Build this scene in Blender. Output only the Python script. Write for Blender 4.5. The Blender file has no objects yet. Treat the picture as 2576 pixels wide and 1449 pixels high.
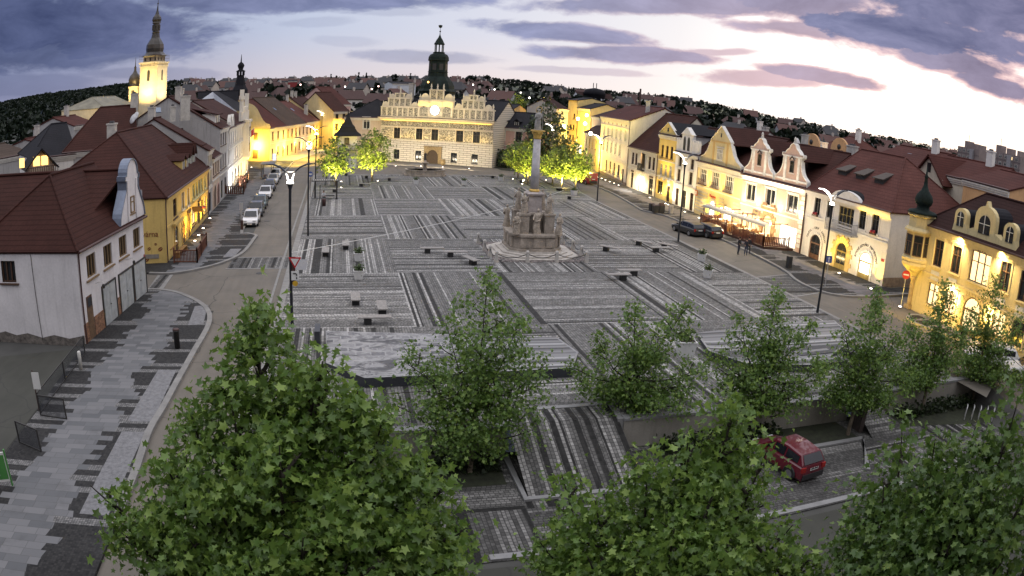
import bpy, math, random
import numpy as np
from mathutils import Matrix, Vector
PI = math.pi
rnd = random.Random(7)
C = bpy.context.scene.collection
sc = bpy.context.scene
# ---------------------------------------------------------------- lens of the town camera (wide, slightly fisheye)
FL, FK, YAW, PIT, ROL = 0.6969, 0.0306, -0.2441, -0.2597, 0.0546
CZ = 13.327
def rotm():
    cp, sp = math.cos(PIT), math.sin(PIT); cr, sr = math.cos(ROL), math.sin(ROL); cy, sy = math.cos(YAW), math.sin(YAW)
    b = np.array([[1,0,0],[0,0,-1],[0,1,0.]])
    return np.array([[cy,-sy,0],[sy,cy,0],[0,0,1]]) @ np.array([[1,0,0],[0,cp,-sp],[0,sp,cp]]) @ b @ np.array([[cr,-sr,0],[sr,cr,0],[0,0,1]])
RM = rotm()
def ray(x, y):                       # surveyed sight line through a point of a 2576 x 1449 sheet
    dx, dy = x-1288., y-724.5; r = math.hypot(dx, dy)/1288.; th = r*(FL+FK*r*r)
    s = math.sin(th)/max(r*1288., 1e-9)
    d = RM @ np.array([dx*s, -dy*s, -math.cos(th)]); return d/np.linalg.norm(d)
def G(x, y, z=0.):                   # where that sight line meets height z
    d = ray(x, y); t = (z-CZ)/d[2]; return Vector((d[0]*t, d[1]*t, z))
def AT(x, y, dist):                  # point of that sight line at a horizontal distance
    d = ray(x, y); t = dist/math.hypot(d[0], d[1]); return Vector((d[0]*t, d[1]*t, CZ+d[2]*t))
cam = bpy.data.cameras.new('camera'); co = bpy.data.objects.new('camera', cam); C.objects.link(co)
cam.type = 'PANO'; cam.sensor_width = 36.; cam.sensor_fit = 'HORIZONTAL'; cam.lens = 21.5
cam.clip_start = .1; cam.clip_end = 20000.
for o_ in (cam, getattr(cam, 'cycles', None)):
    try:
        o_.panorama_type = 'FISHEYE_LENS_POLYNOMIAL'
        o_.fisheye_fov = PI
        o_.fisheye_polynomial_k0 = 0.; o_.fisheye_polynomial_k1 = -FL/18.; o_.fisheye_polynomial_k2 = 0.
        o_.fisheye_polynomial_k3 = -FK/18.**3; o_.fisheye_polynomial_k4 = 0.
        print('pano set on', o_)
    except Exception as e: print('pano', e)
co.matrix_world = Matrix(RM.tolist()).to_4x4(); co.location = (0,0,CZ)
sc.camera = co
vs = sc.view_settings; vs.view_transform = 'Standard'; vs.look = 'None'; vs.gamma = 1; vs.exposure = 0.0; vs.use_curve_mapping = False
sc.render.engine = 'CYCLES'
cy = sc.cycles; cy.max_bounces = 5; cy.diffuse_bounces = 3; cy.glossy_bounces = 2; cy.transmission_bounces = 2; cy.transparent_max_bounces = 6
cy.sample_clamp_indirect = 4.; cy.caustics_reflective = False; cy.caustics_refractive = False; cy.use_denoising = True
cy.use_light_tree = True
# ---------------------------------------------------------------- materials
MATS = {}
def S(r, g, b):                      # sRGB 0-255 -> linear
    f = lambda c: (c/255./12.92 if c <= 10 else ((c/255.+.055)/1.055)**2.4); return (f(r), f(g), f(b))
class NT:
    def __init__(s, tree): s.t = tree; tree.nodes.clear()
    def n(s, typ, **k):
        nd = s.t.nodes.new(typ); ins = k.pop('i', {})
        for a, v in k.items(): setattr(nd, a, v)
        for a, v in ins.items(): s.put(nd.inputs[a], v)
        return nd
    def put(s, sock, v):
        if isinstance(v, bpy.types.NodeSocket): s.t.links.new(v, sock)
        elif isinstance(v, bpy.types.Node): s.t.links.new(v.outputs[0], sock)
        else:
            if sock.type == 'RGBA' and len(v) == 3: v = tuple(v)+(1.,)
            sock.default_value = v
    def m(s, op, a, b=0., c=0., clamp=False):
        nd = s.n('ShaderNodeMath', operation=op, use_clamp=clamp)
        for i, v in enumerate((a, b, c)): s.put(nd.inputs[i], v)
        return nd.outputs[0]
    def vm(s, op, a, b=(0,0,0)):
        nd = s.n('ShaderNodeVectorMath', operation=op); s.put(nd.inputs[0], a); s.put(nd.inputs[1], b); return nd
    def mix(s, f, a, b, blend='MIX'):
        nd = s.n('ShaderNodeMix', data_type='RGBA', blend_type=blend)
        s.put(nd.inputs[0], f); s.put(nd.inputs[6], a); s.put(nd.inputs[7], b); return nd.outputs[2]
    def ramp(s, f, stops, interp='LINEAR'):
        nd = s.n('ShaderNodeValToRGB'); nd.color_ramp.interpolation = interp; e = nd.color_ramp.elements
        while len(e) < len(stops): e.new(.5)
        for q, (p, c) in zip(e, stops):
            q.position = p; q.color = (tuple(c)+(1.,)) if hasattr(c, '__len__') else (c,c,c,1.)
        s.put(nd.inputs[0], f); return nd.outputs[0]
    def noise(s, v, scale, det=3., rough=.55, dist=0.):
        return s.n('ShaderNodeTexNoise', i={'Vector': v, 'Scale': scale, 'Detail': det, 'Roughness': rough, 'Distortion': dist}).outputs[0]
    def smooth(s, v, a, b, lo=0., hi=1.):
        return s.n('ShaderNodeMapRange', interpolation_type='SMOOTHSTEP', i={0: v, 1: a, 2: b, 3: lo, 4: hi}).outputs[0]
def newmat(name):
    m = bpy.data.materials.new(name); m.use_nodes = True; t = NT(m.node_tree)
    out = t.n('ShaderNodeOutputMaterial'); p = t.n('ShaderNodeBsdfPrincipled'); t.put(out.inputs[0], p.outputs[0])
    tc = t.n('ShaderNodeTexCoord').outputs['Object']
    return m, t, p, tc
def M(name, col, rough=.8, var=.18, sc_=2.5, metal=0., emit=None, es=1., bump=0., fine=18., streak=0.):
    if name in MATS: return MATS[name]
    m, t, p, tc = newmat(name)
    a = t.noise(tc, sc_, 4.); b = t.noise(tc, fine, 2.)
    f = t.m('ADD', t.m('MULTIPLY', a, .65), t.m('MULTIPLY', b, .35))
    lo = tuple(c*(1-var*1.6) for c in col); hi = tuple(min(1., c*(1+var*1.3)) for c in col)
    cc = t.ramp(f, [(.3, lo), (.7, hi)])
    if streak:
        st = t.noise(t.vm('MULTIPLY', tc, (3., 3., .25)).outputs[0], 1.2, 4.)
        cc = t.mix(t.smooth(st, .5, .75, 0., streak), cc, tuple(c*.45 for c in col))
    t.put(p.inputs['Base Color'], cc); p.inputs['Roughness'].default_value = rough; p.inputs['Metallic'].default_value = metal
    if emit: p.inputs['Emission Color'].default_value = tuple(emit)+(1.,); p.inputs['Emission Strength'].default_value = es
    if bump:
        bn = t.n('ShaderNodeBump', i={'Strength': .5, 'Distance': bump, 'Height': f}); t.put(p.inputs['Normal'], bn.outputs[0])
    MATS[name] = m; return m
def roofmat(name, col, row=.36, colw=.3, contrast=.5):      # courses of clay tiles, counted by height on the slope
    if name in MATS: return MATS[name]
    m, t, p, tc = newmat(name)
    s = t.n('ShaderNodeSeparateXYZ', i={0: tc})
    wob = t.m('MULTIPLY', t.noise(tc, .7, 2.), .06)
    fr = t.m('FRACT', t.m('DIVIDE', t.m('ADD', s.outputs[2], wob), row*.66))
    gap = t.smooth(fr, .0, .3, contrast, 0.)
    un = t.m('FRACT', t.m('DIVIDE', t.m('ADD', s.outputs[0], s.outputs[1]), colw))
    gap2 = t.smooth(un, .0, .25, contrast*.5, 0.)
    big = t.noise(tc, .35, 5., .6); fine = t.noise(tc, 5., 3., .7)
    base = t.ramp(t.m('ADD', t.m('MULTIPLY', big, .6), t.m('MULTIPLY', fine, .4)), [(.3, tuple(c*.62 for c in col)), (.55, col), (.75, tuple(min(1., c*1.45) for c in col))])
    lich = t.smooth(t.noise(tc, 2.3, 6., .75), .62, .75, 0., .35)
    base = t.mix(lich, base, (.09, .085, .07))
    cc = t.mix(t.m('MAXIMUM', gap, gap2), base, tuple(c*.25 for c in col))
    t.put(p.inputs['Base Color'], cc); p.inputs['Roughness'].default_value = .85; p.inputs['Specular IOR Level'].default_value = .15
    h = t.m('SUBTRACT', 1., t.m('MAXIMUM', gap, gap2))
    t.put(p.inputs['Normal'], t.n('ShaderNodeBump', i={'Strength': .7, 'Distance': .04, 'Height': h}).outputs[0])
    MATS[name] = m; return m
def leafmat(name, c1, c2, trans=.35, spec=.45):
    if name in MATS: return MATS[name]
    m, t, p, tc = newmat(name)
    r = t.n('ShaderNodeNewGeometry').outputs['Random Per Island']
    big = t.noise(tc, .9, 2.)
    cc = t.ramp(t.m('ADD', t.m('MULTIPLY', r, .7), t.m('MULTIPLY', big, .3)), [(.1, tuple(c*.6 for c in c1)), (.5, c1), (.9, c2)])
    t.put(p.inputs['Base Color'], cc); p.inputs['Roughness'].default_value = .42; p.inputs['Specular IOR Level'].default_value = spec
    tr = t.n('ShaderNodeBsdfTranslucent', i={0: t.mix(.5, cc, c2)})
    mx = t.n('ShaderNodeMixShader', i={0: trans, 1: p.outputs[0], 2: tr.outputs[0]})
    for nd in t.t.nodes:
        if nd.type == 'OUTPUT_MATERIAL': t.put(nd.inputs[0], mx.outputs[0])
    MATS[name] = m; return m
def glow(name, col, st):
    if name in MATS: return MATS[name]
    m = bpy.data.materials.new(name); m.use_nodes = True; t = NT(m.node_tree)
    o = t.n('ShaderNodeOutputMaterial'); e = t.n('ShaderNodeEmission', i={0: col, 1: st}); t.put(o.inputs[0], e.outputs[0]); MATS[name] = m; return m
# ---------------------------------------------------------------- mesh builder
NOSPLIT = set('lettering balusters slats panel_joint gallery_railing treads rails quoin wall window pane arch_surround branches rustication seat body steps side_window person roof crown'.split())
class MB:
    def __init__(s): s.v = []; s.f = []; s.mi = []; s.sm = []; s.ch = []
    def add(s, vs, fs, m=0, smooth=False):
        b = len(s.v); s.v += [tuple(v) for v in vs]
        for f in fs: s.f.append([b+i for i in f]); s.mi.append(m); s.sm.append(smooth)
        s.ch.append((b, len(s.v), len(s.f)-len(fs), len(s.f)))
        return s
    def box(s, x0, x1, y0, y1, z0, z1, m=0):
        return s.add([(x0,y0,z0),(x1,y0,z0),(x1,y1,z0),(x0,y1,z0),(x0,y0,z1),(x1,y0,z1),(x1,y1,z1),(x0,y1,z1)],
                     [(3,2,1,0),(4,5,6,7),(0,1,5,4),(1,2,6,5),(2,3,7,6),(3,0,4,7)], m)
    def fr(s, x0, x1, y0, y1, z0, z1, t, m=0, a=1.):      # tapered box: top scaled by t about its centre
        cx, cy = (x0+x1)/2, (y0+y1)/2; q = lambda x, y, z, k: (cx+(x-cx)*k, cy+(y-cy)*k, z)
        return s.add([q(x0,y0,z0,a),q(x1,y0,z0,a),q(x1,y1,z0,a),q(x0,y1,z0,a),q(x0,y0,z1,t),q(x1,y0,z1,t),q(x1,y1,z1,t),q(x0,y1,z1,t)],
                     [(3,2,1,0),(4,5,6,7),(0,1,5,4),(1,2,6,5),(2,3,7,6),(3,0,4,7)], m)
    def prism(s, poly, z0, z1, m=0):                      # polygon (x,y) ccw between two heights
        n = len(poly); s.add([(p[0],p[1],z0) for p in poly]+[(p[0],p[1],z1) for p in poly],
            [tuple(range(n-1,-1,-1)), tuple(range(n,2*n))]+[(i,(i+1)%n,n+(i+1)%n,n+i) for i in range(n)], m); return s
    def vprism(s, poly, y0, y1, m=0):                     # polygon (x,z), front at y0 (towards -y), back at y1
        n = len(poly); s.add([(p[0],y0,p[1]) for p in poly]+[(p[0],y1,p[1]) for p in poly],
            [tuple(range(n)), tuple(range(2*n-1,n-1,-1))]+[((i+1)%n,i,n+i,n+(i+1)%n) for i in range(n)], m); return s
    def tube(s, pts, rad, n=8, m=0, cap=True, smooth=True):
        pts = [Vector(p) for p in pts]; rad = rad if hasattr(rad, '__len__') else [rad]*len(pts); vs = []; fs = []
        up = None
        for i, p in enumerate(pts):
            d = (pts[min(i+1,len(pts)-1)]-pts[max(i-1,0)])
            d = d.normalized() if d.length > 1e-9 else Vector((0,0,1))
            if up is None: up = Vector((1,0,0)) if abs(d.x) < .8 else Vector((0,1,0))
            a = d.cross(up); a = a.normalized() if a.length > 1e-6 else d.orthogonal().normalized(); b = d.cross(a); up = a.cross(d)
            for k in range(n):
                t = 2*PI*k/n; vs.append(p+(a*math.cos(t)+b*math.sin(t))*rad[i])
        for i in range(len(pts)-1):
            for k in range(n): fs.append((i*n+k, i*n+(k+1)%n, (i+1)*n+(k+1)%n, (i+1)*n+k))
        s.add(vs, fs, m, smooth)
        if cap: s.add(vs[:n], [tuple(range(n))], m); s.add(vs[-n:], [tuple(range(n-1,-1,-1))], m)
        return s
    def lathe(s, prof, c=(0,0,0), n=12, m=0, smooth=True, rot=0., sx=1., sy=1.):
        vs = []; fs = []
        for r, z in prof:
            for k in range(n): t = 2*PI*k/n+rot; vs.append((c[0]+r*math.cos(t)*sx, c[1]+r*math.sin(t)*sy, c[2]+z))
        for i in range(len(prof)-1):
            for k in range(n): fs.append((i*n+k, i*n+(k+1)%n, (i+1)*n+(k+1)%n, (i+1)*n+k))
        fs.append(tuple(range(n-1,-1,-1))); fs.append(tuple(range((len(prof)-1)*n, len(prof)*n)))
        return s.add(vs, fs, m, smooth)
    def ball(s, c, r, n=8, m=0, sz=1., sx=1., sy=1.):
        return s.lathe([(r*math.sin(PI*i/n)+1e-4, -r*sz*math.cos(PI*i/n)) for i in range(n+1)], c, n+2, m, True, 0, sx, sy)
    def clusters(s):
        bb = []
        for v0, v1, f0, f1 in s.ch:
            q = s.v[v0:v1]; bb.append([min(p[i] for p in q)-.004 for i in range(3)]+[max(p[i] for p in q)+.004 for i in range(3)])
        n = len(bb); par = list(range(n))
        def find(i):
            while par[i] != i: par[i] = par[par[i]]; i = par[i]
            return i
        for i in range(n):
            for j in range(i):
                if all(bb[i][k] <= bb[j][k+3] and bb[j][k] <= bb[i][k+3] for k in range(3)): par[find(i)] = find(j)
        g = {}
        for i in range(n): g.setdefault(find(i), []).append(i)
        return list(g.values())
    def build(s, name, mats, parent=None, loc=(0,0,0), rz=0.):
        if parent is not None and 1 < len(s.ch) < 120 and name not in NOSPLIT and len(s.v) == s.ch[-1][1]:
            g = s.clusters()
            if 1 < len(g) <= 40:
                out = []
                for idx in g:
                    c = MB()
                    for i in idx: v0, v1, f0, f1 = s.ch[i]; b = len(c.v); c.v += s.v[v0:v1]; c.f += [[k-v0+b for k in f] for f in s.f[f0:f1]]; c.mi += s.mi[f0:f1]; c.sm += s.sm[f0:f1]
                    out.append(c.build(name, mats, parent, loc, rz))
                return out[0]
        me = bpy.data.meshes.new(name); me.from_pydata(s.v, [], s.f)
        for mt in (mats if isinstance(mats, (list, tuple)) else [mats]): me.materials.append(mt)
        me.polygons.foreach_set('material_index', s.mi); me.polygons.foreach_set('use_smooth', s.sm); me.update()
        o = bpy.data.objects.new(name, me); C.objects.link(o); o.location = loc; o.rotation_euler = (0,0,rz)
        if parent: o.parent = parent
        return o
def each(b, name, mats, parent=None):
    mats = mats if isinstance(mats, (list, tuple)) else [mats]; out = []
    for (v0, v1, f0, f1) in b.ch:
        c = MB(); c.v = b.v[v0:v1]; c.f = [[i-v0 for i in f] for f in b.f[f0:f1]]; c.mi = b.mi[f0:f1]; c.sm = b.sm[f0:f1]; out.append(c.build(name, mats, parent))
    return out
def inst(o, name, parent, loc, rz=0., mat=None):
    c = o.copy(); c.name = name; C.objects.link(c); c.parent = parent; c.location = loc; c.rotation_euler = (0,0,rz); return c
def tag(o, label=None, cat=None, group=None, kind=None):
    for k, v in (('label',label),('category',cat),('group',group),('kind',kind)):
        if v: o[k] = v
    return o
def thing(name, label, cat, loc=(0,0,0), rz=0., group=None):
    o = bpy.data.objects.new(name, None); o.empty_display_size = .3; C.objects.link(o); o.location = loc; o.rotation_euler = (0,0,rz)
    return tag(o, label, cat, group)
def copy_thing(root, loc, rz, label, group=None):
    r = root.copy(); C.objects.link(r); r.location = loc; r.rotation_euler = (0,0,rz); r['label'] = label
    if group: r['group'] = group
    def rec(a, b):
        for ch in list(a.children):
            if ch.type == 'LIGHT' : pass
            d = ch.copy(); C.objects.link(d); d.parent = b; rec(ch, d)
    rec(root, r); return r
def struct(o, kind='structure'): o['kind'] = kind; return o
LK = 4.
def lamp(name, typ, loc, energy, col, parent=None, size=.2, spot=None, aim=None, blend=.6, sizey=None):
    l = bpy.data.lights.new(name, typ); l.energy = energy*LK; l.color = col
    if typ == 'AREA':
        l.size = size
        if sizey: l.shape = 'RECTANGLE'; l.size_y = sizey
    else: l.shadow_soft_size = size
    if spot: l.spot_size = spot; l.spot_blend = blend
    o = bpy.data.objects.new(name, l); C.objects.link(o); o.location = loc
    if aim is not None:
        d = Vector(aim)-Vector(loc); o.rotation_euler = d.to_track_quat('-Z', 'Y').to_euler()
    return o
YEL = (1., .63, .07); WARM = (1., .72, .30); WHT = (1., .93, .80)
# ---------------------------------------------------------------- dusk sky
w = bpy.data.worlds.new('World'); sc.world = w; w.use_nodes = True; t = NT(w.node_tree)
SUN_AZ = math.radians(50.)            # sunset, east of +Y as the sheet is turned
gen = t.n('ShaderNodeTexCoord').outputs['Generated']
xyz = t.n('ShaderNodeSeparateXYZ', i={0: gen})
az = t.m('ARCTAN2', xyz.outputs[0], xyz.outputs[1]); el = t.m('ARCSINE', xyz.outputs[2])
def azel(x, y): d = ray(x, y); return math.atan2(d[0], d[1]), math.asin(d[2])
azd = t.m('ADD', t.m('MULTIPLY', az, 1/math.radians(110.)), .42)          # 0 at -46 deg, 1 at +64 deg
fz = lambda deg: deg/110.+.42
P = t.n('ShaderNodeCombineXYZ', i={0: az, 1: el}).outputs[0]
# clear air: horizon, mid, high colours by azimuth
hor = t.ramp(azd, [(fz(-40), S(116,124,160)), (fz(-22), S(146,150,180)), (fz(-5), S(214,206,214)), (fz(10), S(238,224,224)), (fz(24), (1.,.93,.90)), (fz(36), (1.4,1.3,1.2)), (fz(50), (1.7,1.5,1.25)), (fz(60), (1.2,1.1,1.05))])
midc = t.ramp(azd, [(fz(-40), S(112,124,164)), (fz(-20), S(146,158,192)), (fz(-3), S(194,203,226)), (fz(12), S(220,222,236)), (fz(26), S(246,243,246)), (fz(40), (1.35,1.28,1.22)), (fz(56), (1.35,1.25,1.18))])
top = t.ramp(azd, [(fz(-40), S(78,92,142)), (fz(-5), S(140,156,204)), (fz(20), S(176,186,222)), (fz(45), S(190,190,215))])
c1 = t.mix(t.smooth(el, .0, .10), hor, midc); clear = t.mix(t.smooth(el, .10, .36), c1, top)
sky = t.n('ShaderNodeTexSky', sky_type='NISHITA', sun_disc=False, sun_elevation=math.radians(1.), sun_rotation=SUN_AZ)
clear = t.mix(1., clear, t.vm('SCALE', sky.outputs[0]).outputs[0], 'ADD')
for nd in t.t.nodes:
    if nd.type == 'VECT_MATH' and nd.operation == 'SCALE': nd.inputs['Scale'].default_value = .012
# cloud masses: soft ellipses on the dome, ragged by noise; streaky deck above
warp = t.vm('MULTIPLY', P, (9., 22., 1.)).outputs[0]
n1 = t.noise(warp, 1., 7., .62, .35); n2 = t.noise(t.vm('MULTIPLY', P, (22., 70., 1.)).outputs[0], 1., 5., .6, .2)
rag = t.m('ADD', t.m('MULTIPLY', t.m('SUBTRACT', n1, .5), 1.5), t.m('MULTIPLY', t.m('SUBTRACT', n2, .5), .55))
mask = None
def blob(x0, y0, x1, y1, wid, k=1., soft=.9):          # from sheet point to sheet point, half width in px
    global mask
    a = azel(x0, y0); b = azel(x1, y1); c = ((a[0]+b[0])/2, (a[1]+b[1])/2); L = math.hypot(b[0]-a[0], b[1]-a[1])/2+wid*.0005; an = math.atan2(b[1]-a[1], b[0]-a[0])
    mp = t.n('ShaderNodeMapping', vector_type='TEXTURE', i={0: P}); mp.inputs['Location'].default_value = (c[0], c[1], 0); mp.inputs['Rotation'].default_value = (0,0,an); mp.inputs['Scale'].default_value = (L, wid/1848., 1.)
    ln = t.n('ShaderNodeVectorMath', operation='LENGTH'); t.put(ln.inputs[0], mp.outputs[0])
    d = t.m('ADD', ln.outputs['Value'], t.m('MULTIPLY', rag, -soft))
    q = t.smooth(d, .62, 1.06, k, 0.)
    mask = q if mask is None else t.m('MAXIMUM', mask, q)
blob(-200, 60, 560, 80, 95, 1.); blob(-150, 140, 470, 120, 60, .85); blob(250, 20, 1250, 2, 40, .95); blob(-100, -60, 2700, -60, 60, 1.)
blob(-120, 225, 260, 205, 32, .35); blob(200, 185, 560, 190, 22, .35)
blob(1200, 62, 1640, 108, 30, .9); blob(1300, 15, 2100, 22, 34, .85); blob(1330, 128, 1830, 152, 27, .85); blob(880, 138, 1250, 152, 22, .5); blob(1250, 170, 1650, 190, 12, .35)
blob(1500, 150, 1920, 128, 12, .5); blob(1750, 190, 2080, 205, 26, .6); blob(1880, 165, 2260, 222, 22, .85); blob(1960, 40, 2600, 130, 62, 1.); blob(1840, 60, 2250, 95, 26, .8)
blob(2150, -20, 2700, 60, 80, 1.); blob(2250, 120, 2560, 190, 40, .95); blob(2400, 185, 2600, 245, 30, .95); blob(2290, 150, 2480, 200, 16, .6); blob(1850, 5, 2200, 10, 50, .9); blob(780, 100, 960, 108, 16, .18); blob(700, 60, 900, 50, 16, .2); blob(900, 30, 1100, 30, 16, .25)
high = t.smooth(t.m('ADD', el, t.m('MULTIPLY', rag, .1)), .27, .36)
mask = t.m('MAXIMUM', mask, t.m('MULTIPLY', high, .9))
cl = t.ramp(azd, [(fz(-40), S(66,76,110)), (fz(-24), S(82,92,128)), (fz(-6), S(120,128,164)), (fz(12), S(134,142,180)), (fz(30), S(134,138,172)), (fz(44), S(130,132,164)), (fz(60), S(120,118,148))])
tex = t.ramp(n1, [(.3, (.58,.61,.70)), (.47, (.92,.93,.96)), (.64, (1.3,1.27,1.24))])
cl = t.mix(1., cl, tex, 'MULTIPLY')
edge = t.m('MULTIPLY', t.m('MULTIPLY', mask, t.m('SUBTRACT', 1., mask)), t.smooth(azd, fz(8), fz(42), 0., 2.3))
col = t.mix(mask, clear, cl)
col = t.mix(t.m('MULTIPLY', edge, t.smooth(el, .28, .05, .25, .75), 0., True), col, S(250,176,176))
col = t.mix(t.smooth(el, -.03, .0, 1., 0.), col, S(40,44,52))
bg = t.n('ShaderNodeBackground', i={0: col, 1: 1.}); o = t.n('ShaderNodeOutputWorld'); t.put(o.inputs[0], bg.outputs[0])
sun = bpy.data.lights.new('sun', 'SUN'); sun.energy = .12; sun.angle = math.radians(14.); sun.color = (1., .62, .5)
so = bpy.data.objects.new('sun', sun); C.objects.link(so); so.location = (0,0,60)
sd = Vector((math.sin(SUN_AZ), math.cos(SUN_AZ), math.tan(math.radians(3.)))); so.rotation_euler = sd.to_track_quat('Z', 'Y').to_euler()
# brighter open sky overhead (above the picture) that carries the dusk light
zen = t.smooth(el, .30, .62)
col2 = t.mix(zen, col, (1.52,1.50,1.60)); t.put(bg.inputs[0], col2)
# ---------------------------------------------------------------- paving materials
def plazamat(name, ox, oy, cw, ch, inv=0, dim=1.):
    m, t, p, tc = newmat(name)
    s = t.n('ShaderNodeSeparateXYZ', i={0: tc}); X = t.m('SUBTRACT', s.outputs[0], ox); Y = t.m('SUBTRACT', s.outputs[1], oy)
    cx = t.m('FLOOR', t.m('DIVIDE', X, cw)); cyy = t.m('FLOOR', t.m('DIVIDE', Y, ch))
    par = t.m('FLOORED_MODULO', t.m('ADD', t.m('ADD', cx, cyy), float(inv)), 2.)
    cell = t.m('ADD', t.m('MULTIPLY', cx, 7.3), t.m('MULTIPLY', cyy, 3.1))
    def cob(across, along, seed):                     # courses of setts with per-course tone and per-stone tone
        wb = t.noise(t.n('ShaderNodeCombineXYZ', i={0: t.m('MULTIPLY', along, .9), 1: t.m('MULTIPLY', across, .9), 2: 0.}), 1., 2.)
        a = t.m('ADD', across, t.m('MULTIPLY', wb, .05))
        ri = t.m('FLOOR', t.m('DIVIDE', a, .16)); rf = t.m('FRACT', t.m('DIVIDE', a, .16))
        r1 = t.n('ShaderNodeTexWhiteNoise', noise_dimensions='2D', i={0: t.n('ShaderNodeCombineXYZ', i={0: t.m('ADD', ri, seed), 1: cell})}).outputs[0]
        bi = t.m('FLOOR', t.m('DIVIDE', a, .26))
        r2 = t.n('ShaderNodeTexWhiteNoise', noise_dimensions='2D', i={0: t.n('ShaderNodeCombineXYZ', i={0: t.m('ADD', bi, seed+40.), 1: cell})}).outputs[0]
        st = t.m('ADD', t.m('DIVIDE', along, .2), t.m('MULTIPLY', r1, 5.))
        si = t.m('FLOOR', st); sf = t.m('FRACT', st)
        r3 = t.n('ShaderNodeTexWhiteNoise', noise_dimensions='2D', i={0: t.n('ShaderNodeCombineXYZ', i={0: si, 1: ri})}).outputs[0]
        jo = t.m('MAXIMUM', t.smooth(t.m('ABSOLUTE', t.m('SUBTRACT', rf, .5)), .34, .48), t.smooth(t.m('ABSOLUTE', t.m('SUBTRACT', sf, .5)), .38, .48))
        return r1, r2, r3, jo
    v1 = cob(X, Y, 0.); v2 = cob(Y, X, 90.)
    V = t.mix(t.m('GREATER_THAN', v1[0], .85), t.ramp(v1[1], [(0, .032), (.24, .14), (.6, .17), (.9, .30)], 'CONSTANT'), (.34,.34,.34))
    Hh = t.mix(t.m('GREATER_THAN', v2[0], .87), t.ramp(v2[1], [(0, .04), (.13, .12), (.25, .15), (.6, .175), (.92, .28)], 'CONSTANT'), (.33,.33,.33))
    f = lambda a, b: t.mix(par, a, b)
    base = f(V, Hh); stone = f(v1[2], v2[2]); jo = f(v1[3], v2[3])
    wide = t.noise(tc, .22, 5., .65); mott = t.noise(tc, 14., 3., .7)
    k = t.m('MULTIPLY', t.m('ADD', .62, t.m('MULTIPLY', stone, .62)), t.m('ADD', .36, t.m('MULTIPLY', t.m('ADD', t.m('MULTIPLY', wide, 1.5), mott), .5)))
    cc = t.mix(1., base, t.n('ShaderNodeCombineXYZ', i={0: t.m('MULTIPLY', k, dim*1.01), 1: t.m('MULTIPLY', k, dim*.99), 2: t.m('MULTIPLY', k, dim*.95)}), 'MULTIPLY')
    cc = t.mix(t.m('MULTIPLY', jo, .8), cc, (.022,.022,.022))
    t.put(p.inputs['Base Color'], cc); p.inputs['Roughness'].default_value = .8; p.inputs['Specular IOR Level'].default_value = .22
    t.put(p.inputs['Normal'], t.n('ShaderNodeBump', i={'Strength': .6, 'Distance': .02, 'Height': t.m('SUBTRACT', 1., jo)}).outputs[0])
    MATS[name] = m; return m
def walkmat(name, xc, slope, y0, half, jag=.8, warm=1.):     # pale granite slabs with ragged edges in dark setts, pale sett rows
    m, t, p, tc = newmat(name)
    s = t.n('ShaderNodeSeparateXYZ', i={0: tc}); X, Y = s.outputs[0], s.outputs[1]
    row = t.m('FLOOR', t.m('DIVIDE', Y, .42)); rf = t.m('FRACT', t.m('DIVIDE', Y, .42))
    wn = lambda a, b: t.n('ShaderNodeTexWhiteNoise', noise_dimensions='2D', i={0: t.n('ShaderNodeCombineXYZ', i={0: a, 1: b})}).outputs[0]
    r1 = wn(row, 1.); r2 = wn(row, 5.); r3 = wn(t.m('FLOOR', t.m('DIVIDE', row, 1.)), 9.)
    xl = t.m('ADD', xc, t.m('MULTIPLY', t.m('SUBTRACT', Y, y0), slope))
    d = t.m('SUBTRACT', X, xl)
    drift = t.m('MULTIPLY', t.m('SUBTRACT', t.noise(t.n('ShaderNodeCombineXYZ', i={0: 0., 1: Y, 2: 0.}), .25, 1.), .5), 1.4)
    lo = t.m('ADD', t.m('ADD', -half, t.m('MULTIPLY', t.m('SUBTRACT', r1, .5), jag)), drift); hi = t.m('ADD', t.m('ADD', half, t.m('MULTIPLY', t.m('SUBTRACT', r2, .5), jag)), drift)
    inside = t.m('MULTIPLY', t.m('GREATER_THAN', d, lo), t.m('LESS_THAN', d, hi))
    sx = t.m('ADD', t.m('DIVIDE', X, .95), t.m('MULTIPLY', r1, 3.)); sf = t.m('FRACT', sx); tone = wn(t.m('FLOOR', sx), row)
    jo = t.m('MAXIMUM', t.smooth(t.m('ABSOLUTE', t.m('SUBTRACT', rf, .5)), .45, .5), t.smooth(t.m('ABSOLUTE', t.m('SUBTRACT', sf, .5)), .475, .5))
    slab = t.mix(tone, (.10*warm,.104,.11), (.165*warm,.165,.17)); slab = t.mix(t.m('MULTIPLY', jo, .7), slab, (.08,.08,.08))
    cxx = t.m('DIVIDE', X, .105); cyy = t.m('DIVIDE', Y, .105)
    ct = wn(t.m('FLOOR', cxx), t.m('FLOOR', cyy)); cj = t.m('MAXIMUM', t.smooth(t.m('ABSOLUTE', t.m('SUBTRACT', t.m('FRACT', cxx), .5)), .33, .48), t.smooth(t.m('ABSOLUTE', t.m('SUBTRACT', t.m('FRACT', cyy), .5)), .33, .48))
    light = t.m('GREATER_THAN', r3, .80)
    dark = t.mix(ct, (.016,.016,.017), (.042,.041,.04)); pale = t.mix(ct, (.10,.10,.10), (.22,.215,.21))
    sett = t.mix(t.m('MULTIPLY', cj, .75), t.mix(light, dark, pale), (.02,.02,.02))
    cc = t.mix(inside, sett, slab); cc = t.mix(t.m('MULTIPLY', t.smooth(t.noise(tc, .8, 5., .7), .5, .75), .35), cc, (.06,.06,.06))
    t.put(p.inputs['Base Color'], cc); p.inputs['Roughness'].default_value = .85; p.inputs['Specular IOR Level'].default_value = .2; MATS[name] = m; return m
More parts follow.
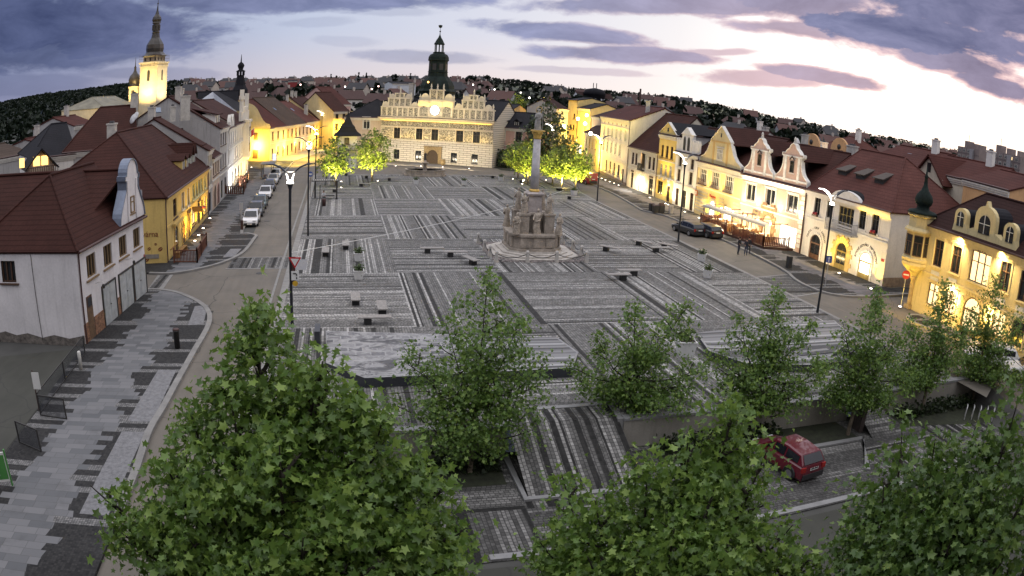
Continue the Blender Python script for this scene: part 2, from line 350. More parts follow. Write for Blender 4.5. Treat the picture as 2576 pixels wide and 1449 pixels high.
def asphalt(name, c=.105, warm=1.06):
    m, t, p, tc = newmat(name)
    a = t.noise(tc, .35, 5., .6); b = t.noise(tc, 30., 2.); st = t.noise(t.vm('MULTIPLY', tc, (1.6,.12,1.)).outputs[0], 1., 4.)
    f = t.m('ADD', t.m('ADD', t.m('MULTIPLY', a, .5), t.m('MULTIPLY', b, .2)), t.m('MULTIPLY', st, .3))
    cc = t.ramp(f, [(.3, (c*.72*warm, c*.71, c*.60)), (.7, (c*1.3*warm, c*1.25, c*1.06))])
    vo = t.n('ShaderNodeTexVoronoi', feature='DISTANCE_TO_EDGE', i={'Vector': t.vm('ADD', tc, t.vm('SCALE', t.n('ShaderNodeTexNoise', i={'Vector': tc, 'Scale': .5}).outputs[1]).outputs[0]).outputs[0], 'Scale': .13})
    cr = t.m('MULTIPLY', t.smooth(vo.outputs[0], .0, .006, 1., 0.), .6)
    cc = t.mix(cr, cc, (.03,.03,.03))
    t.put(p.inputs['Base Color'], cc); p.inputs['Roughness'].default_value = .8; p.inputs['Specular IOR Level'].default_value = .25
    t.put(p.inputs['Normal'], t.n('ShaderNodeBump', i={'Strength': .3, 'Distance': .01, 'Height': b}).outputs[0]); MATS[name] = m; return m
mPlaza = plazamat('plaza_setts', -3.62, 92.18-12.96*8, 8., 12.96, 1, 1.06)
mLower = plazamat('lower_setts', 1., 3., 5.6, 6.5, 0, .55)
mCob = plazamat('cobble_band', 0., 0., 400., 400., 1, .6)
mAsp = asphalt('asphalt', .12, 1.08); mAsp2 = asphalt('asphalt_dark', .05, .96)
mGran = M('granite', (.33,.33,.33), .7, .16, 3., fine=30); mGranD = M('granite_dark', (.05,.05,.055), .6, .2)
mKerb = M('kerb_granite', (.19,.185,.175), .75, .2, 1.5, fine=22); mSoil = M('soil', (.05,.042,.03), .95, .4, 1.2)
mGrass = M('grass_blades', (.020,.024,.011), .9, .45, 3., fine=25)
def sheet(name, poly, z, mat, kind='structure'):
    b = MB(); b.add([(p[0],p[1],(p[2] if len(p) > 2 else z)) for p in poly], [tuple(range(len(poly)))]); return struct(b.build(name, mat), kind)
def strip(mb, pts, w, z0, z1, side=0.):                # kerb-like ribbon along a path
    pts = [Vector((p[0],p[1],0)) for p in pts]; L = []; Rr = []
    for i, p in enumerate(pts):
        d = (pts[min(i+1,len(pts)-1)]-pts[max(i-1,0)]).normalized(); n = Vector((-d.y,d.x,0))
        L.append(p+n*(w/2+side)); Rr.append(p+n*(-w/2+side))
    vs = []; fs = []
    for l, r in zip(L, Rr): vs += [(l.x,l.y,z0),(r.x,r.y,z0),(r.x,r.y,z1),(l.x,l.y,z1)]
    for i in range(len(pts)-1):
        a, b = 4*i, 4*i+4
        for k in range(4): fs.append((a+k, b+k, b+(k+1)%4, a+(k+1)%4))
    fs += [(0,1,2,3), (len(vs)-1,len(vs)-2,len(vs)-3,len(vs)-4)]
    return mb.add(vs, fs)
def smoothline(pts, n=4):
    P_ = [Vector((p[0],p[1])) for p in pts]; out = []
    for i in range(len(P_)-1):
        p0, p1, p2, p3 = P_[max(i-1,0)], P_[i], P_[i+1], P_[min(i+2,len(P_)-1)]
        for k in range(n):
            u = k/n; out.append(.5*((2*p1)+(p2-p0)*u+(2*p0-5*p1+4*p2-p3)*u*u+(3*p1-p0-3*p2+p3)*u**3))
    return out+[P_[-1]]
# ---------------------------------------------------------------- the ground
mDirt = M('town_ground', (.06,.06,.055), .95, .3, .05, fine=.6)
g = MB(); g.add([(-260,27.2,-.06),(-3,27.2,-.06),(34.6,27.2,-.06),(260,27.2,-.06),(260,330,-.06),(-260,330,-.06)], [(0,1,2,3,4,5)])
g.add([(-260,-40,-.06),(-3,-40,-.06),(-3,27.2,-.06),(-260,27.2,-.06)], [(0,1,2,3)])
g.add([(-3,-40,-.06),(1.8,-40,-1.44),(1.8,27.2,-1.44),(-3,27.2,-.06)], [(0,1,2,3)])
g.add([(1.8,-40,-1.44),(260,-40,-1.44),(260,27.2,-1.44),(1.8,27.2,-1.44)], [(0,1,2,3)])
g.add([(34.6,27.2,-1.44),(260,27.2,-1.44),(260,27.2,-.06),(34.6,27.2,-.06)], [(0,1,2,3)])
struct(g.build('ground', mDirt))
pl = [(-3.9,27.1),(34.4,27.1),(34.1,50),(34.1,76),(34.3,91),(34.9,101.6),(38,116),(40.5,121),(-4.1,119),(-4.1,92)]
sheet('plaza_paving', pl, 0., mPlaza)
# left street, cross street, hall forecourt, right street
sheet('road', [(-9.4,-20),(-3.95,-20),(-3.95,27),(-4,92),(-4.4,132),(-2.5,150),(2.5,172),(12,200),(4,202),(-5,172),(-9.2,147),(-9.6,111),(-8.4,64),(-40,62),(-40,50),(-8.2,44)], -.03, mAsp)
sheet('forecourt_road', [(-4.2,119.05),(40.4,121.05),(48,150),(60,205),(40,205),(28.3,133),(8,146),(0,152),(-3.5,150)], -.034, mAsp)
sheet('road_right', [(34.4,24),(34.15,50),(34.15,76),(34.35,91),(34.95,101.6),(40.3,121),(48,150),(47.2,132),(44.5,110),(40,100),(38,86),(39.8,80),(39.8,66),(38.3,52),(38,47),(44,44.6),(80,43.5),(80,36.5),(42,37.6),(40,34),(40,27.2)], -.026, mAsp)
sheet('lower_road', [(1.9,18.9),(30,19.4),(36,20.2),(80,20.2),(80,-40),(1.9,-40)], -1.412, mAsp2)
rp_ = MB(); rp_.add([(36.9,27.3,-.03),(46,27.3,-.03),(49,17,-1.406),(36.5,17,-1.406)], [(3,2,1,0)]); rp_.add([(36.9,27.3,-.03),(36.5,17,-1.406),(36.9,27.3,-1.5)], [(0,1,2)], 1); struct(rp_.build('road_slope', [mAsp, mKerb]))
sheet('lower_paving', [(4.6,19.3),(33.4,19.9),(36.5,27.1),(1.9,27.1),(1.9,19.1)], -1.40, mLower)
sheet('parking_setts', [(13.6,19.6),(20.6,19.75),(23.0,22.2),(24.5,24.6),(15.5,24.5),(13.2,21.5)], -1.396, mCob)
sheet('yard', [(-45,20),(-14.7,20),(-14.9,37),(-20.5,35.3),(-45,27)], -.035, mAsp2)
# pavements (raised)
nearc = [G(370,731),G(398,731),G(440,737),G(480,752),G(508,768),G(522,783),G(528,800),G(524,822),G(510,850),G(492,880),G(470,920),G(445,965),G(410,1030),G(375,1090),G(345,1180),G(310,1270),G(290,1330)]
nearc = smoothline([(p.x,p.y) for p in nearc], 3)
pv = MB(); pv.prism(([(-14.2,48.9)]+[(-15.15,37.1),(-14.6,28),(-14.4,14),(-14.4,2),(-8.2,2)]+[(p.x,p.y) for p in reversed(nearc)]), -.05, .10)
struct(pv.build('pavement_near', walkmat('walk_slabs', -11.6, .0, 30., 1.35)))
farc = smoothline([(p.x,p.y) for p in [G(376,689),G(420,690),G(460,686),G(505,677),G(545,667),G(585,652),G(612,636),G(628,618),G(640,601),G(644,594),G(622,588),G(608,583),G(640,520),G(662,480),G(690,443),G(703,440),G(722,425),G(738,408)]], 3)
pv = MB(); pv.prism([(-16.4,54)]+[(p.x,p.y) for p in farc]+[(-9.3,141),(-17.8,141.5),(-16.4,126),(-15.1,87),(-14.5,57),(-16.4,56.8)], -.05, .10)
struct(pv.build('pavement_left', walkmat('walk_slabs_far', -12.5, -.004, 70., 1.25)))
pv = MB(); pv.prism([(-14.3,145.1),(-9.2,144.4),(-6,158),(-2,173),(-7.7,171)], -.05, .10); struct(pv.build('pavement_bend', M('plain_slabs', (.26,.25,.23), .7, .2, 1.)))
rc = [(46,132),(43.5,118),(40.4,111.5),(39.9,101),(38.2,87),(38.0,85.5),(39.6,81.9),(39.7,74),(39.75,66),(38.9,54.6),(37.7,50.4),(37.5,48),(38.0,46),(39.4,45.0),(41.5,44.75),(43.5,44.8),(47.5,45.2)]
rcs = smoothline(rc, 3)
pv = MB(); pv.prism([(p.x,p.y) for p in rcs]+[(46.3,47.6),(45.8,60.9),(44.8,72.5),(45.4,85),(45.9,110),(46.1,111),(48.7,132.5)], -.05, .10)
struct(pv.build('pavement_right', walkmat('walk_slabs_right', 42.6, .004, 70., 1.2, .9, 1.06)))
r8c = smoothline([(45,37.4),(43.6,38.6),(42.4,39.3),(41.2,38.8),(40.7,37.4),(41.2,35.2),(42.3,32),(43.5,27)], 3)
pv = MB(); pv.prism([(p.x,p.y) for p in r8c]+[(45.2,27),(44.9,33),(44.3,38)], -.05, .10); struct(pv.build('pavement_corner', walkmat('walk_slabs_corner', 43.2, .0, 30., .6, .6, 1.06)))
kb = MB(); strip(kb, nearc, .32, -.05, .13); struct(kb.build('kerb_near', mKerb))
kb = MB(); strip(kb, farc, .30, -.05, .13); struct(kb.build('kerb_left', mKerb))
kb = MB(); strip(kb, rcs, .30, -.05, .13); struct(kb.build('kerb_right', mKerb))
kb = MB(); strip(kb, r8c, .30, -.05, .13); struct(kb.build('kerb_corner', mKerb))
kb = MB(); strip(kb, [(34.3,27.1),(34.02,50),(34.02,76),(34.2,91),(34.85,101.6),(37.9,116),(40.4,121)], .34, -.03, .022); strip(kb, [(-3.85,27.1),(-3.95,92),(-4.2,119)], .5, -.03, .022); strip(kb, [(-4.6,27.1),(-4.7,92),(-5,119)], .18, -.03, .0); strip(kb, [(-4.2,119),(18,120),(40.4,121)], .4, -.03, .018)
struct(kb.build('kerb_plaza', mKerb))
# crossings set in cobbles with pale edges
def band(name, a, b, c_, d, mat=mCob): sheet(name, [a,b,c_,d], -.018, mat)
band('crossing_left', (-9.0,55.2),(-4.1,55.2),(-4.1,58.9),(-9.0,58.9)); band('crossing_right', (34.3,45.6),(38.2,46.8),(38.8,52.4),(34.3,51.4))
kb = MB(); strip(kb, [(-9.1,55.1),(-4.1,55.1)], .25, -.03, -.006); strip(kb, [(-8.9,59.0),(-4.1,59.0)], .2, -.03, -.006); strip(kb, [(34.3,45.4),(38.2,46.6)], .25, -.03, -.006); strip(kb, [(34.3,51.5),(38.8,52.5)], .22, -.03, -.006)
a, b = G(418,688), G(398,730); strip(kb, [G(433,686), G(402,730)], .4, -.03, -.004); strip(kb, [G(402,692), G(377,728)], .35, -.03, -.004)
struct(kb.build('road_edging', mKerb))
sheet('gutter_setts', [G(372,726),G(398,728),G(430,688),G(405,690)], -.012, mCob)
tp = MB()
for poly in ([G(470,868),G(498,870),G(476,872),G(444,870)],): pass
tp.prism([(-9.6,44.6),(-8.75,44.9),(-8.35,40.9),(-9.3,40.7)], .0, .108); tp.prism([(-9.5,33.5),(-8.5,33.5),(-8.4,27.5),(-9.6,27.5)], .0, .108); tp.prism([(-9.6,26.5),(-8.5,26.5),(-8.45,20),(-9.6,20)], .0, .108); tp.prism([(-9.9,58.6),(-8.95,58.9),(-8.7,61.9),(-9.7,61.9)], .0, .108)
struct(tp.build('tactile_pavement', M('tactile_slabs', (.15,.15,.155), .7, .3, 6., fine=20)))
sheet('plaza_tactile', [(-3.5,54.4),(-2.6,54.4),(-2.6,58),(-3.5,58)], .005, M('tactile_slabs', (.4,.4,.41)))
# verge and beds
for i, (poly, z) in enumerate([([(15.6,24.6),(24.5,24.7),(24.4,26.9),(13.4,26.9),(13.2,24.8)], -1.385), ([(2.2,24.3),(6.3,24.4),(6.4,26.9),(2.2,26.9)], -1.385), ([(28.2,25),(34.5,23.4),(36.6,26.9),(28.4,26.9)], -1.385)]):
    sheet('grass' if not i else 'grass_bed', poly, z, mGrass, 'stuff')
kb = MB(); strip(kb, [(13.0,24.5),(24.7,24.55),(22.6,21.6)], .3, -1.42, -1.33); strip(kb, [(6.75,27.0),(6.75,23.1),(11.9,23.2)], .28, -1.42, -1.30); strip(kb, [(12.0,28.55),(11.9,26.8)], .28, -1.42, .03); strip(kb, [(6.7,27.0),(7.2,28.4),(12.0,28.55)], .28, -.03, .03)
strip(kb, [(4.6,19.5),(13,19.7),(33.4,20.0)], .3, -1.43, -1.33)
struct(kb.build('kerb_lower', M('pale_granite', (.22,.22,.22), .7, .12)))
sheet('ramp_setts', [(6.9,23.2,-1.39),(11.8,23.3,-1.39),(11.85,27.12,.003),(6.9,27.12,.003)], 0, plazamat('ramp_pattern', 6.9, 0., 40., 60., 0, .8)); sheet('ramp_top', [(6.9,27.1),(11.85,27.1),(11.9,28.45),(7.2,28.3)], .006, MATS['ramp_pattern'])
sheet('path', [(25.25,24.4,-1.392),(27.15,24.4,-1.392),(27.15,27.12,.003),(25.25,27.12,.003)], 0, mCob)
# ---------------------------------------------------------------- building kit
mGlass = M('window_glass', (.018,.02,.024), .12, .3, 1.5); mFrW = M('frame_white', (.62,.61,.57), .6, .08); mFrB = M('frame_brown', (.07,.035,.02), .6, .15)
mFrD = M('frame_dark', (.03,.028,.026), .6, .1); mTrim = M('stucco_trim', (.55,.53,.48), .85, .12); mLit = glow('lit_pane', (1.,.72,.34), 2.2); mLitW = glow('lit_pane_white', (1.,.93,.75), 3.2)
mTile = roofmat('clay_tiles', (.046,.017,.013)); mTile2 = roofmat('clay_tiles_red', (.070,.022,.017)); mTile3 = roofmat('clay_tiles_dark', (.032,.014,.012)); mSlate = roofmat('slate_roof', (.016,.016,.02), .3, .25, .35); mTileP = roofmat('clay_tiles_pink', (.095,.037,.030), .42, .34, .45)
mBrown = roofmat('aged_tiles', (.065,.045,.034))
mCopper = M('copper_patina', (.010,.018,.015), .8, .5, 1.2, fine=8.); mCopper.node_tree.nodes['Principled BSDF'].inputs['Specular IOR Level'].default_value = .2; mCopper.node_tree.nodes['Principled BSDF'].inputs['Roughness'].default_value = .8
mWood = M('brown_wood', (.085,.03,.018), .7, .25, 4.); mDoor = M('door_wood', (.10,.042,.02), .55, .25, 3.)
mGut = M('gutter_metal', (.05,.02,.017), .5, .1); mBlueMetal = M('zinc_flashing', (.16,.19,.25), .45, .15, metal=.4); mChim = M('chimney_plaster', (.42,.40,.36), .9, .2); mBrick = M('brick_red', (.2,.07,.045), .9, .3, 6.)
WC = {}
def stucco(name, c, streak=.35): return M('stucco_'+name, c, .9, .11, .55, fine=7., streak=streak)
def window(par, x, z, w, h, fr=mFrW, pane=mGlass, rec=.14, trim=mTrim, mull=1, tr=1, sill=True, name='window', y=0.):
    key = (w, h, fr.name, pane.name, rec, trim.name if trim else 0, mull, tr, sill, name)
    if key not in WC:
        b = MB(); t_ = .075
        b.box(-w/2, -w/2+t_, rec-.05, rec+.03, 0, h); b.box(w/2-t_, w/2, rec-.05, rec+.03, 0, h); b.box(-w/2+t_, w/2-t_, rec-.05, rec+.03, 0, t_); b.box(-w/2+t_, w/2-t_, rec-.05, rec+.03, h-t_, h)
        for k in range(mull): xx = -w/2+w*(k+1)/(mull+1); b.box(xx-.04, xx+.04, rec-.055, rec+.025, t_, h-t_)
        if tr: b.box(-w/2+t_, w/2-t_, rec-.045, rec+.02, h*.66-.03, h*.66+.03)
        if trim:
            q = .16; b.box(-w/2-q, -w/2-.002, -.045, .03, -.05, h+q, 1); b.box(w/2+.002, w/2+q, -.045, .03, -.05, h+q, 1); b.box(-w/2, w/2, -.045, .03, h+.002, h+q, 1)
            b.box(-w/2-.26, w/2+.26, -.13, .0, h+q+.003, h+q+.11, 1)
        if sill: b.box(-w/2-.2, w/2+.2, -.12, .02, -.14, -.053, 1)
        f = b.build(name, [fr, trim or fr], par, (x, y, z))
        p = MB(); p.box(-w/2+.02, w/2-.02, rec+.032, rec+.05, .02, h-.02); pn = p.build('pane', pane, f, (0,0,0)); WC[key] = (f, pn)
    else:
        f = inst(WC[key][0], name, par, (x, y, z)); inst(WC[key][1], 'pane', f, (0,0,0))
    return f
def wallholes(mb, x0, x1, z0, z1, holes, y=0., rec=.2, m=0):
    xs = sorted({x0, x1}|{h[0] for h in holes}|{h[1] for h in holes}); zs = sorted({z0, z1}|{h[2] for h in holes}|{h[3] for h in holes})
    for i in range(len(xs)-1):
        for j in range(len(zs)-1):
            cx, cz = (xs[i]+xs[i+1])/2, (zs[j]+zs[j+1])/2
            if any(h[0] < cx < h[1] and h[2] < cz < h[3] for h in holes): continue
            mb.add([(xs[i],y,zs[j]),(xs[i+1],y,zs[j]),(xs[i+1],y,zs[j+1]),(xs[i],y,zs[j+1])], [(0,1,2,3)], m)
    for a, b, c, d in holes:
        mb.add([(a,y,c),(b,y,c),(b,y,d),(a,y,d),(a,y+rec,c),(b,y+rec,c),(b,y+rec,d),(a,y+rec,d)], [(0,4,5,1),(1,5,6,2),(2,6,7,3),(3,7,4,0)], m)
def slab(mb, poly, th, m=0):
    p = [Vector(q) for q in poly]; n = (p[1]-p[0]).cross(p[2]-p[0]).normalized()
    if n.z < 0: p.reverse(); n = -n
    k = len(p); mb.add(p+[q-n*th for q in p], [tuple(range(k)), tuple(range(2*k-1,k-1,-1))]+[(k+i, k+(i+1)%k, (i+1)%k, i) for i in range(k)], m)
def chimney(par, x, y, z0, z1, w=.7, d=.6, m=mChim, name='chimney'):
    b = MB(); b.box(x-w/2, x+w/2, y-d/2, y+d/2, z0, z1); b.box(x-w/2-.07, x+w/2+.07, y-d/2-.07, y+d/2+.07, z1, z1+.14); b.box(x-w/4, x+w/4, y-d/4, y+d/4, z1+.14, z1+.34, 1); return b.build(name, [m, mGranD], par)
def skylight(par, x, y, z, slope, w=.8, h=1.1):
    b = MB(); b.box(-w/2, w/2, 0, h, 0, .09); b.box(-w/2+.08, w/2-.08, .08, h-.08, .09, .1, 1)
    o = b.build('skylight', [mBlueMetal, M('sky_glass', (.12,.16,.22), .08, .1)], par, (x, y, z)); o.rotation_euler = (slope, 0, 0); return o
def building(name, label, A, B, depth, eave, ridge, wall, roof, hip=(0,0), ry=.5, wins=(), group=None, ov=.35, cornice=mTrim, plinth=None, sidew=(), roofname='roof', frontroof=True, band=None, cat='house', dorm=()):
    A = Vector((A[0],A[1],0)); B = Vector((B[0],B[1],0)); L = (B-A).length; ang = math.atan2(B.y-A.y, B.x-A.x)
    t = thing(name, label, cat, A, ang, group)
    wins = [(x, z, w*1.18, h*1.1, *r_) if h < 2.15 else (x, z, w, h, *r_) for x, z, w, h, *r_ in wins]
    holes = [(x-w/2, x+w/2, z, z+h) for x, z, w, h, *_ in wins]
    mb = MB(); wallholes(mb, 0, L, -.05, eave, holes); D = depth; R = ridge; yr = D*ry
    mb.add([(0,D,-.05),(L,D,-.05),(L,D,eave),(0,D,eave)], [(1,0,3,2)])
    for X, hp, fl in ((0, hip[0], 0), (L, hip[1], 1)):
        shl = [(w_[1]-w_[3]/2, w_[1]+w_[3]/2, w_[2], w_[2]+w_[4]) for w_ in sidew if w_[0] == fl]
        ys = sorted({0, D}|{s_[0] for s_ in shl}|{s_[1] for s_ in shl}); zs = sorted({-.05, eave}|{s_[2] for s_ in shl}|{s_[3] for s_ in shl})
        for i in range(len(ys)-1):
            for j in range(len(zs)-1):
                cy_, cz_ = (ys[i]+ys[i+1])/2, (zs[j]+zs[j+1])/2
                if any(s_[0] < cy_ < s_[1] and s_[2] < cz_ < s_[3] for s_ in shl): continue
                q = [(X,ys[i],zs[j]),(X,ys[i+1],zs[j]),(X,ys[i+1],zs[j+1]),(X,ys[i],zs[j+1])]
                mb.add(q, [(3,2,1,0) if not fl else (0,1,2,3)])
        if not hp and frontroof: mb.add([(X,0,eave),(X,D,eave),(X,yr,R-.02)], [(2,1,0) if not fl else (0,1,2)])
    mb.build('wall', wall, t)
    if frontroof:
        rb = MB(); th = .16; e0 = (R-eave)/yr; e1 = (R-eave)/(D-yr); zf = eave-ov*e0*.6; zb = eave-ov*e1*.6; o6 = ov*.6+0*ov
        xa = -ov*.6 if hip[0] else -.12; xb = L+ov*.6 if hip[1] else L+.12; h0 = hip[0] if hip[0] else xa; h1 = L-hip[1] if hip[1] else xb
        slab(rb, [(xa,-o6,zf+th),(xb,-o6,zf+th),(h1,yr,R+th),(h0,yr,R+th)], th); slab(rb, [(xb,D+o6,zb+th),(xa,D+o6,zb+th),(h0,yr,R+th),(h1,yr,R+th)], th)
        if hip[0]: slab(rb, [(xa,-o6,zf+th),(h0,yr,R+th),(xa,D+o6,zb+th)], th)
        if hip[1]: slab(rb, [(xb,-o6,zf+th),(xb,D+o6,zb+th),(h1,yr,R+th)], th)
        rb.tube([(h0,yr,R+th+.02),(h1,yr,R+th+.02)], .11, 6)
        if hip[0]: rb.tube([(xa,-o6,zf+th),(h0,yr,R+th)], .09, 6); rb.tube([(xa,D+o6,zb+th),(h0,yr,R+th)], .09, 6)
        if hip[1]: rb.tube([(xb,-o6,zf+th),(h1,yr,R+th)], .09, 6); rb.tube([(xb,D+o6,zb+th),(h1,yr,R+th)], .09, 6)
        ro = rb.build(roofname, roof, t)
        gb = MB(); gb.tube([(xa,-o6-.08,zf+.12),(xb,-o6-.08,zf+.12)], .09, 6); gb.build('gutter', mGut, t)
    else: ro = None
    if cornice:
        cb = MB(); cb.box(0,L,-.12,.0,eave-.62,eave-.42); cb.box(-.02,L+.02,-.22,-.001,eave-.417,eave-.22); cb.box(-.03,L+.03,-.30,-.002,eave-.217,eave-.06); cb.build('cornice', cornice, t)
    if band:
        cb = MB()
        for bz in band: cb.box(0, L, -.1, 0, bz, bz+.16)
        cb.build('string_course', cornice or mTrim, t)
    if plinth:
        segs = [0]+sorted([v for h_ in holes if h_[2] < .5 for v in (h_[0], h_[1])])+[L]; pb = MB()
        for a, b in zip(segs[::2], segs[1::2]): pb.box(a, b, -.05, 0, 0, .55)
        pb.build('plinth', plinth, t)
    for x, z, ww, hh, *k in wins: window(t, x, z, ww, hh, **(k[0] if k else {}))
    for fl, yy, zz, ww, hh, *k in sidew:
        o = window(t, 0, 0, ww, hh, **(k[0] if k else {})); o.location = (0 if not fl else L, yy, zz); o.rotation_euler = (0,0,-PI/2 if not fl else PI/2)
    return t, L, ro
def gable(par, cx, prof, th, mat, z0, name='gable', edge=mTrim, y=-.06, ew=.14):      # shaped gable: half profile (dx,z) from bottom outwards to apex
    poly = [(cx+dx, z) for dx, z in prof]+[(cx-dx, z) for dx, z in reversed(prof) if dx > 0]
    b = MB(); b.vprism(poly, y, y+th)
    pts = [(cx-dx, y+th/2, z) for dx, z in prof]+[(cx+dx, y+th/2, z) for dx, z in reversed(prof) if dx > 0]
    o = b.build(name, mat, par); c = MB()
    for i in range(len(pts)-1):
        p, q = Vector(pts[i]), Vector(pts[i+1]); d = (q-p)
        if d.length < .05: continue
        n = Vector((-d.z,0,d.x)).normalized()*.06; w_ = th/2+.09
        c.add([p-n*.2+Vector((0,-w_,0)),q-n*.2+Vector((0,-w_,0)),q+n+Vector((0,-w_,0)),p+n+Vector((0,-w_,0)),p-n*.2+Vector((0,w_,0)),q-n*.2+Vector((0,w_,0)),q+n+Vector((0,w_,0)),p+n+Vector((0,w_,0))],
              [(0,1,2,3),(7,6,5,4),(0,4,5,1),(2,6,7,3),(1,5,6,2),(3,7,4,0)])
    c.build('coping', edge, o); return o
def curve(pts, n=5): return [(max(0,p.x), p.y) for p in smoothline(pts, n)]
def archdoor(par, x, w, h, name='door', mat=mDoor, sur=mTrim, ring=.28, z0=.1, pane=None, y=0., fan=True, vous=False):   # arched opening: deep leaf, ring proud of the wall
    r = w/2; hz = h-r; arc = [(x+r*math.cos(a), z0+hz+r*math.sin(a)) for a in [PI*k/10 for k in range(11)]]
    b = MB(); b.vprism([(x-r,z0),(x+r,z0)]+arc, y-.012, y+.05)
    b.box(x-.03, x+.03, y-.03, y-.013, z0, z0+hz); b.box(x-r, x+r, y-.035, y-.013, z0+hz-.04, z0+hz+.04)
    o = b.build(name, mat, par)
    if pane:
        p = MB(); p.vprism([(x-r*.78,z0+.5),(x+r*.78,z0+.5),(x+r*.78,z0+hz-.1),(x-r*.78,z0+hz-.1)], y-.03, y-.014)
        fa = [(x+r*.85*math.cos(a), z0+hz+.06+r*.85*math.sin(a)) for a in [PI*k/8 for k in range(9)]]; p.vprism(fa, y-.03, y-.014); p.build('pane', pane, o)
    s = MB(); N = 11
    for k in range(N):
        a0, a1 = PI*k/N+.015, PI*(k+1)/N-.015; R2 = r+ring*(1.5 if vous and k % 2 else 1.)
        s.vprism([(x+r*math.cos(a0), z0+hz+r*math.sin(a0)),(x+R2*math.cos(a0), z0+hz+R2*math.sin(a0)),(x+R2*math.cos(a1), z0+hz+R2*math.sin(a1)),(x+r*math.cos(a1), z0+hz+r*math.sin(a1))], y-.09, y)
    nb = max(2, int(hz/.4))
    for k in range(nb):
        for sg in (-1, 1):
            w2 = ring*(1.5 if vous and k % 2 else 1.); xs = sorted((x+sg*(r+.002), x+sg*(r+w2))); s.box(xs[0], xs[1], y-.09, y, z0+hz*k/nb+.01, z0+hz*(k+1)/nb-.01)
    s.build('arch_surround', sur, o); return o
def signtext(txt, loc, size, mat, par=None, rz=0., ext=.01, align='CENTER', name='lettering', rx=PI/2):
    cu = bpy.data.curves.new(name, 'FONT'); cu.body = txt; cu.size = size; cu.extrude = ext; cu.align_x = align; cu.align_y = 'CENTER'
    tmp = bpy.data.objects.new('tmp', cu); C.objects.link(tmp); dg = bpy.context.evaluated_depsgraph_get(); me = bpy.data.meshes.new_from_object(tmp.evaluated_get(dg)); bpy.data.objects.remove(tmp)
    me.materials.clear(); me.materials.append(mat); o = bpy.data.objects.new(name, me); C.objects.link(o); o.location = loc; o.rotation_euler = (rx,0,rz)
    if par: o.parent = par
    return o
def arctext(txt, x, z, r, size, mat, par, a0=150., a1=30., y=-.02):
    ms = []
    vs, fs = [], []
    for i, ch in enumerate(txt):
        if ch == ' ': continue
        a = math.radians(a0+(a1-a0)*i/(len(txt)-1)); o = signtext(ch, (0,0,0), size, mat); me = o.data
        ca, sa = math.cos(a-PI/2), math.sin(a-PI/2); b = len(vs)
        for v in me.vertices: u_, v_ = v.co.x, v.co.y; vs.append((x+r*math.cos(a)+u_*ca-v_*sa, y-v.co.z, z+r*math.sin(a)+u_*sa+v_*ca))
        fs += [[b+k for k in p.vertices] for p in me.polygons]; bpy.data.objects.remove(o)
    m_ = MB(); m_.add(vs, fs); return m_.build('lettering', mat, par)
def pipe(par, x, y, z0, z1, m=mGut, name='drainpipe'):
    b = MB(); b.tube([(x,y,z0),(x,y,z1)], .055, 6); return b.build(name, m, par)
def dormer(par, x, y, z, w, h, d, wall, roof, n=1, pitch=.35, fr=mFrW):         # gabled roof window
    b = MB(); b.box(-w/2, w/2, 0, d, 0, h); b.add([(-w/2,0,h),(w/2,0,h),(0,0,h+w*pitch)], [(0,1,2)])
    o = b.build('dormer', wall, par, (x,y,z)); r = MB()
    slab(r, [(-w/2-.2,-.25,h-.2*pitch*2+.1),(0,-.25,h+w*pitch+.1),(0,d+1.2,h+w*pitch+.1),(-w/2-.2,d+.3,h-.4*pitch+.1)], .1); slab(r, [(0,-.25,h+w*pitch+.1),(w/2+.2,-.25,h-.4*pitch+.1),(w/2+.2,d+.3,h-.4*pitch+.1),(0,d+1.2,h+w*pitch+.1)], .1)
    r.build('dormer_roof', roof, o)
    p = MB()
    for k in range(n):
        xx = -w/2+w*(k+.5)/n; ww = min(.36, w/n*.36); p.box(xx-ww, xx+ww, -.03, -.002, .25, h-.1); p.box(xx-ww-.08, xx-ww-.003, -.06, -.002, .2, h-.05, 1); p.box(xx+ww+.003, xx+ww+.08, -.06, -.002, .2, h-.05, 1); p.box(xx-.03, xx+.03, -.06, -.031, .25, h-.1, 1)
    p.build('dormer_window', [mGlass, fr], o); return o
t1 = lambda x, y: (x/3., y/3.); t2 = lambda x, y: (858.67+x/3., y/3.); t3 = lambda x, y: (1717.33+x/3., y/3.)
W = dict
brn = W(fr=mFrB, trim=mTrim); nob = W(fr=mFrB, trim=None); dk = W(fr=mFrD, trim=None, sill=False)
# ================= right side of the square, from the far end towards us
RB = 'row houses along the right side of the square'
sCream = stucco('cream', (.55,.50,.40)); sCream2 = stucco('pale_cream', (.60,.56,.48)); sYel = stucco('yellow', (.60,.46,.16)); sYel2 = stucco('soft_yellow', (.56,.46,.24)); sPink = stucco('pink', (.52,.36,.28))
sWht = stucco('white', (.66,.64,.60)); sGrey = stucco('grey', (.34,.33,.32), .5); sBei = stucco('beige', (.50,.40,.31)); sBlueW = stucco('cool_white', (.50,.52,.56), .3); sOch = stucco('ochre', (.50,.33,.12)); sRose = stucco('rose', (.46,.30,.27))
gates = M('stone_plinth', (.26,.20,.15), .9, .3, 3.)
us = [3.2,6.4,9.6,12.7,15.8,19.1]
r1, L, _ = building('corner_house', 'tall three storey cream house with a blank white gable end and red roof', (48.84,132.68), (46.02,111.13), 11.6, 10.9, 13.4, sCream2, mTile2,
    wins=[(x,7.3,1.05,1.75) for x in us]+[(x,4.5,1.05,1.75,W(trim=mTrim)) for x in us[:5]]+[(x,1.1,1.0,1.75,nob) for x in us[1:5]]+[(18.9,.12,1.1,2.5,dk)], group=RB, band=[3.75,3.35,6.75,9.4], plinth=gates)
b = MB()
for x in us: b.box(x-.18,x+.18,-.04,.0,9.75,10.1)
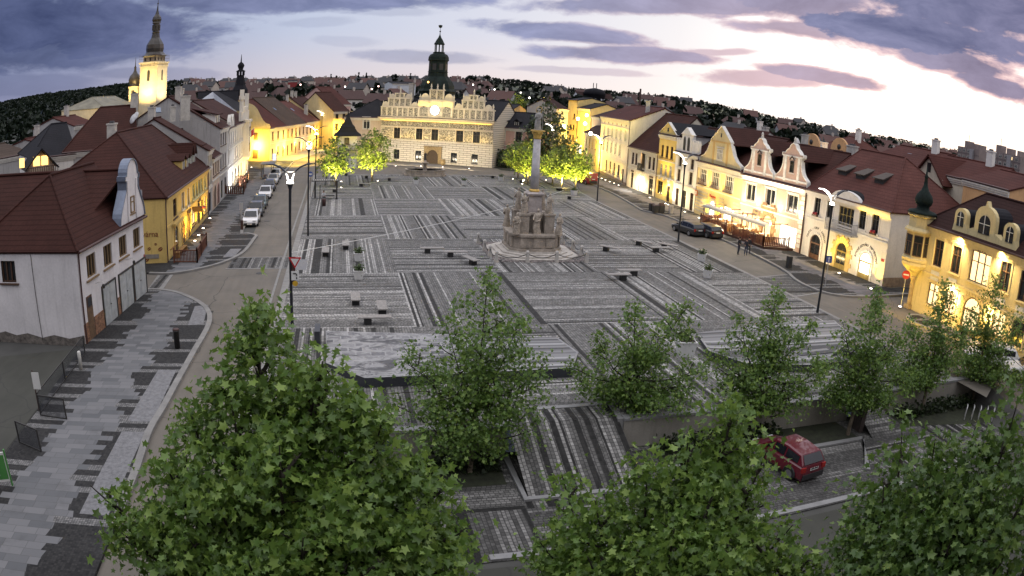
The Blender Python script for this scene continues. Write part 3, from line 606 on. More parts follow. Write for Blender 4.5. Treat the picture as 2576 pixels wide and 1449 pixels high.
each(b, 'frieze_panel', mFrB, r1); b = MB()
for x in us[:5]: b.vprism([(x-.75,6.42),(x+.75,6.42),(x,6.85)], -.14, 0)
each(b, 'window_pediment', mTrim, r1); pipe(r1, L+.05, -.1, .1, 10.8); chimney(r1, 19, 3.6, 12, 14.4); 
b = MB(); b.fr(5.6,6.4,2.0,3.2,11.7,12.05,.8); b.build('roof_vent', mGranD, r1)
r2, L, _ = building('row_house', 'low cream house with a recessed balcony and white shop light, beside the narrow yellow house', (45.97,110.73), (45.66,98.68), 12, 6.75, 12.5, sCream, mTile, ry=.5,
    wins=[(1.9,3.95,.85,1.75,brn),(3.35,3.95,.85,1.75,brn),(6.2,3.75,1.9,2.5,W(fr=mFrB,trim=mTrim,rec=.9,pane=M('loggia_wall',(.5,.3,.14)),mull=0,tr=0,sill=False)),(9.0,3.95,.85,1.75,brn),(10.6,3.95,.85,1.75,brn),(2.1,.1,1.1,2.5,dk),(5.9,.1,1.7,2.5,W(fr=mFrD,trim=None,pane=mLitW,sill=False)),(10,.1,1.6,2.5,dk)], group=RB, band=[3.35,3.1])
b = MB(); b.box(5.2,7.2,-.5,-.44,3.55,3.6); b.box(5.2,7.2,-.5,-.44,4.5,4.56)
for k in range(14): b.box(5.22+k*.15,5.25+k*.15,-.49,-.45,3.6,4.5)
b.box(5.1,7.3,-.5,0,3.42,3.54); b.build('balcony_railing', mFrD, r2); skylight(r2, 8.5, 3, 9.75, .75)
pipe(r2, L, -.1, .1, 6.7); b = MB(); b.box(1.5,2.7,-.06,0,2.72,3.0); b.build('sign_board', mFrB, r2); b = MB(); b.box(9.3,10.7,-.06,0,2.72,3.0); b.build('sign_board', mFrB, r2)
r3, L, _ = building('row_house', 'narrow bright yellow house with a triangular pediment between the cream and the white house', (45.7,98.66), (45.6,92.6), 9, 9.6, 9.7, sYel, mTile, wins=[(x,6.3,.75,1.6,W(fr=mFrB,trim=None)) for x in (1.3,2.95,4.6)]+[(x,3.6,.75,1.55,W(fr=mFrW,trim=None)) for x in (1.3,2.95,4.6)]+[(1.4,.75,1.5,1.8,dk),(4.4,.1,1.1,2.3,W(fr=mFrB,trim=None,sill=False))], group=RB, band=[3.3,5.75], ov=.1)
gable(r3, L/2, [(L/2,9.55),(L/2,9.85),(0,11.5)], .3, sYel, 9.5); b = MB(); slab(b, [(-.05,0,9.9),(L/2,0,11.55),(L/2,7,11.55),(-.05,7,9.9)], .12); slab(b, [(L/2,0,11.55),(L+.05,0,9.9),(L+.05,7,9.9),(L/2,7,11.55)], .12); b.build('pediment_roof', mSlate, r3); b = MB(); b.box(L/2-.25,L/2+.25,-.1,-.062,10.2,10.7); b.build('attic_window', mFrD, r3)
b = MB()
for x in (1.3,2.95,4.6): b.box(x-.2,x+.2,-.35,0,3.0,3.28)
each(b, 'console', mTrim, r3)
r4, L, _ = building('row_house', 'narrow white house crowned by a little belfry gable with twin arches', (45.6,92.6), (45.44,85.17), 10, 7.6, 11.2, sWht, mTile, wins=[(1.65,5.6,.9,1.7,brn),(5.5,5.6,.9,1.7,brn),(1.5,3.5,.9,1.55,brn),(5.35,3.5,.9,1.55,brn),(1.4,.1,1.0,2.4,W(fr=mFrB,trim=None,sill=False)),(3.7,.1,1.2,2.4,dk),(6.1,.1,1.0,2.4,W(fr=mFrB,trim=None,sill=False))], group=RB, band=[3.05,7.4], ov=.1)
b = MB(); b.box(.2,1.9,-.1,.3,7.75,9.3); b.box(5.2,7.2,-.1,.3,7.75,9.3); b.box(2.0,5.1,-.15,.45,7.75,10.2)
for k in range(3): b.box(.25+k*.65,.6+k*.65,-.12,.32,9.3,9.55); b.box(5.3+k*.7,5.65+k*.7,-.12,.32,9.3,9.55)
b.vprism([(1.8,10.2),(5.3,10.2),(3.55,11.2)], -.25, .5); b.build('belfry_gable', sWht, r4)
b = MB()
for x in (2.9,4.2): b.vprism([(x-.36,8.0),(x+.36,8.0),(x+.36,9.4),(x+.2,9.75),(x,9.9),(x-.2,9.75),(x-.36,9.4)], -.19, -.152)
each(b, 'belfry_opening', mFrD, r4); b = MB(); b.box(2.2,4.9,.5,4,8.5,10); slab(b, [(1.8,.4,10.3),(3.55,.4,11.2),(3.55,4,11.2),(1.8,4,10.3)], .1, 1); slab(b, [(3.55,.4,11.2),(5.3,.4,10.3),(5.3,4,10.3),(3.55,4,11.2)], .1, 1); b.build('belfry_roof', [sGrey, mSlate], r4)
pipe(r4, L, -.1, .1, 7.5)
SF = W(fr=mFrW, trim=mTrim, mull=3)
r5, L, _ = building('row_house', 'soft yellow house with one big curved gable edged in ochre and three balcony windows', (45.33,85.15), (44.76,72.55), 12, 7.05, 11.3, sYel2, mTile, wins=[(2.0,4.35,1.75,1.6,SF),(5.6,4.35,1.75,1.6,SF),(9.3,4.35,1.75,1.6,SF),(9.4,.3,1.8,1.9,W(fr=mFrW,trim=None,pane=mLitW))], group=RB, band=[3.7,6.2])
pf = [(5.7,7.05),(5.7,7.55),(5.2,7.75),(4.5,8.0),(3.7,8.6),(3.1,9.5),(2.75,10.0),(2.75,10.15),(0,12.0)]
gb_ = gable(r5, 6.3, pf, .3, sYel2, 7); b = MB()
for sg in (-1,1): b.box(6.3+sg*1.9-.25,6.3+sg*1.9+.25,-.1,-.062,7.1,9.9)
b.box(3.6,9.0,-.11,-.063,9.9,10.12); each(b, 'ochre_band', sOch, gb_); window(gb_, 6.3, 7.75, 1.5, 1.35, fr=mFrW, mull=3, rec=-.12, y=-.0); b = MB(); b.box(6.15,6.45,-.09,-.061,10.6,11.1); b.build('slit_window', mFrD, gb_)
b = MB(); slab(b, [(3.3,.2,9.9),(6.3,.2,12.0),(6.3,7,12.0),(3.3,4,9.9)], .12); slab(b, [(6.3,.2,12.0),(9.3,.2,9.9),(9.3,4,9.9),(6.3,7,12)], .12); b.build('gable_roof', mTile, r5)
for x in (2.0,5.6,9.3):
    b = MB(); b.box(x-1.0,x+1.0,-.4,-.35,4.2,4.25); b.box(x-1.0,x+1.0,-.4,-.35,4.85,4.9)
    for k in range(14): b.box(x-1+k*.148,x-.97+k*.148,-.39,-.36,4.25,4.85)
    b.box(x-1.0,x+1.0,-.4,0,4.08,4.18); b.build('balcony_railing', mGut, r5)
archdoor(r5, 5.3, 1.5, 2.4, pane=mLitW, sur=mTrim); signtext('Muzeum', (5.2,-.08,3.05), .52, M('sign_red',(.35,.05,.04)), r5, ext=.03); b = MB(); b.box(.5,1.2,-.4,-.3,2.5,3.2); b.box(.6,1.1,-.41,-.401,2.62,3.08,1); b.build('hanging_sign', [M('sign_orange',(.55,.14,.02)), mTrim], r5)
b = MB()
for k in range(7): b.box(.1, 3.6, -.05, 0, .5+k*.42, .72+k*.42); b.box(7.0, 8.2, -.05, 0, .5+k*.42, .72+k*.42); b.box(10.8, L-.1, -.05, 0, .5+k*.42, .72+k*.42)
each(b, 'rustication', M('stucco_grey_band',(.38,.36,.30),.9), r5); skylight(r5, 11.2, 3.0, 9.15, .62); skylight(r5, 12.1, 2.2, 8.6, .62); chimney(r5, 5.0, 7, 10.5, 12.4, 1.2, .5)
DW = W(fr=mFrW, trim=M('white_surround', (.7,.68,.62), .8), mull=1, tr=0)
r6, L, _ = building('row_house', 'pink house with two scrolled baroque gables above the brightly lit terrace restaurant', (44.76,72.55), (45.75,60.88), 12, 6.85, 10.9, sPink, mTile, wins=[(1.8,4.0,1.5,1.7,DW),(5.5,4.0,1.5,1.7,DW),(9.5,4.0,1.5,1.7,DW),(1.9,.3,2.4,2.0,W(fr=mFrB,trim=None,pane=mLit,mull=2)),(9.2,.3,3.0,2.2,W(fr=mFrW,trim=None,pane=mLitW,mull=2))], group=RB, band=[3.35], cornice=M('white_surround',(.7,.68,.62)))
pf = curve([(2.75,7.0),(2.75,7.5),(2.45,7.75),(2.0,8.1),(1.65,8.7),(1.5,9.4)],3)+[(1.5,9.9),(1.75,9.95),(1.75,10.2)]+curve([(1.3,10.2),(.95,10.55),(.6,10.75),(.35,11.15),(0,11.3)],3)
for x in (3.0,8.9):
    gb_ = gable(r6, x, pf, .35, sPink, 6.9, edge=M('white_surround',(.7,.68,.62))); b = MB(); b.box(x-1.35,x-.95,-.13,-.062,7.2,9.85); b.box(x+.95,x+1.35,-.13,-.062,7.2,9.85); b.box(x-2.7,x+2.7,-.15,-.063,7.3,7.5); b.box(x-1.6,x+1.6,-.16,-.064,9.85,10.0)
    each(b, 'gable_trim', M('white_surround',(.7,.68,.62)), gb_); window(gb_, x, 8.2, .62, 1.25, fr=mFrD, mull=0, rec=-.1)
    b = MB(); b.vprism([(x-.5,9.55),(x,10.0),(x+.5,9.55),(x+.35,9.55),(x,9.82),(x-.35,9.55)], -.2, -.1); b.build('eyebrow', mFrB, gb_)
    b = MB(); slab(b, [(x-1.7,.2,9.6),(x,.2,11.2),(x,7.5,11.2),(x-1.7,4.2,9.6)], .1); slab(b, [(x,.2,11.2),(x+1.7,.2,9.6),(x+1.7,4.2,9.6),(x,7.5,11.2)], .1); b.build('gable_roof', mTile, r6); b = MB(); b.lathe([(.14,0),(.2,.15),(.1,.32),(.16,.5),(.02,.75)], (x,.1,11.3), 8); each(b, 'finial', mTrim, gb_)
archdoor(r6, 5.5, 1.7, 2.9, pane=mLit, sur=M('portal_stone',(.30,.18,.09),.9,.3), ring=.5, vous=True); b = MB(); b.box(4.1,6.9,-.1,-.0,3.5,4.0); b.box(4.4,5.1,-.12,0,3.95,4.3); b.box(5.9,6.6,-.12,0,3.95,4.3); b.build('carved_relief', M('portal_stone',(.3,.18,.09)), r6)
b = MB(); b.box(2.6,4.0,-.1,-.02,2.55,3.15); sg_ = b.build('sign_board', mFrB, r6); signtext('Pizza', (3.3,-.12,2.85), .42, glow('sign_glow', (1.,.8,.3), 1.2), sg_); pipe(r6, L+.0, -.15, .1, 6.8); b = MB()
for k in range(12): b.box(L-.75-(k%2)*.25, L-.02, -.04, 0, .6+k*.5, 1.0+k*.5)
b.build('quoin', M('white_surround',(.7,.68,.62)), r6); chimney(r6, 2, 7.5, 10, 12.2); chimney(r6, 10, 8, 10, 11.8, 1.4)
mst = M('plum_trim', (.62,.60,.58), .9, .08)
r7, L, rf7 = building('corner_house', 'white corner house with three arched shop doors, balcony and big hipped red roof', (45.75,60.88), (46.15,47.7), 13, 6.9, 11.6, stucco('warm_white', (.62,.59,.55), .2), mTileP, hip=(1.0,5.2), ry=.5,
    wins=[(2.0,4.55,.85,1.7,W(fr=mFrD,trim=mst)),(4.1,4.55,.85,1.7,W(fr=mFrD,trim=mst)),(6.7,3.85,2.3,2.3,W(fr=M('olive_frame',(.22,.17,.06)),trim=None,mull=3,sill=False)),(9.2,4.55,.85,1.7,W(fr=mFrD,trim=mst)),(11.1,4.55,.85,1.7,W(fr=mFrD,trim=mst))], group=RB, band=[3.95,4.2], cornice=mst, plinth=None, sidew=[(1,4.5,4.3,.9,1.7,W(fr=mFrB,trim=mst)),(1,4.7,1.0,.8,1.6,W(fr=mFrW,trim=None,pane=sBei))])
archdoor(r7, 2.4, 1.8, 2.5, pane=mGlass, sur=mst, ring=.25, mat=mDoor); archdoor(r7, 6.7, 1.7, 2.6, pane=mGlass, sur=M('rustic_quoins',(.55,.42,.18),.9), ring=.55, vous=True, mat=M('olive_frame',(.22,.17,.06))); archdoor(r7, 10.4, 1.8, 2.5, pane=mLitW, sur=mst, ring=.25, mat=M('olive_frame',(.22,.17,.06)))
arctext('TEXTIL - OBUV - KABELKY', 2.4, 1.7, 1.55, .34, mFrD, r7, 165, 15); arctext('BYTOVÉ DOPLŇKY PAPÍRNICTVÍ', 10.4, 1.7, 1.55, .34, mFrD, r7, 172, 8)
b = MB(); b.box(4.6,8.8,-.95,0,3.62,3.78); b.box(4.6,8.8,-.95,-.9,4.75,4.8); b.box(4.6,4.65,-.95,0,4.75,4.8); b.box(8.75,8.8,-.95,0,4.75,4.8)
for k in range(24): b.box(4.62+k*.178,4.65+k*.178,-.94,-.91,3.78,4.75)
for k in range(5): b.box(4.61,4.64,-.9+k*.18,-.87+k*.18,3.78,4.75); b.box(8.76,8.79,-.9+k*.18,-.87+k*.18,3.78,4.75)
b.build('balcony', M('railing_grey',(.3,.3,.31),.5), r7)
b = MB(); arc = [(6.7+2.3*math.cos(a), 6.75+1.0*math.sin(a)) for a in [PI*k/12 for k in range(13)]]; b.vprism([(4.4,6.5),(9.0,6.5)]+arc, -.32, .1); pd_ = b.build('segmental_pediment', mst, r7); b = MB(); arc2 = [(6.7+2.4*math.cos(a), 6.78+1.05*math.sin(a)) for a in [PI*k/12 for k in range(13)]]; b.vprism([(4.3,6.6),(9.1,6.6)]+arc2, .101, 1.7); b.build('pediment_roof', mSlate, pd_)
for x, q in ((2.5,0),(5.4,0),(8.3,0)):
    b = MB(); zz = 8.9; yy = 2.55
    b.add([(x-.65,yy,zz),(x+.65,yy,zz),(x+.65,yy,zz+.5),(x-.65,yy,zz+.5)], [(0,1,2,3)], 1); slab(b, [(x-.85,yy-.25,zz+.5),(x+.85,yy-.25,zz+.5),(x+.55,yy+1.9,zz+1.25),(x-.55,yy+1.9,zz+1.25)], .1); b.add([(x-.65,yy,zz),(x-.65,yy,zz+.5),(x-.55,yy+1.6,zz+1.15)], [(0,1,2)], 1); b.add([(x+.65,yy,zz),(x+.65,yy,zz+.5),(x+.55,yy+1.6,zz+1.15)], [(2,1,0)], 1); b.build('roof_hatch', [M('weathered_board',(.06,.045,.035)), mFrD], r7)
pipe(r7, .08, -.1, .1, 6.8); b = MB(); b.box(12.6,13.0,-.05,-.01,2.3,2.55); b.build('street_plate', M('sign_red',(.35,.05,.04)), r7); b = MB(); b.box(11.6,12.1,-.04,-.005,.9,1.5); b.build('meter_box', mTrim, r7); b = MB(); b.box(L-.05,L+.02,.02,6,.0,.9); b.build('stone_base', gates, r7)
for x in (2.0,11.1):
    b = MB(); b.box(x-.42,x+.42,-.34,-.14,4.42,4.6); b.ball((x-.2,-.24,4.68),.16,6,1); b.ball((x+.18,-.25,4.7),.17,6,1); b.build('flower_box', [mFrB, M('red_flowers',(.25,.02,.03),.8,.5,8.)], r7)
a8 = math.radians(-93); A8 = (43.77,41.16); B8 = (A8[0]+24*math.cos(a8), A8[1]+24*math.sin(a8))
WT = W(fr=mFrB, trim=sYel2, tr=1); WL = W(fr=mFrB, trim=sYel2, tr=1, pane=mLit)
r8, L, _ = building('corner_house', 'yellow mansion with an onion domed corner oriel, mansard dormers and floodlit wall', A8, B8, 13, 7.15, 10.3, sYel2, mTile3, hip=(3.4,0), ry=.32, wins=[(2.4,4.15,.95,1.9,WT),(4.6,4.15,.95,1.9,WT),(7.4,4.1,1.9,2.1,W(fr=mFrB,trim=sYel2,mull=2,pane=mLit)),(10.2,4.3,.95,1.9,WT),(12.4,4.15,.95,1.9,WT),(15.5,4.15,.95,1.9,WT),(2.5,1.0,1.1,1.6,WL),(4.7,1.0,1.1,1.6,WL),(10.4,1.0,1.1,1.6,WL),(12.6,1.0,1.1,1.6,WT)], band=[3.3], cornice=sYel2, group=RB)
archdoor(r8, 7.4, 2.0, 2.9, pane=mLit, sur=M('rustic_quoins',(.55,.42,.18),.9), ring=.4, vous=True); signtext('ALEX', (7.4,-.06,6.5), .42, mGut, r8)
b = MB()
for x in (2.4,4.6,10.2,12.4): b.box(x-.5,x+.5,-.05,0,2.95,3.75); b.box(x-.36,x+.36,-.07,-.051,3.08,3.62)
b.build('wall_panel', mTrim, r8)
for x, wd in ((4.4,.7),(7.2,1.15),(10.0,.7)):
    b = MB(); hgt_ = 1.3 if wd < 1 else 1.6
    ar = [(x+wd*math.cos(a), 7.6+hgt_-.3+wd*.8*math.sin(a)) for a in [PI*k/10 for k in range(11)]]; b.vprism([(x-wd-.15,7.3),(x+wd+.15,7.3),(x+wd,8.0)]+ar+[(x-wd,8.0)], .05, .5)
    if wd > 1: b.vprism([(x-2.0,7.3),(x-1.2,7.3),(x-1.2,8.0),(x-2.0,7.7)], .06, 1.6); b.vprism([(x+1.2,7.3),(x+2.0,7.3),(x+2.0,7.7),(x+1.2,8.0)], .06, 1.6); b.vprism([(x-.3,9.5),(x+.3,9.5),(x,10.2)], .04, .5)
    d_ = b.build('dormer', sYel2, r8); b = MB(); b.vprism([(x-wd,7.6),(x+wd,7.6)]+[(x+wd*.98*math.cos(a), 7.58+hgt_-.3+wd*.78*math.sin(a)) for a in [PI*k/10 for k in range(11)]], .51, 2.4); b.build('dormer_roof', mSlate, d_); b = MB(); w2 = wd*.55; ar = [(x+w2*math.cos(a), 8.5+w2*math.sin(a)) for a in [PI*k/8 for k in range(9)]]; b.vprism([(x-w2,7.75),(x+w2,7.75)]+ar, .0, .045); each(b, 'dormer_window', mGlass, d_); b = MB(); b.box(x-.03,x+.03,-.03,-.001,7.75,8.5+w2); b.box(x-w2,x+w2,-.03,-.001,8.45,8.5); b.build('glazing_bar', mTrim, d_)
# the corner oriel, on a column
b = MB(); cx, cy0 = -.15, -.1; P8 = PI/8
b.lathe([(.34,2.75),(.5,2.95),(.62,3.1),(.8,3.2),(.9,3.35),(1.1,3.45),(1.2,3.62),(1.32,3.7),(1.32,3.95)], (cx,cy0,0), 8, rot=P8, smooth=False); b.lathe([(1.22,3.95),(1.22,6.5)], (cx,cy0,0), 8, rot=P8, smooth=False); b.lathe([(1.45,6.4),(1.45,6.55),(1.15,6.75),(1.15,7.6),(1.35,7.7),(1.3,7.85)], (cx,cy0,0), 8, rot=P8, smooth=False); b.lathe([(1.34,4.0),(1.38,4.25),(1.24,4.3)], (cx,cy0,0), 8, rot=P8, smooth=False)
orl = b.build('oriel', sYel2, r8); b = MB()
for k in range(8):
    a = PI/4*k; c_, s_ = math.cos(a), math.sin(a); rr = 1.22*math.cos(P8)+.03; pw = .34
    q = lambda u, z, r: (cx+c_*r-s_*u, cy0+s_*r+c_*u, z)
    for u0, u1, z0, z1, r in ((-pw,pw,4.55,6.1,rr),):
        b.add([q(u0,z0,r),q(u1,z0,r),q(u1,z1,r),q(u0,z1,r)], [(0,1,2,3)], 0)
    for u0, u1, z0, z1 in ((-pw-.07,-pw,4.5,6.15),(pw,pw+.07,4.5,6.15),(-pw,pw,4.48,4.55),(-pw,pw,6.1,6.17),(-pw,pw,5.55,5.6),(-.025,.025,4.55,5.55)):
        b.add([q(u0,z0,rr+.03),q(u1,z0,rr+.03),q(u1,z1,rr+.03),q(u0,z1,rr+.03)], [(0,1,2,3)], 1)
b.build('oriel_window', [mGlass, mFrB], orl); b = MB(); b.lathe([(1.4,7.85),(1.25,8.05),(.62,8.2),(.55,8.45),(.75,8.65),(.85,8.95),(.72,9.35),(.36,9.75),(.2,10.1),(.13,10.7),(.2,10.85),(.1,11.0),(.03,11.7)], (cx,cy0,0), 12); b.build('onion_dome', mCopper, orl)
b = MB(); b.box(cx-.32,cx+.32,cy0-.32,cy0+.32,0,.35); b.lathe([(.26,.35),(.22,.55),(.19,2.3),(.28,2.5),(.34,2.75)], (cx,cy0,0), 10); b.build('column', M('sandstone',(.36,.27,.15),.9,.25), orl)
# ================= left side of the square
LB = 'row houses along the left street'
eL = Vector((-.0286,.9996,0)); pL = lambda u: (-14.51+eL.x*u, 57.11+eL.y*u)
mGar = M('garage_metal', (.36,.38,.38), .55, .2, 2., streak=.4); sL1 = stucco('garage_white', (.60,.58,.58), .25)
h1, L, _ = building('garage_house', 'white house with metal garage doors and a tall curved gable, nearest on the left', (-15.03,37.29), (-13.98,48.32), 8, 5.4, 9.0, sL1, mTile, hip=(4.3,0), wins=[(1.9,3.5,1.15,1.2,W(fr=M('frame_tan',(.2,.13,.06)),trim=None,mull=2,tr=0)),(4.5,3.5,1.15,1.2,W(fr=M('frame_tan',(.2,.13,.06)),trim=None,mull=2,tr=0)),(7.1,3.5,1.15,1.2,W(fr=M('frame_tan',(.2,.13,.06)),trim=None,mull=2,tr=0)),(9.7,3.5,1.1,1.2,W(fr=M('frame_tan',(.2,.13,.06)),trim=None,mull=2,tr=0))], cornice=None, sidew=[(0,5.15,3.6,1.1,1.25,W(fr=mFrB,trim=None,mull=2,tr=0))], ov=.3)
pf = curve([(2.3,5.5),(2.1,6.2),(1.6,6.9),(1.1,7.6)],3)+[(1.1,8.2),(1.25,8.22),(1.25,8.45)]+[(1.0*math.cos(a), 8.5+1.0*math.sin(a)) for a in [PI*k/14 for k in range(8)]]
gb_ = gable(h1, 8.9, pf, .5, sL1, 5.4, edge=mBlueMetal, y=-.08); window(gb_, 8.9, 6.0, .7, 1.1, fr=M('frame_tan',(.2,.13,.06)), trim=None, mull=0, rec=-.1, y=0.)
b = MB(); b.box(8.0,8.25,-.16,-.081,5.6,8.2); b.box(9.55,9.8,-.16,-.081,5.6,8.2); b.build('pilaster', sL1, gb_)
b = MB(); th = .14
slab(b, [(8.9,.3,8.8),(8.9,26,8.8),(3.2,26,5.3),(3.2,2.0,5.3)], th); slab(b, [(8.9,.3,8.8),(11.3,.3,7.3),(11.3,26,7.3),(8.9,26,8.8)], th); b.tube([(8.9,.3,8.85),(8.9,26,8.85)], .12, 6); b.build('wing_roof', mTile, h1)
b = MB(); b.box(3.5,11.08,8.01,25.5,-.05,5.3); b.add([(11.08,0,5.3),(11.08,25.5,5.3),(11.08,25.5,7.2),(11.08,0,7.2)], [(0,1,2,3)]); b.build('wing_wall', sL1, h1)
b = MB(); b.tube([(6.4,2.2,7.35),(8.3,4.4,8.5)], .11, 6); b.tube([(3.6,7.9,5.7),(5.6,6.6,6.9)], .11, 6); b.build('valley_flashing', mBlueMetal, h1)
chimney(h1, 3.4, 11.3, 6, 9.0, .9, .9, mBrick); pipe(h1, .06, -.09, .1, 5.3); b = MB(); b.tube([(3,-.02,.3),(3,-.02,.31)], .01, 4)
for x, w_ in ((4.2,2.1),(7.15,2.35),(9.8,2.3)):
    b = MB(); b.box(x-w_/2-.1,x-w_/2,-.09,-.002,.1,2.5); b.box(x+w_/2,x+w_/2+.1,-.09,-.002,.1,2.5); b.box(x-w_/2-.1,x+w_/2+.1,-.09,-.002,2.5,2.6)
    for k in range(2):
        xa = x-w_/2+k*w_/2+.015; xb = xa+w_/2-.03; b.box(xa,xb,-.05,-.002,.12,2.48,1); b.box(xa+.1,xb-.1,-.065,-.051,.25,1.2,1); b.box(xa+.1,xb-.1,-.065,-.051,1.35,2.35,1)
    b.box(x-.02,x+.1,-.11,-.066,1.2,1.25); b.build('garage_door', [mFrD, mGar], h1)
b = MB()
for xa, xb in ((0.02,.65),(1.6,3.05),(5.35,5.87),(8.43,8.55),(11.0,11.06)): b.box(xa,xb,-.05,-.001,-.05,1.2)
each(b, 'stone_facing', M('rough_stone', (.20,.105,.06), .95, .6, 5., fine=14., bump=.05), h1); b = MB(); b.box(.7,1.5,-.045,-.003,.1,1.9); b.box(.82,1.38,-.06,-.046,2.0,2.5,1); b.box(.72,1.48,-.05,-.003,1.9,2.6,2); b.build('door', [M('old_door',(.12,.07,.035),.8,.3,4.), mGlass, mFrB], h1)
b = MB(); b.add([(-.02,.02,-.05),(-.02,8,-.05),(-.02,8,.55),(-.02,7,.4),(-.02,6,.62),(-.02,5.1,.42),(-.02,4.2,.58),(-.02,3.1,.35),(-.02,2.2,.55),(-.02,1.1,.38),(-.02,.02,.6)], [tuple(range(10,-1,-1))]); b.build('damp_base', M('damp_plaster',(.13,.115,.10),.95,.5,3.), h1)
b = MB(); b.tube([(-.03,3.1,.2),(-.03,3.3,5.2)], .018, 5); b.build('cable', mFrD, h1); b = MB(); b.box(10.85,11.0,-.04,-.005,2.5,2.75); b.build('house_number', M('sign_red',(.35,.05,.04)), h1)
sL2 = stucco('cafe_yellow', (.56,.40,.13), .3); GT = W(fr=M('frame_pale_green',(.3,.34,.22)), trim=M('pale_green_trim',(.45,.45,.28)))
h2, L, rf = building('cafe_house', 'yellow café house with a hipped red roof, coffee beans painted on its side wall', pL(0), pL(23), 13, 5.4, 10.3, sL2, mTile, hip=(7.6,1.0), wins=[(4.2,3.1,1.35,1.45,W(fr=mFrB,trim=None,mull=1)),(8.0,3.2,.8,1.5,brn),(10.8,3.1,.8,1.5,brn),(14.0,3.2,1.1,1.4,GT),(15.7,3.2,1.1,1.4,GT),(17.4,3.2,1.1,1.4,GT),(19.1,3.2,1.1,1.4,GT),(21.2,3.4,.8,1.4,GT),(13.8,.7,2.0,1.5,W(fr=mFrB,trim=None,pane=mLit)),(17.0,.2,1.2,2.2,dk),(19.2,.2,1.2,2.2,W(fr=mFrB,trim=None,sill=False)),(21.3,.6,1.5,1.6,W(fr=mFrB,trim=None,pane=mLit))], group=LB, band=[2.75], sidew=[(0,4.6,3.5,.9,1.4,W(fr=mFrB,trim=None,mull=1))], cornice=sL2)
archdoor(h2, 4.2, 1.3, 2.2, mat=mFrB, sur=sL2, ring=.15, pane=mGlass); archdoor(h2, 7.7, 1.2, 2.1, mat=mDoor, sur=sL2, ring=.15); archdoor(h2, 10.8, 1.1, 2.2, mat=mDoor, sur=sL2, ring=.12)
b = MB(); b.vprism([(2.6,2.55),(6.0,2.55),(6.0,2.75),(2.6,2.75)], -.35, 0); b.box(9.9,11.6,-.12,-.02,2.35,2.7,1); b.box(12.3,12.45,-1.1,-.1,2.2,2.7,1); b.box(16.4,17.8,-.12,-.01,2.5,2.85,1); b.box(15.5,16.3,-.9,-.05,2.0,2.15,2); b.build('sign_board', [sL2, mFrB, M('sign_red',(.35,.05,.04))], h2)
pipe(h2, -.08, -.1, .1, 5.3); pipe(h2, 23, -.1, .1, 5.3)
mCof = M('coffee_brown', (.16,.05,.02), .8, .15); signtext('Kavárna', (-.03,1.75,2.45), .66, mCof, h2, rz=-PI/2, ext=.012)
b = MB()
for yy, zz, r, an in ((1.55,1.25,.17,.5),(.55,1.2,.22,.6),(.95,1.62,.13,.2),(1.8,.35,.2,.8),(2.8,1.7,.2,.4),(3.6,.8,.22,.7)):
    ca, sa = math.cos(an), math.sin(an)
    for sg in (-1, 1):
        pts = [(math.cos(a)*r, math.sin(a)*r*.62) for a in [PI*k/8 for k in range(9)]] if sg > 0 else [(math.cos(a)*r, math.sin(a)*r*.62) for a in [PI+PI*k/8 for k in range(9)]]
        pts = [(p[0], p[1]+sg*.018) for p in pts]; b.add([(-.012, yy-(p[0]*ca-p[1]*sa), zz+p[0]*sa+p[1]*ca) for p in pts], [tuple(range(len(pts)))])
each(b, 'painted_bean', mCof, h2); b = MB(); b.box(-.06,-.005,2.0,2.9,.75,1.9); b.box(-.065,-.061,2.1,2.8,1.0,1.6,1); b.build('poster', [mFrW, M('print_grey',(.25,.22,.24),.8,.7,9.)], h2); b = MB(); b.box(-.05,-.004,.7,2.9,.45,.8); b.build('plaster_patch', M('patch_grey',(.22,.20,.17),.9,.2), h2)
dormer(h2, 13.5, 1.0, 5.85, 1.5, 1.35, 3, sL2, mTile, 1, .28); dormer(h2, 15.6, 1.0, 5.85, 1.3, 1.35, 3, sL2, mTile, 1, .28); dormer(h2, 18.5, 1.1, 5.9, 1.25, 1.5, 3, M('pale_green_wall',(.34,.38,.30)), mTile, 1, .75); dormer(h2, 20.3, 1.1, 5.9, 1.25, 1.5, 3, M('pale_green_wall',(.34,.38,.30)), mTile, 1, .75); chimney(h2, 8.2, 7.2, 9.6, 11.2, .9, .8)
h3, L, _ = building('row_house', 'narrow white house with a grey gable wall rising beside the café roof', pL(23.05), pL(26.6), 13, 7.3, 11.0, sGrey, mTile, wins=[(1.0,5.3,.8,1.4,brn),(2.5,5.3,.8,1.4,brn),(1.0,3.2,.8,1.5,brn),(2.5,3.2,.8,1.5,brn),(1.8,.2,1.6,2.2,dk)], group=LB, band=[2.8,4.95]); chimney(h3, 1.0, 7, 10.4, 12.3, .8, .8)
b = MB(); slab(b, [(.2,.6,7.9),(3.4,.6,7.9),(3.2,5.2,9.4),(.2,5.2,9.4)], .1); b.box(.3,3.3,.8,4.8,7.2,7.9,1); b.build('shed_dormer', [mTile, sGrey], h3)
h4, L, _ = building('row_house', 'low pink and beige house with arched ground floor doors, tucked below the tall grey gable', pL(26.65), pL(33.2), 10, 6.1, 9.2, sBei, mTile, wins=[(1.4,3.9,.9,1.5,nob),(3.3,3.9,.9,1.5,nob),(5.2,3.9,.9,1.5,nob)], group=LB, band=[3.3]); archdoor(h4, 2.0, 1.6, 2.6, mat=mFrB, sur=sBei, ring=.2); archdoor(h4, 5.0, 1.4, 2.4, mat=mFrB, sur=sRose, ring=.2)
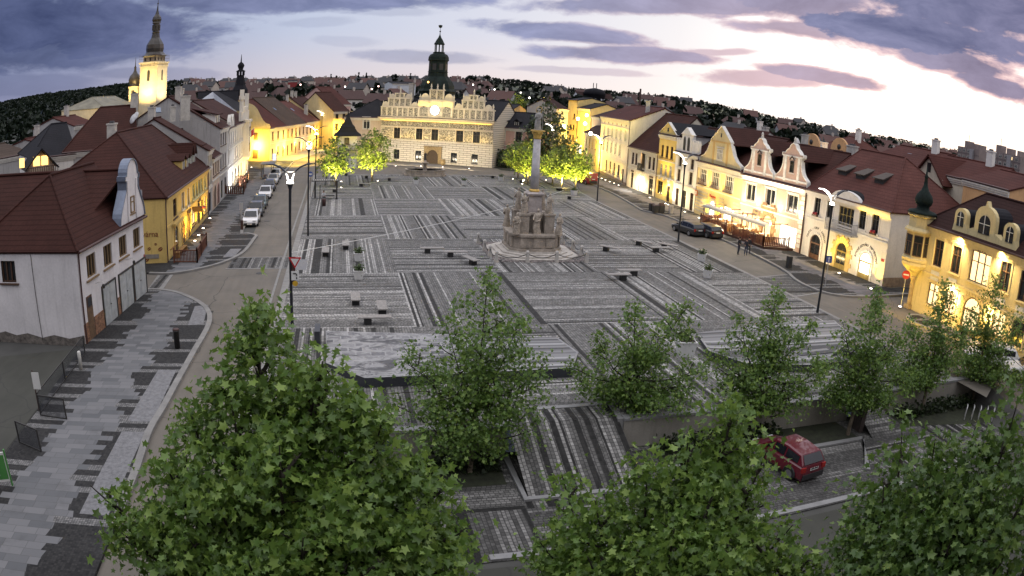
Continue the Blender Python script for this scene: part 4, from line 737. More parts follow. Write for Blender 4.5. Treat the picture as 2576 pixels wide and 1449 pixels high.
h5, L, _ = building('row_house', 'tall pale house with a large blank grey gable wall and a shed dormer', pL(33.25), pL(41.2), 14, 9.2, 13.4, sGrey, mTile, wins=[(x,z,.85,1.6,nob) for x in (1.2,3.4,5.6) for z in (7.0,4.0)]+[(2.0,.2,1.6,2.3,dk),(5.6,.2,1.6,2.3,dk)], group=LB, band=[3.2])
b = MB(); b.box(1.6,5.6,.9,4.6,9.6,11.0); slab(b, [(1.2,.5,11.0),(6.0,.5,11.0),(6.0,5.5,12.2),(1.2,5.5,12.2)], .12, 1); b.box(2.6,3.4,.86,.899,9.8,10.8,2); b.box(4.2,5.0,.86,.899,9.8,10.8,2); b.build('shed_dormer', [sWht, mTile, mGlass], h5); chimney(h5, 1.5, 6.0, 12.6, 14.6, .9, .7); chimney(h5, 5.5, 6.4, 12.6, 14.4, .9, .7)
h6, L, _ = building('row_house', 'white house lit cold white at street level, with two small scrolled gables', pL(41.25), pL(48.6), 13, 8.8, 11.6, sWht, mTile, wins=[(x,z,.85,1.6,brn) for x in (1.2,3.6,6.0) for z in (6.4,3.9)]+[(2.2,.2,2.0,2.4,W(fr=mFrW,trim=None,pane=mLitW,sill=False)),(5.4,.2,1.4,2.3,dk)], group=LB, band=[3.2,5.9])
for x in (2.2,5.0): gable(h6, x, [(1.1,8.8),(1.0,9.6),(.5,10.2),(0,10.6)], .3, sWht, 8.8)
h7, L, _ = building('row_house', 'ornate cream house with a corner bay and flags, floodlit, ending the left row', pL(48.65), pL(70), 13, 8.9, 12.6, sCream2, mTile, wins=[(x,z,.95,1.7,brn) for x in (1.5,4.5,7.5,10.5,16.5,19.5) for z in (6.4,3.9)]+[(x,.2,1.4,2.3,dk) for x in (2,6,10,18)], group=LB, band=[3.2,5.9])
b = MB(); b.box(12.2,15.2,-1.0,0,3.2,8.9); b.fr(12.2,15.2,-1.0,0,2.6,3.2,1.0,0,.5); b.box(11.9,15.5,-1.2,.2,8.9,9.3); b.box(8,20,-.15,.3,9.2,10.7); b.box(10.5,17,-.2,.4,10.7,11.4); b.build('bay', sCream2, h7); b = MB()
for z in (4.0,6.6):
    for x in (12.6,13.5,14.4): b.box(x,x+.55,-1.03,-1.002,z,z+1.5)
each(b, 'bay_window', mGlass, h7); b = MB(); b.box(9.4,9.6,-.3,.4,10.7,14.2); b.box(17,17.2,-.3,.4,10.7,13.6); b.box(9.2,9.8,-.4,.5,12.6,13.2); each(b, 'attic_obelisk', sCream2, h7)
for k, (c1, c2) in enumerate((((.5,.5,.5),(.3,.02,.03)),((.02,.04,.25),(.4,.03,.04)))):
    f_ = thing('flag', ('red and white' if not k else 'tricolour')+' flag leaning from the ornate floodlit house', 'flag', (pL(62+k*1.5)[0]+.1, pL(62+k*1.5)[1], 6.6)); b = MB(); b.tube([(0,0,0),(1.6,0,1.3)], .03, 5); b.build('pole', mFrW, f_); b = MB(); b.add([(.7,0,.6),(1.5,0,1.2),(1.55,.15,.1),(.8,.1,-.5)], [(0,1,2,3)]); b.add([(1.5,.003,1.2),(1.1,.003,.9),(1.15,.12,-.2),(1.55,.153,.1)], [(0,1,2,3)], 1); b.build('cloth', [M('flag_a%d'%k, c1), M('flag_b%d'%k, c2)], f_)
# the bending row beyond the side street
P6 = Vector((-14.4,145.1,0)); e6 = Vector((.25,.968,0)); p6 = lambda u: (P6.x+e6.x*u, P6.y+e6.y*u); NB = 'houses along the bend beyond the side street'
mm = [(0,9.9,6.6,12.2,sCream,mTile2,'first house of the bend, its shaped end gable blazing yellow under a floodlight'),(10,23.8,6.6,12.5,sBei,mBrown,'second house of the bend, long brown weathered roof over a pale arched front'),(23.9,34.8,6.7,11.4,sBei,mTileP,'third house of the bend, with a low pink tiled roof and a small dormer'),(34.9,48,6.9,12.4,sYel2,mTile,'fourth house of the bend, rounded corner glowing yellow')]
for i, (a, b_, ev, rg, wl, rf_, lb) in enumerate(mm):
    n_ = max(3, int((b_-a)/2.6)); h_, L, _ = building('bend_house', lb, p6(a), p6(b_), 16, ev, rg, wl, rf_, wins=[(L0,4.1,.8,1.5,nob) for L0 in [(k+.5)*(b_-a)/n_ for k in range(n_)]]+[(L0,.9 if k%2 else .15,.9,1.5 if k%2 else 2.2,nob) for k, L0 in enumerate([(k+.5)*(b_-a)/n_ for k in range(n_)])], group=NB, band=[3.3])
    if i == 0:
        pf = [(8.0,6.6),(7.9,7.3)]+curve([(7.9,7.4),(7.0,7.7),(6.2,8.6),(5.0,10.6),(3.4,11.6),(0,12.4)],3)
        b = MB(); b.add([(-.25,8+s_*dx,z) for s_ in (1,) for dx, z in pf]+[(-.25,8-dx,z) for dx, z in reversed(pf)], [tuple(range(2*len(pf)-1,-1,-1))]); b.box(-.24,-.0,.05,15.95,-.05,6.6); b.box(-.55,-.26,-.1,16,6.55,7.1); b.build('shaped_gable', sYel2, h_)
        b = MB(); b.box(-.27,-.242,2.6,3.5,4.2,5.7); b.box(-.27,-.242,2.5,3.7,.5,2.2,); each(b, 'gable_window', mFrB, h_)
    skylight(h_, (b_-a)*.35, 4.2, ev+(rg-ev)*4.3/8, .6)
    if i == 2: chimney(h_, 8, 2.5, 8, 10.5, .8, .8); chimney(h_, 9.5, 8, 11, 13)
    if i == 3: chimney(h_, 2, 8, 12, 14); chimney(h_, 5, 8, 12, 13.8)
zf = lambda x, y: (603.75+x/6.1713, 167.7+y/6.1713)
def bldpx(name, label, ea, eb, da, db, rpx, depth, wall, roof, hip=(0,0), wins=(), ry=.5, rd=None, **k):
    a = AT(*ea, da); b_ = AT(*eb, db); ev = (a.z+b_.z)/2; r = AT(*rpx, (rd or (da+db)/2+depth*ry)); return building(name, label, a, b_, depth, ev, max(r.z, ev+.8), wall, roof, hip, ry, wins, **k)
W3 = lambda L, z, n: [((k+.5)*L/n, z, .9, 1.5, nob) for k in range(n)]
bldpx('town_house', 'three storey house closing the bend, pale side wall left of its red roof', zf(1455,695), zf(1690,690), 176, 180, zf(1250,405), 13, sYel2, mTile, wins=W3(10,4.4,4)+W3(10,7.2,4)+W3(10,1.2,3), rd=186)
bldpx('town_house', 'steep red roofed house behind the bend with a dormer', zf(1500,560), zf(1720,610), 205, 212, zf(1420,320), 14, sRose, mTile2, rd=214)
hh, L, _ = bldpx('dark_roofed_house', 'beige house with a big dark slate roof left of the town hall', zf(1625,782), zf(2180,792), 150, 147, zf(2000,520), 12, sBei, mSlate, hip=(4.5,3), wins=[(4.9,6.2,1.2,2.0,W(fr=mFrW,trim=mTrim)),(12.0,6.2,1.2,2.0,W(fr=mFrW,trim=mTrim))]); b = MB(); b.box(9.6,10.5,1.6,3.0,10.2,11.7); b.box(9.75,10.35,1.56,1.599,10.4,11.5,1); b.build('dormer', [mSlate, mLit], hh); chimney(hh, 12.5, 5, 12, 15.5, .9, .9)
pa = AT(*zf(1500,1112), 131); pb = AT(*zf(1840,1120), 129); pv_ = thing('pavilion', 'small white pavilion with a dark bell shaped roof and wooden gallery behind the lit trees', 'pavilion', ((pa.x+pb.x)/2, (pa.y+pb.y)/2+2, 0)); b = MB(); b.box(-1.75,1.75,-1.75,1.75,-.05,5.9); b.build('wall', sWht, pv_); b = MB()
b.lathe([(3.5,5.7),(3.5,5.85),(2.5,6.4),(1.9,7.1),(1.9,7.25),(1.3,7.7),(.7,8.6),(.2,9.5),(.04,10.6)], (0,0,0), 4, rot=PI/4, smooth=False); b.build('roof', mSlate, pv_); b = MB(); b.box(-2.2,2.2,-2.6,-1.76,3.1,3.2); b.box(-2.2,2.2,-2.6,-2.52,4.0,4.08)
for k in range(20): b.box(-2.2+k*.226,-2.12+k*.226,-2.58,-2.54,3.2,4.0)
b.build('gallery', mFrD, pv_); window(pv_, -.1, 4.3, .9, 1.1, fr=mFrB, trim=None, rec=-.12, y=-1.75)
# ================= town hall
def sgraf(name, sc_, th=.5, cream=(.50,.46,.37), ink=(.035,.033,.03)):
    if name in MATS: return MATS[name]
    m, t, p, tc = newmat(name); n = t.noise(tc, sc_, 3., .5, 2.2); r = t.m('FRACT', t.m('MULTIPLY', n, 5.)); f = t.smooth(t.m('ABSOLUTE', t.m('SUBTRACT', r, .5)), .16, .26); n2 = t.noise(tc, .5, 3.)
    t.put(p.inputs['Base Color'], t.mix(t.m('MULTIPLY', f, th*1.6, 0., True), cream, ink)); p.inputs['Roughness'].default_value = .9; MATS[name] = m; return m
def rustmat(name, cream, ink, w_, h_):
    m, t, p, tc = newmat(name); s = t.n('ShaderNodeSeparateXYZ', i={0: tc}); v = t.n('ShaderNodeCombineXYZ', i={0: s.outputs[0], 1: s.outputs[2], 2: 0.})
    br = t.n('ShaderNodeTexBrick', i={'Vector': v, 'Color1': cream, 'Color2': tuple(c*.9 for c in cream), 'Mortar': ink, 'Scale': 1., 'Mortar Size': .035, 'Mortar Smooth': .1, 'Bias': 0., 'Brick Width': w_, 'Row Height': h_}); t.put(p.inputs['Base Color'], br.outputs[0]); p.inputs['Roughness'].default_value = .9; MATS[name] = m; return m
mRus = rustmat('sgraffito_blocks', (.58,.52,.42), (.10,.085,.06), 1.5, .40); mSg = sgraf('sgraffito', 1.25, .55); mSgF = sgraf('sgraffito_fine', 1.6, .55); mCr = M('hall_cream', (.57,.51,.40), .9, .12, 1.5); mPort = M('portal_sandstone', (.27,.19,.09), .9, .3, 4.)
PH = [((x-.6),(x+.6),4.5,6.4) for x in (3.7,8.6,11.9,17.1,20.5)]; HW = W(fr=mFrD, trim=M('window_stone',(.48,.34,.14)), mull=1, tr=1); HG = W(fr=mFrD, trim=mCr, mull=1)
hall, L, _ = building('town_hall', 'town hall covered in sgraffito, with stepped gables, glowing clock and green domed tower', (7.87,145.84), (28.02,133.09), 15, 8.5, 12.5, mRus, mSlate, wins=[(x,4.5,1.25,1.95,HW) for x in (3.7,8.6,11.9,17.1,20.5)]+[(x,.45,1.1,1.7,HG) for x in (3.76,8.53,16.1,20.35)], cornice=None, cat='town hall', ov=.05)
b = MB()
for xa, xb in ((.05,2.9),(4.5,7.8),(9.4,11.1),(12.7,16.3),(17.9,19.7),(21.3,L-.05)): b.box(xa,xb,-.05,-.002,4.45,6.65)
each(b, 'figure_panel', mSg, hall); b = MB()
for k in range(8): b.box(.15+k*L/8,(k+1)*L/8-.15,-.06,-.002,7.05,7.95)
each(b, 'frieze', mSgF, hall); b = MB(); b.box(0,L,-.14,-.003,4.2,4.42); b.box(0,L,-.14,-.003,6.72,6.95)
for xa in (0.0,2.85,4.42,7.75,9.3,11.05,12.65,16.2,17.85,19.65,21.25): b.box(xa,xa+.14,-.1,-.06,4.45,6.7)
each(b, 'string_course', mCr, hall); b = MB(); b.box(-.1,L+.1,-.25,0,8.05,8.25); b.box(-.25,L+.25,-.55,0,8.253,8.5); b.box(-.4,L+.4,-.8,.3,8.503,8.75); b.build('cornice', mCr, hall)
b = MB(); b.box(-.45,L+.45,-.9,.4,8.753,8.83); b.build('cornice_flashing', mGut, hall)
def tier(x0, x1, z0, z1, nm, y=-.1, clockgap=None):
    b = MB(); b.box(x0,x1,y,y+.5,z0,z1); g_ = b.build(nm, mSgF, hall); n_ = max(2, round((x1-x0)/1.2)); c = MB()
    for k in range(n_+1):
        xx = x0+(x1-x0)*k/n_
        if clockgap and clockgap[0] < xx < clockgap[1]: continue
        c.box(xx-.14,xx+.14,y-.13,y-.002,z0,z1-.2); c.box(xx-.2,xx+.2,y-.16,y-.131,z0,z0+.2)
    c.box(x0-.15,x1+.15,y-.22,y+.6,z1-.2,z1); c.box(x0-.12,x1+.12,y-.19,y-.003,z0,z0+.14); c.build('pilaster', mCr, g_); return g_
ga = tier(0.1,L-.1,8.84,10.85,'attic_tier'); gl_ = tier(1.6,6.5,10.85,12.6,'left_gable_tier'); gc = tier(8.3,15.6,10.85,12.35,'centre_gable_tier',clockgap=(10.6,13.2)); gr = tier(17.4,21.8,10.85,12.6,'right_gable_tier'); tier(3.1,5.0,12.6,13.6,'left_gable_top'); tier(10.6,13.4,12.35,14.4,'centre_gable_top'); tier(18.8,20.4,12.6,13.6,'right_gable_top')
b = MB(); b.box(8.35,15.55,-.35,-.31,8.9,12.3)
for x in (9.5,14.4):
    ar = [(x+.85*math.cos(a), 10.3+.85*math.sin(a)) for a in [PI*k/10 for k in range(11)]]; b.vprism([(x-.85,9.2),(x+.85,9.2)]+ar, -.4, -.36, 1)
for x in (8.4,10.6,13.2,15.4): b.box(x-.16,x+.16,-.5,-.36,8.9,12.1,0)
b.build('clock_gable_panel', [mCr, mSgF], hall)
b = MB()
for cx_, zz, w_, hgt_ in ((.85,10.85,.8,1.0),(7.3,10.85,.8,1.0),(16.6,10.85,.8,1.0),(22.6,10.85,.8,1.0),(2.3,12.6,.7,.8),(5.8,12.6,.7,.8),(18.1,12.6,.6,.8),(21.1,12.6,.6,.8),(9.5,12.35,1.0,1.3),(14.5,12.35,1.0,1.3)):
    ar = [(cx_+w_*math.cos(a), zz+hgt_*math.sin(a)**1.4) for a in [PI*k/8 for k in range(9)]]; b.vprism(ar, -.05, .2)
each(b, 'scroll_volute', mCr, hall); b = MB()
for x, z in ((.3,10.85),(L-.3,10.85),(1.7,12.6),(6.4,12.6),(17.5,12.6),(21.7,12.6),(8.4,12.35),(15.5,12.35),(4.05,13.6),(19.6,13.6),(12,14.4),(10.7,14.4),(13.3,14.4),(7.6,10.85),(16.2,10.85)): b.lathe([(.2,0),(.2,.2),(.1,.3),(.2,.55),(.12,.8),(.03,1.15)], (x,.1,z), 6)
each(b, 'finial', mCr, hall); b = MB(); b.vprism([(11.94+.95*math.cos(a), 10.35+.95*math.sin(a)) for a in [2*PI*k/28 for k in range(28)]], -.62, -.5); ck = b.build('clock', glow('clock_face', (1.,.97,.9), 3.5), hall)
b = MB(); b.box(11.92,11.97,-.65,-.625,10.3,10.95); b.box(11.6,11.95,-.65,-.625,10.35,10.39); b.tube([(11.94+1.0*math.cos(a),-.6,10.35+1.0*math.sin(a)) for a in [2*PI*k/28 for k in range(29)]], .06, 5); b.build('clock_hand', mFrD, ck)
b = MB(); r_ = 1.15; ar = [(11.7+r_*math.cos(a), 1.5+r_*math.sin(a)) for a in [PI*k/12 for k in range(13)]]; b.vprism([(11.7-r_,.05),(11.7+r_,.05)]+ar, -.12, -.06); dr = b.build('door', M('gate_wood',(.05,.03,.015),.8,.2,6.), hall); b = MB()
for k in range(13):
    a0, a1 = PI*k/13+.02, PI*(k+1)/13-.02; R2 = 1.75; b.vprism([(11.7+r_*math.cos(a0),1.5+r_*math.sin(a0)),(11.7+R2*math.cos(a0),1.5+R2*math.sin(a0)),(11.7+R2*math.cos(a1),1.5+R2*math.sin(a1)),(11.7+r_*math.cos(a1),1.5+r_*math.sin(a1))], -.3, -.122)
b.box(9.85,11.7-r_-.02,-.25,-.06,.05,3.1); b.box(11.7+r_+.02,13.55,-.25,-.06,.05,3.1); b.box(9.75,13.65,-.32,-.06,3.1,3.35)
b.box(10.55,12.85,-.2,-.123,2.68,3.09); b.build('portal', mPort, dr)
b = MB(); T0 = (8.2, 8.0, 0); b.lathe([(3.7,12.5),(3.7,14.0),(4.0,14.1),(3.5,14.6),(3.4,15.3),(2.95,16.2),(2.3,16.9),(2.05,17.2),(1.95,18.0),(2.1,18.1),(1.95,18.2),(1.9,20.3),(2.15,20.5),(2.1,20.65),(2.05,21.2),(1.75,21.7),(1.15,22.0),(1.25,22.2),(.95,22.3)], T0, 8, rot=PI/8, smooth=False); tw = b.build('tower', mCopper, hall)
b = MB()
for k in range(8):
    a = PI/4*k+PI/8; b.tube([(8.2+.85*math.cos(a),8+.85*math.sin(a),22.3),(8.2+.85*math.cos(a),8+.85*math.sin(a),23.9)], .1, 5)
b.lathe([(1.15,23.85),(1.15,24.0),(.95,24.3),(.7,24.8),(.35,25.3),(.1,25.9),(.05,26.4),(.2,26.6),(.05,26.8),(.04,27.3),(.35,27.5),(.45,27.9),(.1,28.0)], T0, 8); b.build('lantern', mCopper, tw); b = MB()
for k in range(8):
    a = PI/4*k; c_, s_ = math.cos(a), math.sin(a); r_ = 1.92*math.cos(PI/8)+.04; b.add([(8.2+c_*r_-s_*u,8+s_*r_+c_*u,z) for u, z in ((-.4,18.5),(.4,18.5),(.4,19.8),(-.4,19.8))], [(0,1,2,3)])
b.build('tower_window', mFrD, tw); b = MB(); b.ball((8.0,4.1,15.9),.2,6); b.build('tower_lamp', glow('amber_lamp',(1.,.5,.12),6.), tw)
for k in range(2): b = MB(); b.tube([(3.8+16.6*k,-.1,6.5),(3.8+16.6*k,-1.0,9.0)], .04, 5); b.build('flagpole', mFrW, hall)
# right of the hall
hh, L, _ = bldpx('town_house', 'rose house with a dark mansard roof and a lit window right of the town hall', (1243,318), (1328,326), 143, 140, (1280,283), 11, sRose, mSlate, hip=(.8,.8), wins=[(1.7,5.0,1.2,1.9,W(fr=mFrW,trim=mTrim,pane=mLitW)),(5.3,4.8,1.1,1.9,brn),(2.1,.9,1.2,2.0,brn),(5.3,1.4,1.3,1.5,brn)], band=[3.9]); dormer(hh, 1.7, .9, 7.6, 1.1, 1.2, 2, mSlate, mSlate, 1, .4); dormer(hh, 4.4, .9, 7.6, 1.1, 1.2, 2, mSlate, mSlate, 1, .4); b = MB(); b.box(4.3,5.9,-.15,-.05,3.3,3.6); b.build('shop_sign', mLitW, hh)
bldpx('town_house', 'orange lit low house seen over the dark mansard, right of the hall gables', (1237,273), (1290,276), 185, 183, (1262,262), 10, sOch, mSlate, wins=[(1.2,6.6,.8,1.2,nob),(3.0,6.6,.8,1.2,nob),(4.8,6.6,.8,1.2,nob)])
# ================= church and roofs behind the left row
def sqframe(side, a_deg, corner):    # near corner given; left face runs A->corner
    r = Vector((math.sin(math.radians(-15.2)), math.cos(math.radians(-15.2)), 0)); p = Vector((r.y,-r.x,0)); a = math.radians(a_deg)
    e = (p*math.cos(a)-r*math.sin(a)); return corner-e*side, e
cn = AT(393, 240, 250); cn.z = 0; A_, e_ = sqframe(7.2, 31, cn)
ch = thing('church_tower', 'floodlit church tower with a dark stepped onion spire and a viewing gallery', 'church tower', A_, math.atan2(e_.y, e_.x)); sCh = stucco('church_stone', (.55,.48,.34), .25); s_ = 7.2
b = MB(); b.box(0,s_,0,s_,-.05,25.6); b.box(-.02,s_+.02,-.02,s_+.02,18.3,18.6)
for k in range(15):
    for X, Y in ((0,0),(s_,0),(s_,s_),(0,s_)): q = .55 if k%2 else .85; b.box(X-(.06 if X==0 else q), X+(q if X==0 else .06), Y-(.06 if Y==0 else q), Y+(q if Y==0 else .06), 14+k*.75, 14.45+k*.75)
b.build('wall', sCh, ch); b = MB(); b.box(-.25,s_+.25,-.25,s_+.25,24.4,24.8); b.box(-.5,s_+.5,-.5,s_+.5,25.6,26.1)
for k in range(9): b.box(.1+k*.82,.4+k*.82,-.4,-.03,24.85,25.6); b.box(s_+.03,s_+.4,.1+k*.82,.4+k*.82,24.85,25.6)
b.box(.7,s_-.7,.7,s_-.7,26.1,28.2); b.build('cornice', sCh, ch)
b = MB()
for f in range(2):
    ar = [(s_/2+.55*math.cos(a), 22.6+.75*math.sin(a)) for a in [PI*k/8 for k in range(9)]]
    if f == 0: b.vprism([(s_/2-.55,19.6),(s_/2+.55,19.6)]+ar, -.03, -.005)
    else: q = [(s_+.01, y, z) for y, z in [(s_/2-.55,19.6),(s_/2+.55,19.6)]+ar]; b.add(q, [tuple(range(len(q)))])
for k in range(3): b.box(1.2+k*2.1,1.9+k*2.1,.66,.699,26.5,27.6); b.add([(s_-.69,1.2+k*2.1,26.5),(s_-.69,1.9+k*2.1,26.5),(s_-.69,1.9+k*2.1,27.6),(s_-.69,1.2+k*2.1,27.6)], [(0,1,2,3)])
b.build('belfry_window', mFrD, ch)
b = MB()
for k in range(19):
    for (x, y) in ((-.45+k*.45,-.45),(s_+.45,-.45+k*.45)): b.tube([(x,y,26.1),(x,y,28.4)], .03, 4)
for z in (27.2,28.4): b.tube([(-.45,-.45,z),(s_+.45,-.45,z),(s_+.45,s_+.45,z)], .04, 4)
b.build('gallery_railing', mGut, ch); b = MB(); c_ = (s_/2,s_/2,0); b.lathe([(4.9,28.2),(3.9,28.7),(3.1,29.6),(3.3,30.8),(3.15,32.2),(2.3,33.6),(1.6,34.6),(1.3,36.2),(1.6,36.4),(1.3,36.6),(1.2,39.6),(1.65,39.8),(1.45,40.2),(1.75,41.0),(1.5,41.9),(.75,42.9),(.35,44.3),(.12,46.6),(.05,48.5)], c_, 8, rot=PI/8, smooth=False); sp = b.build('spire', M('aged_copper',(.045,.04,.035),.4,.4,1.,metal=.3), ch); b = MB(); b.ball((c_[0],c_[1],46.8),.32,6); b.box(c_[0]-.06,c_[0]+.06,c_[1]-.06,c_[1]+.06,47,49.4); b.box(c_[0]-.5,c_[0]+.5,c_[1]-.05,c_[1]+.05,48.5,48.65)
for k in range(8):
    a = PI/4*k; r_ = 1.24; b.box(c_[0]+r_*math.cos(a)-.22,c_[0]+r_*math.cos(a)+.22,c_[1]+r_*math.sin(a)-.22,c_[1]+r_*math.sin(a)+.22,37.2,39.2)
b.build('spire_cross', mFrD, sp)
tq = AT(338, 234, 262); tr_ = thing('church_turret', 'small floodlit turret with an onion dome standing left of the church tower', 'turret', (tq.x,tq.y,0)); b = MB(); b.lathe([(2.3,-.05),(2.3,17.6),(2.6,17.8),(2.6,18.2)], (0,0,0), 8, smooth=False); b.build('wall', sCh, tr_); b = MB(); b.lathe([(2.7,18.2),(1.9,18.7),(2.2,19.5),(2.5,20.5),(2.0,21.9),(1.0,22.9),(.5,23.8),(.4,24.6),(.5,24.9),(.2,25.5),(.05,28.5)], (0,0,0), 10); b.build('onion_dome', M('aged_copper',(.045,.04,.035)), tr_); b = MB(); b.box(-.5,.5,-2.3,-2.1,14.6,16.8); b.build('turret_window', mFrD, tr_)
hh, L, _ = bldpx('church_nave', 'church nave with a lit grey hipped roof, its end lit yellow', (262,274), (340,262), 225, 250, (300,241), 16, sCh, M('nave_roof',(.16,.15,.11),.7,.3,.4), hip=(7,0), cat='church', rd=240)
bk = 'roofs behind the left row'
hh, L, _ = bldpx('big_roofed_house', 'house with the widest tiled roof behind the café, carrying satellite dishes and a roof window', (160,381), (345,372), 84, 84, (300,270), 14, sGrey, mTile, hip=(4.5,0), wins=[(3,4.6,.9,1.4,nob)], rd=92, group=bk)
skylight(hh, 6, 2.2, 9.5, .5, .9, 1.2); skylight(hh, 12, 5.5, 11.6, .5, .9, 1.2); chimney(hh, 15.5, 5.2, 10.5, 13.4, 1.2, .8); chimney(hh, 13.8, 4.2, 10.5, 12.2, .7, .7); chimney(hh, 9.0, 6.8, 12, 14.0, 1., .6)
for xx, yy, zz, r_ in ((9.3,4.0,11.2,.55),(8.9,3.2,10.9,.6)):
    p_ = hh.location; a_ = hh.rotation_euler.z; wx = p_.x+xx*math.cos(a_)-yy*math.sin(a_); wy = p_.y+xx*math.sin(a_)+yy*math.cos(a_)
    d_ = thing('satellite_dish', ('upper' if r_ < .58 else 'lower')+' white satellite dish on the wide tiled roof behind the café', 'satellite dish', (wx,wy,zz-.9), -.7); b = MB(); b.tube([(0,0,0),(0,0,1.1)], .04, 5); b.build('mast', mGut, d_); b = MB(); b.lathe([(.02,-.1),(r_*.5,-.05),(r_,.1),(r_,.13),(.02,-.06)], (0,0,0), 14); o_ = b.build('dish', M('dish_white',(.5,.5,.5),.5), d_, (0,-.15,1.1)); o_.rotation_euler = (PI/2-.4,0,0)
hh, L, _ = bldpx('slate_house', 'white walled house with a dark slate roof and a glowing balcony gable', (80,398), (190,388), 83, 84, (190,308), 12, sWht, mSlate, hip=(3.5,0), wins=[(3.0,3.6,.9,1.3,nob)], rd=93, group=bk)
p_ = AT(103,400,80); a_ = hh.rotation_euler.z; b_ = thing('lit_balcony', 'timber balcony gable glowing yellow on the slate roofed house', 'balcony', (p_.x,p_.y,p_.z-.6), a_); b = MB(); b.box(-1.6,1.6,0,3,-1.9,-.1); b.add([(-1.6,.3,-.1),(1.6,.3,-.1),(0,.3,1.5)], [(0,1,2)]); b.build('wall', sBei, b_); b = MB(); slab(b, [(-2.1,-.8,-.4),(0,-.8,1.8),(0,4,1.8),(-2.1,4,-.4)], .12); slab(b, [(0,-.8,1.8),(2.1,-.8,-.4),(2.1,4,-.4),(0,4,1.8)], .12); b.build('roof', mSlate, b_); b = MB(); b.box(-.9,-.1,.2,.28,-.2,.9); b.box(.1,.9,.2,.28,-.2,.9); b.box(-2.6,-2.0,.2,.28,-.1,.9); b.build('lit_window', glow('balcony_glow',(1.,.6,.18),2.6), b_); b = MB()
for k in range(15): b.box(-1.9+k*.27,-1.82+k*.27,-.7,-.64,-1.1,-.2)
b.box(-1.95,2.0,-.72,-.62,-.24,-.16); b.box(-1.95,2.0,-.72,0,-1.2,-1.1); b.build('balustrade', mFrB, b_)
for i, (ea, eb, da, db, rp, dp, rf_, lb, rd_) in enumerate([((-20,401),(78,388),98,104,(40,358),12,mBrown,'long low house with weathered brown tiles at the left edge of the roofs',110),((135,372),(180,360),105,112,(160,335),10,mTile2,'small house with a worn red roof half hidden behind the slate roof',118),((186,318),(240,310),118,124,(212,290),9,mTile2,'narrow red roofed house rising above the slate roof with a lit chimney',124),((100,405),(150,400),92,92,(110,380),8,mTile3,'dark tiled annexe beside the glowing balcony',97)]):
    hh, L, _ = bldpx('town_house', lb, ea, eb, da, db, rp, dp, sGrey, rf_, group=bk, rd=rd_); chimney(hh, L*.6, dp*.5, AT(*rp, rd_).z-.5, AT(*rp, rd_).z+1.7, .7, .7)
hh, L, _ = bldpx('gabled_house', 'white house with a broad blank gable in front of the slender black spire', (497,264), (597,282), 146, 146, (535,232), 6, sBlueW, mSlate, rd=150, group=bk)
gq = AT(535,231,146); b = MB(); g0, g1 = AT(490,262,147), AT(595,280,137); b.add([(g0.x,g0.y,0),(g1.x,g1.y,0),(g1.x,g1.y,g1.z),(gq.x,gq.y,gq.z),(g0.x,g0.y,g0.z)], [(0,1,2,3,4)]); b.add([(g1.x+.0,g1.y+.0,g1.z+.05),(g1.x+1.5,g1.y+7,g1.z+.05),(gq.x+1.5,gq.y+7,gq.z+.05),(gq.x,gq.y,gq.z+.05)], [(0,1,2,3)], 1); o_ = b.build('gable_wall', [sBlueW, mSlate], None); o_.parent = hh; o_.matrix_parent_inverse = (Matrix.Translation(hh.location) @ Matrix.Rotation(hh.rotation_euler.z, 4, 'Z')).inverted()
sq = AT(604, 216, 200); bs = thing('black_spire', 'slender black church spire with open lantern and onion, between church and town hall', 'spire', (sq.x,sq.y,0)); zt = lambda y: AT(604,y,200).z; b = MB(); b.lathe([(2.2,-.05),(2.2,zt(226)),(1.5,zt(215)),(1.0,zt(190)),(1.3,zt(189))], (0,0,0), 8, smooth=False); b.build('spire_base', mSlate, bs); b = MB(); b.lathe([(1.35,zt(180)),(1.35,zt(179)),(.6,zt(175)),(.8,zt(170)),(1.0,zt(165)),(.7,zt(160)),(.2,zt(156)),(.05,zt(137))], (0,0,0), 10); b.build('onion_dome', mSlate, bs); b = MB()
for k in range(8): a = PI/4*k; b.tube([(1.0*math.cos(a),1.0*math.sin(a),zt(190)),(1.0*math.cos(a),1.0*math.sin(a),zt(179))], .16, 5)
b.build('lantern_post', mSlate, bs)
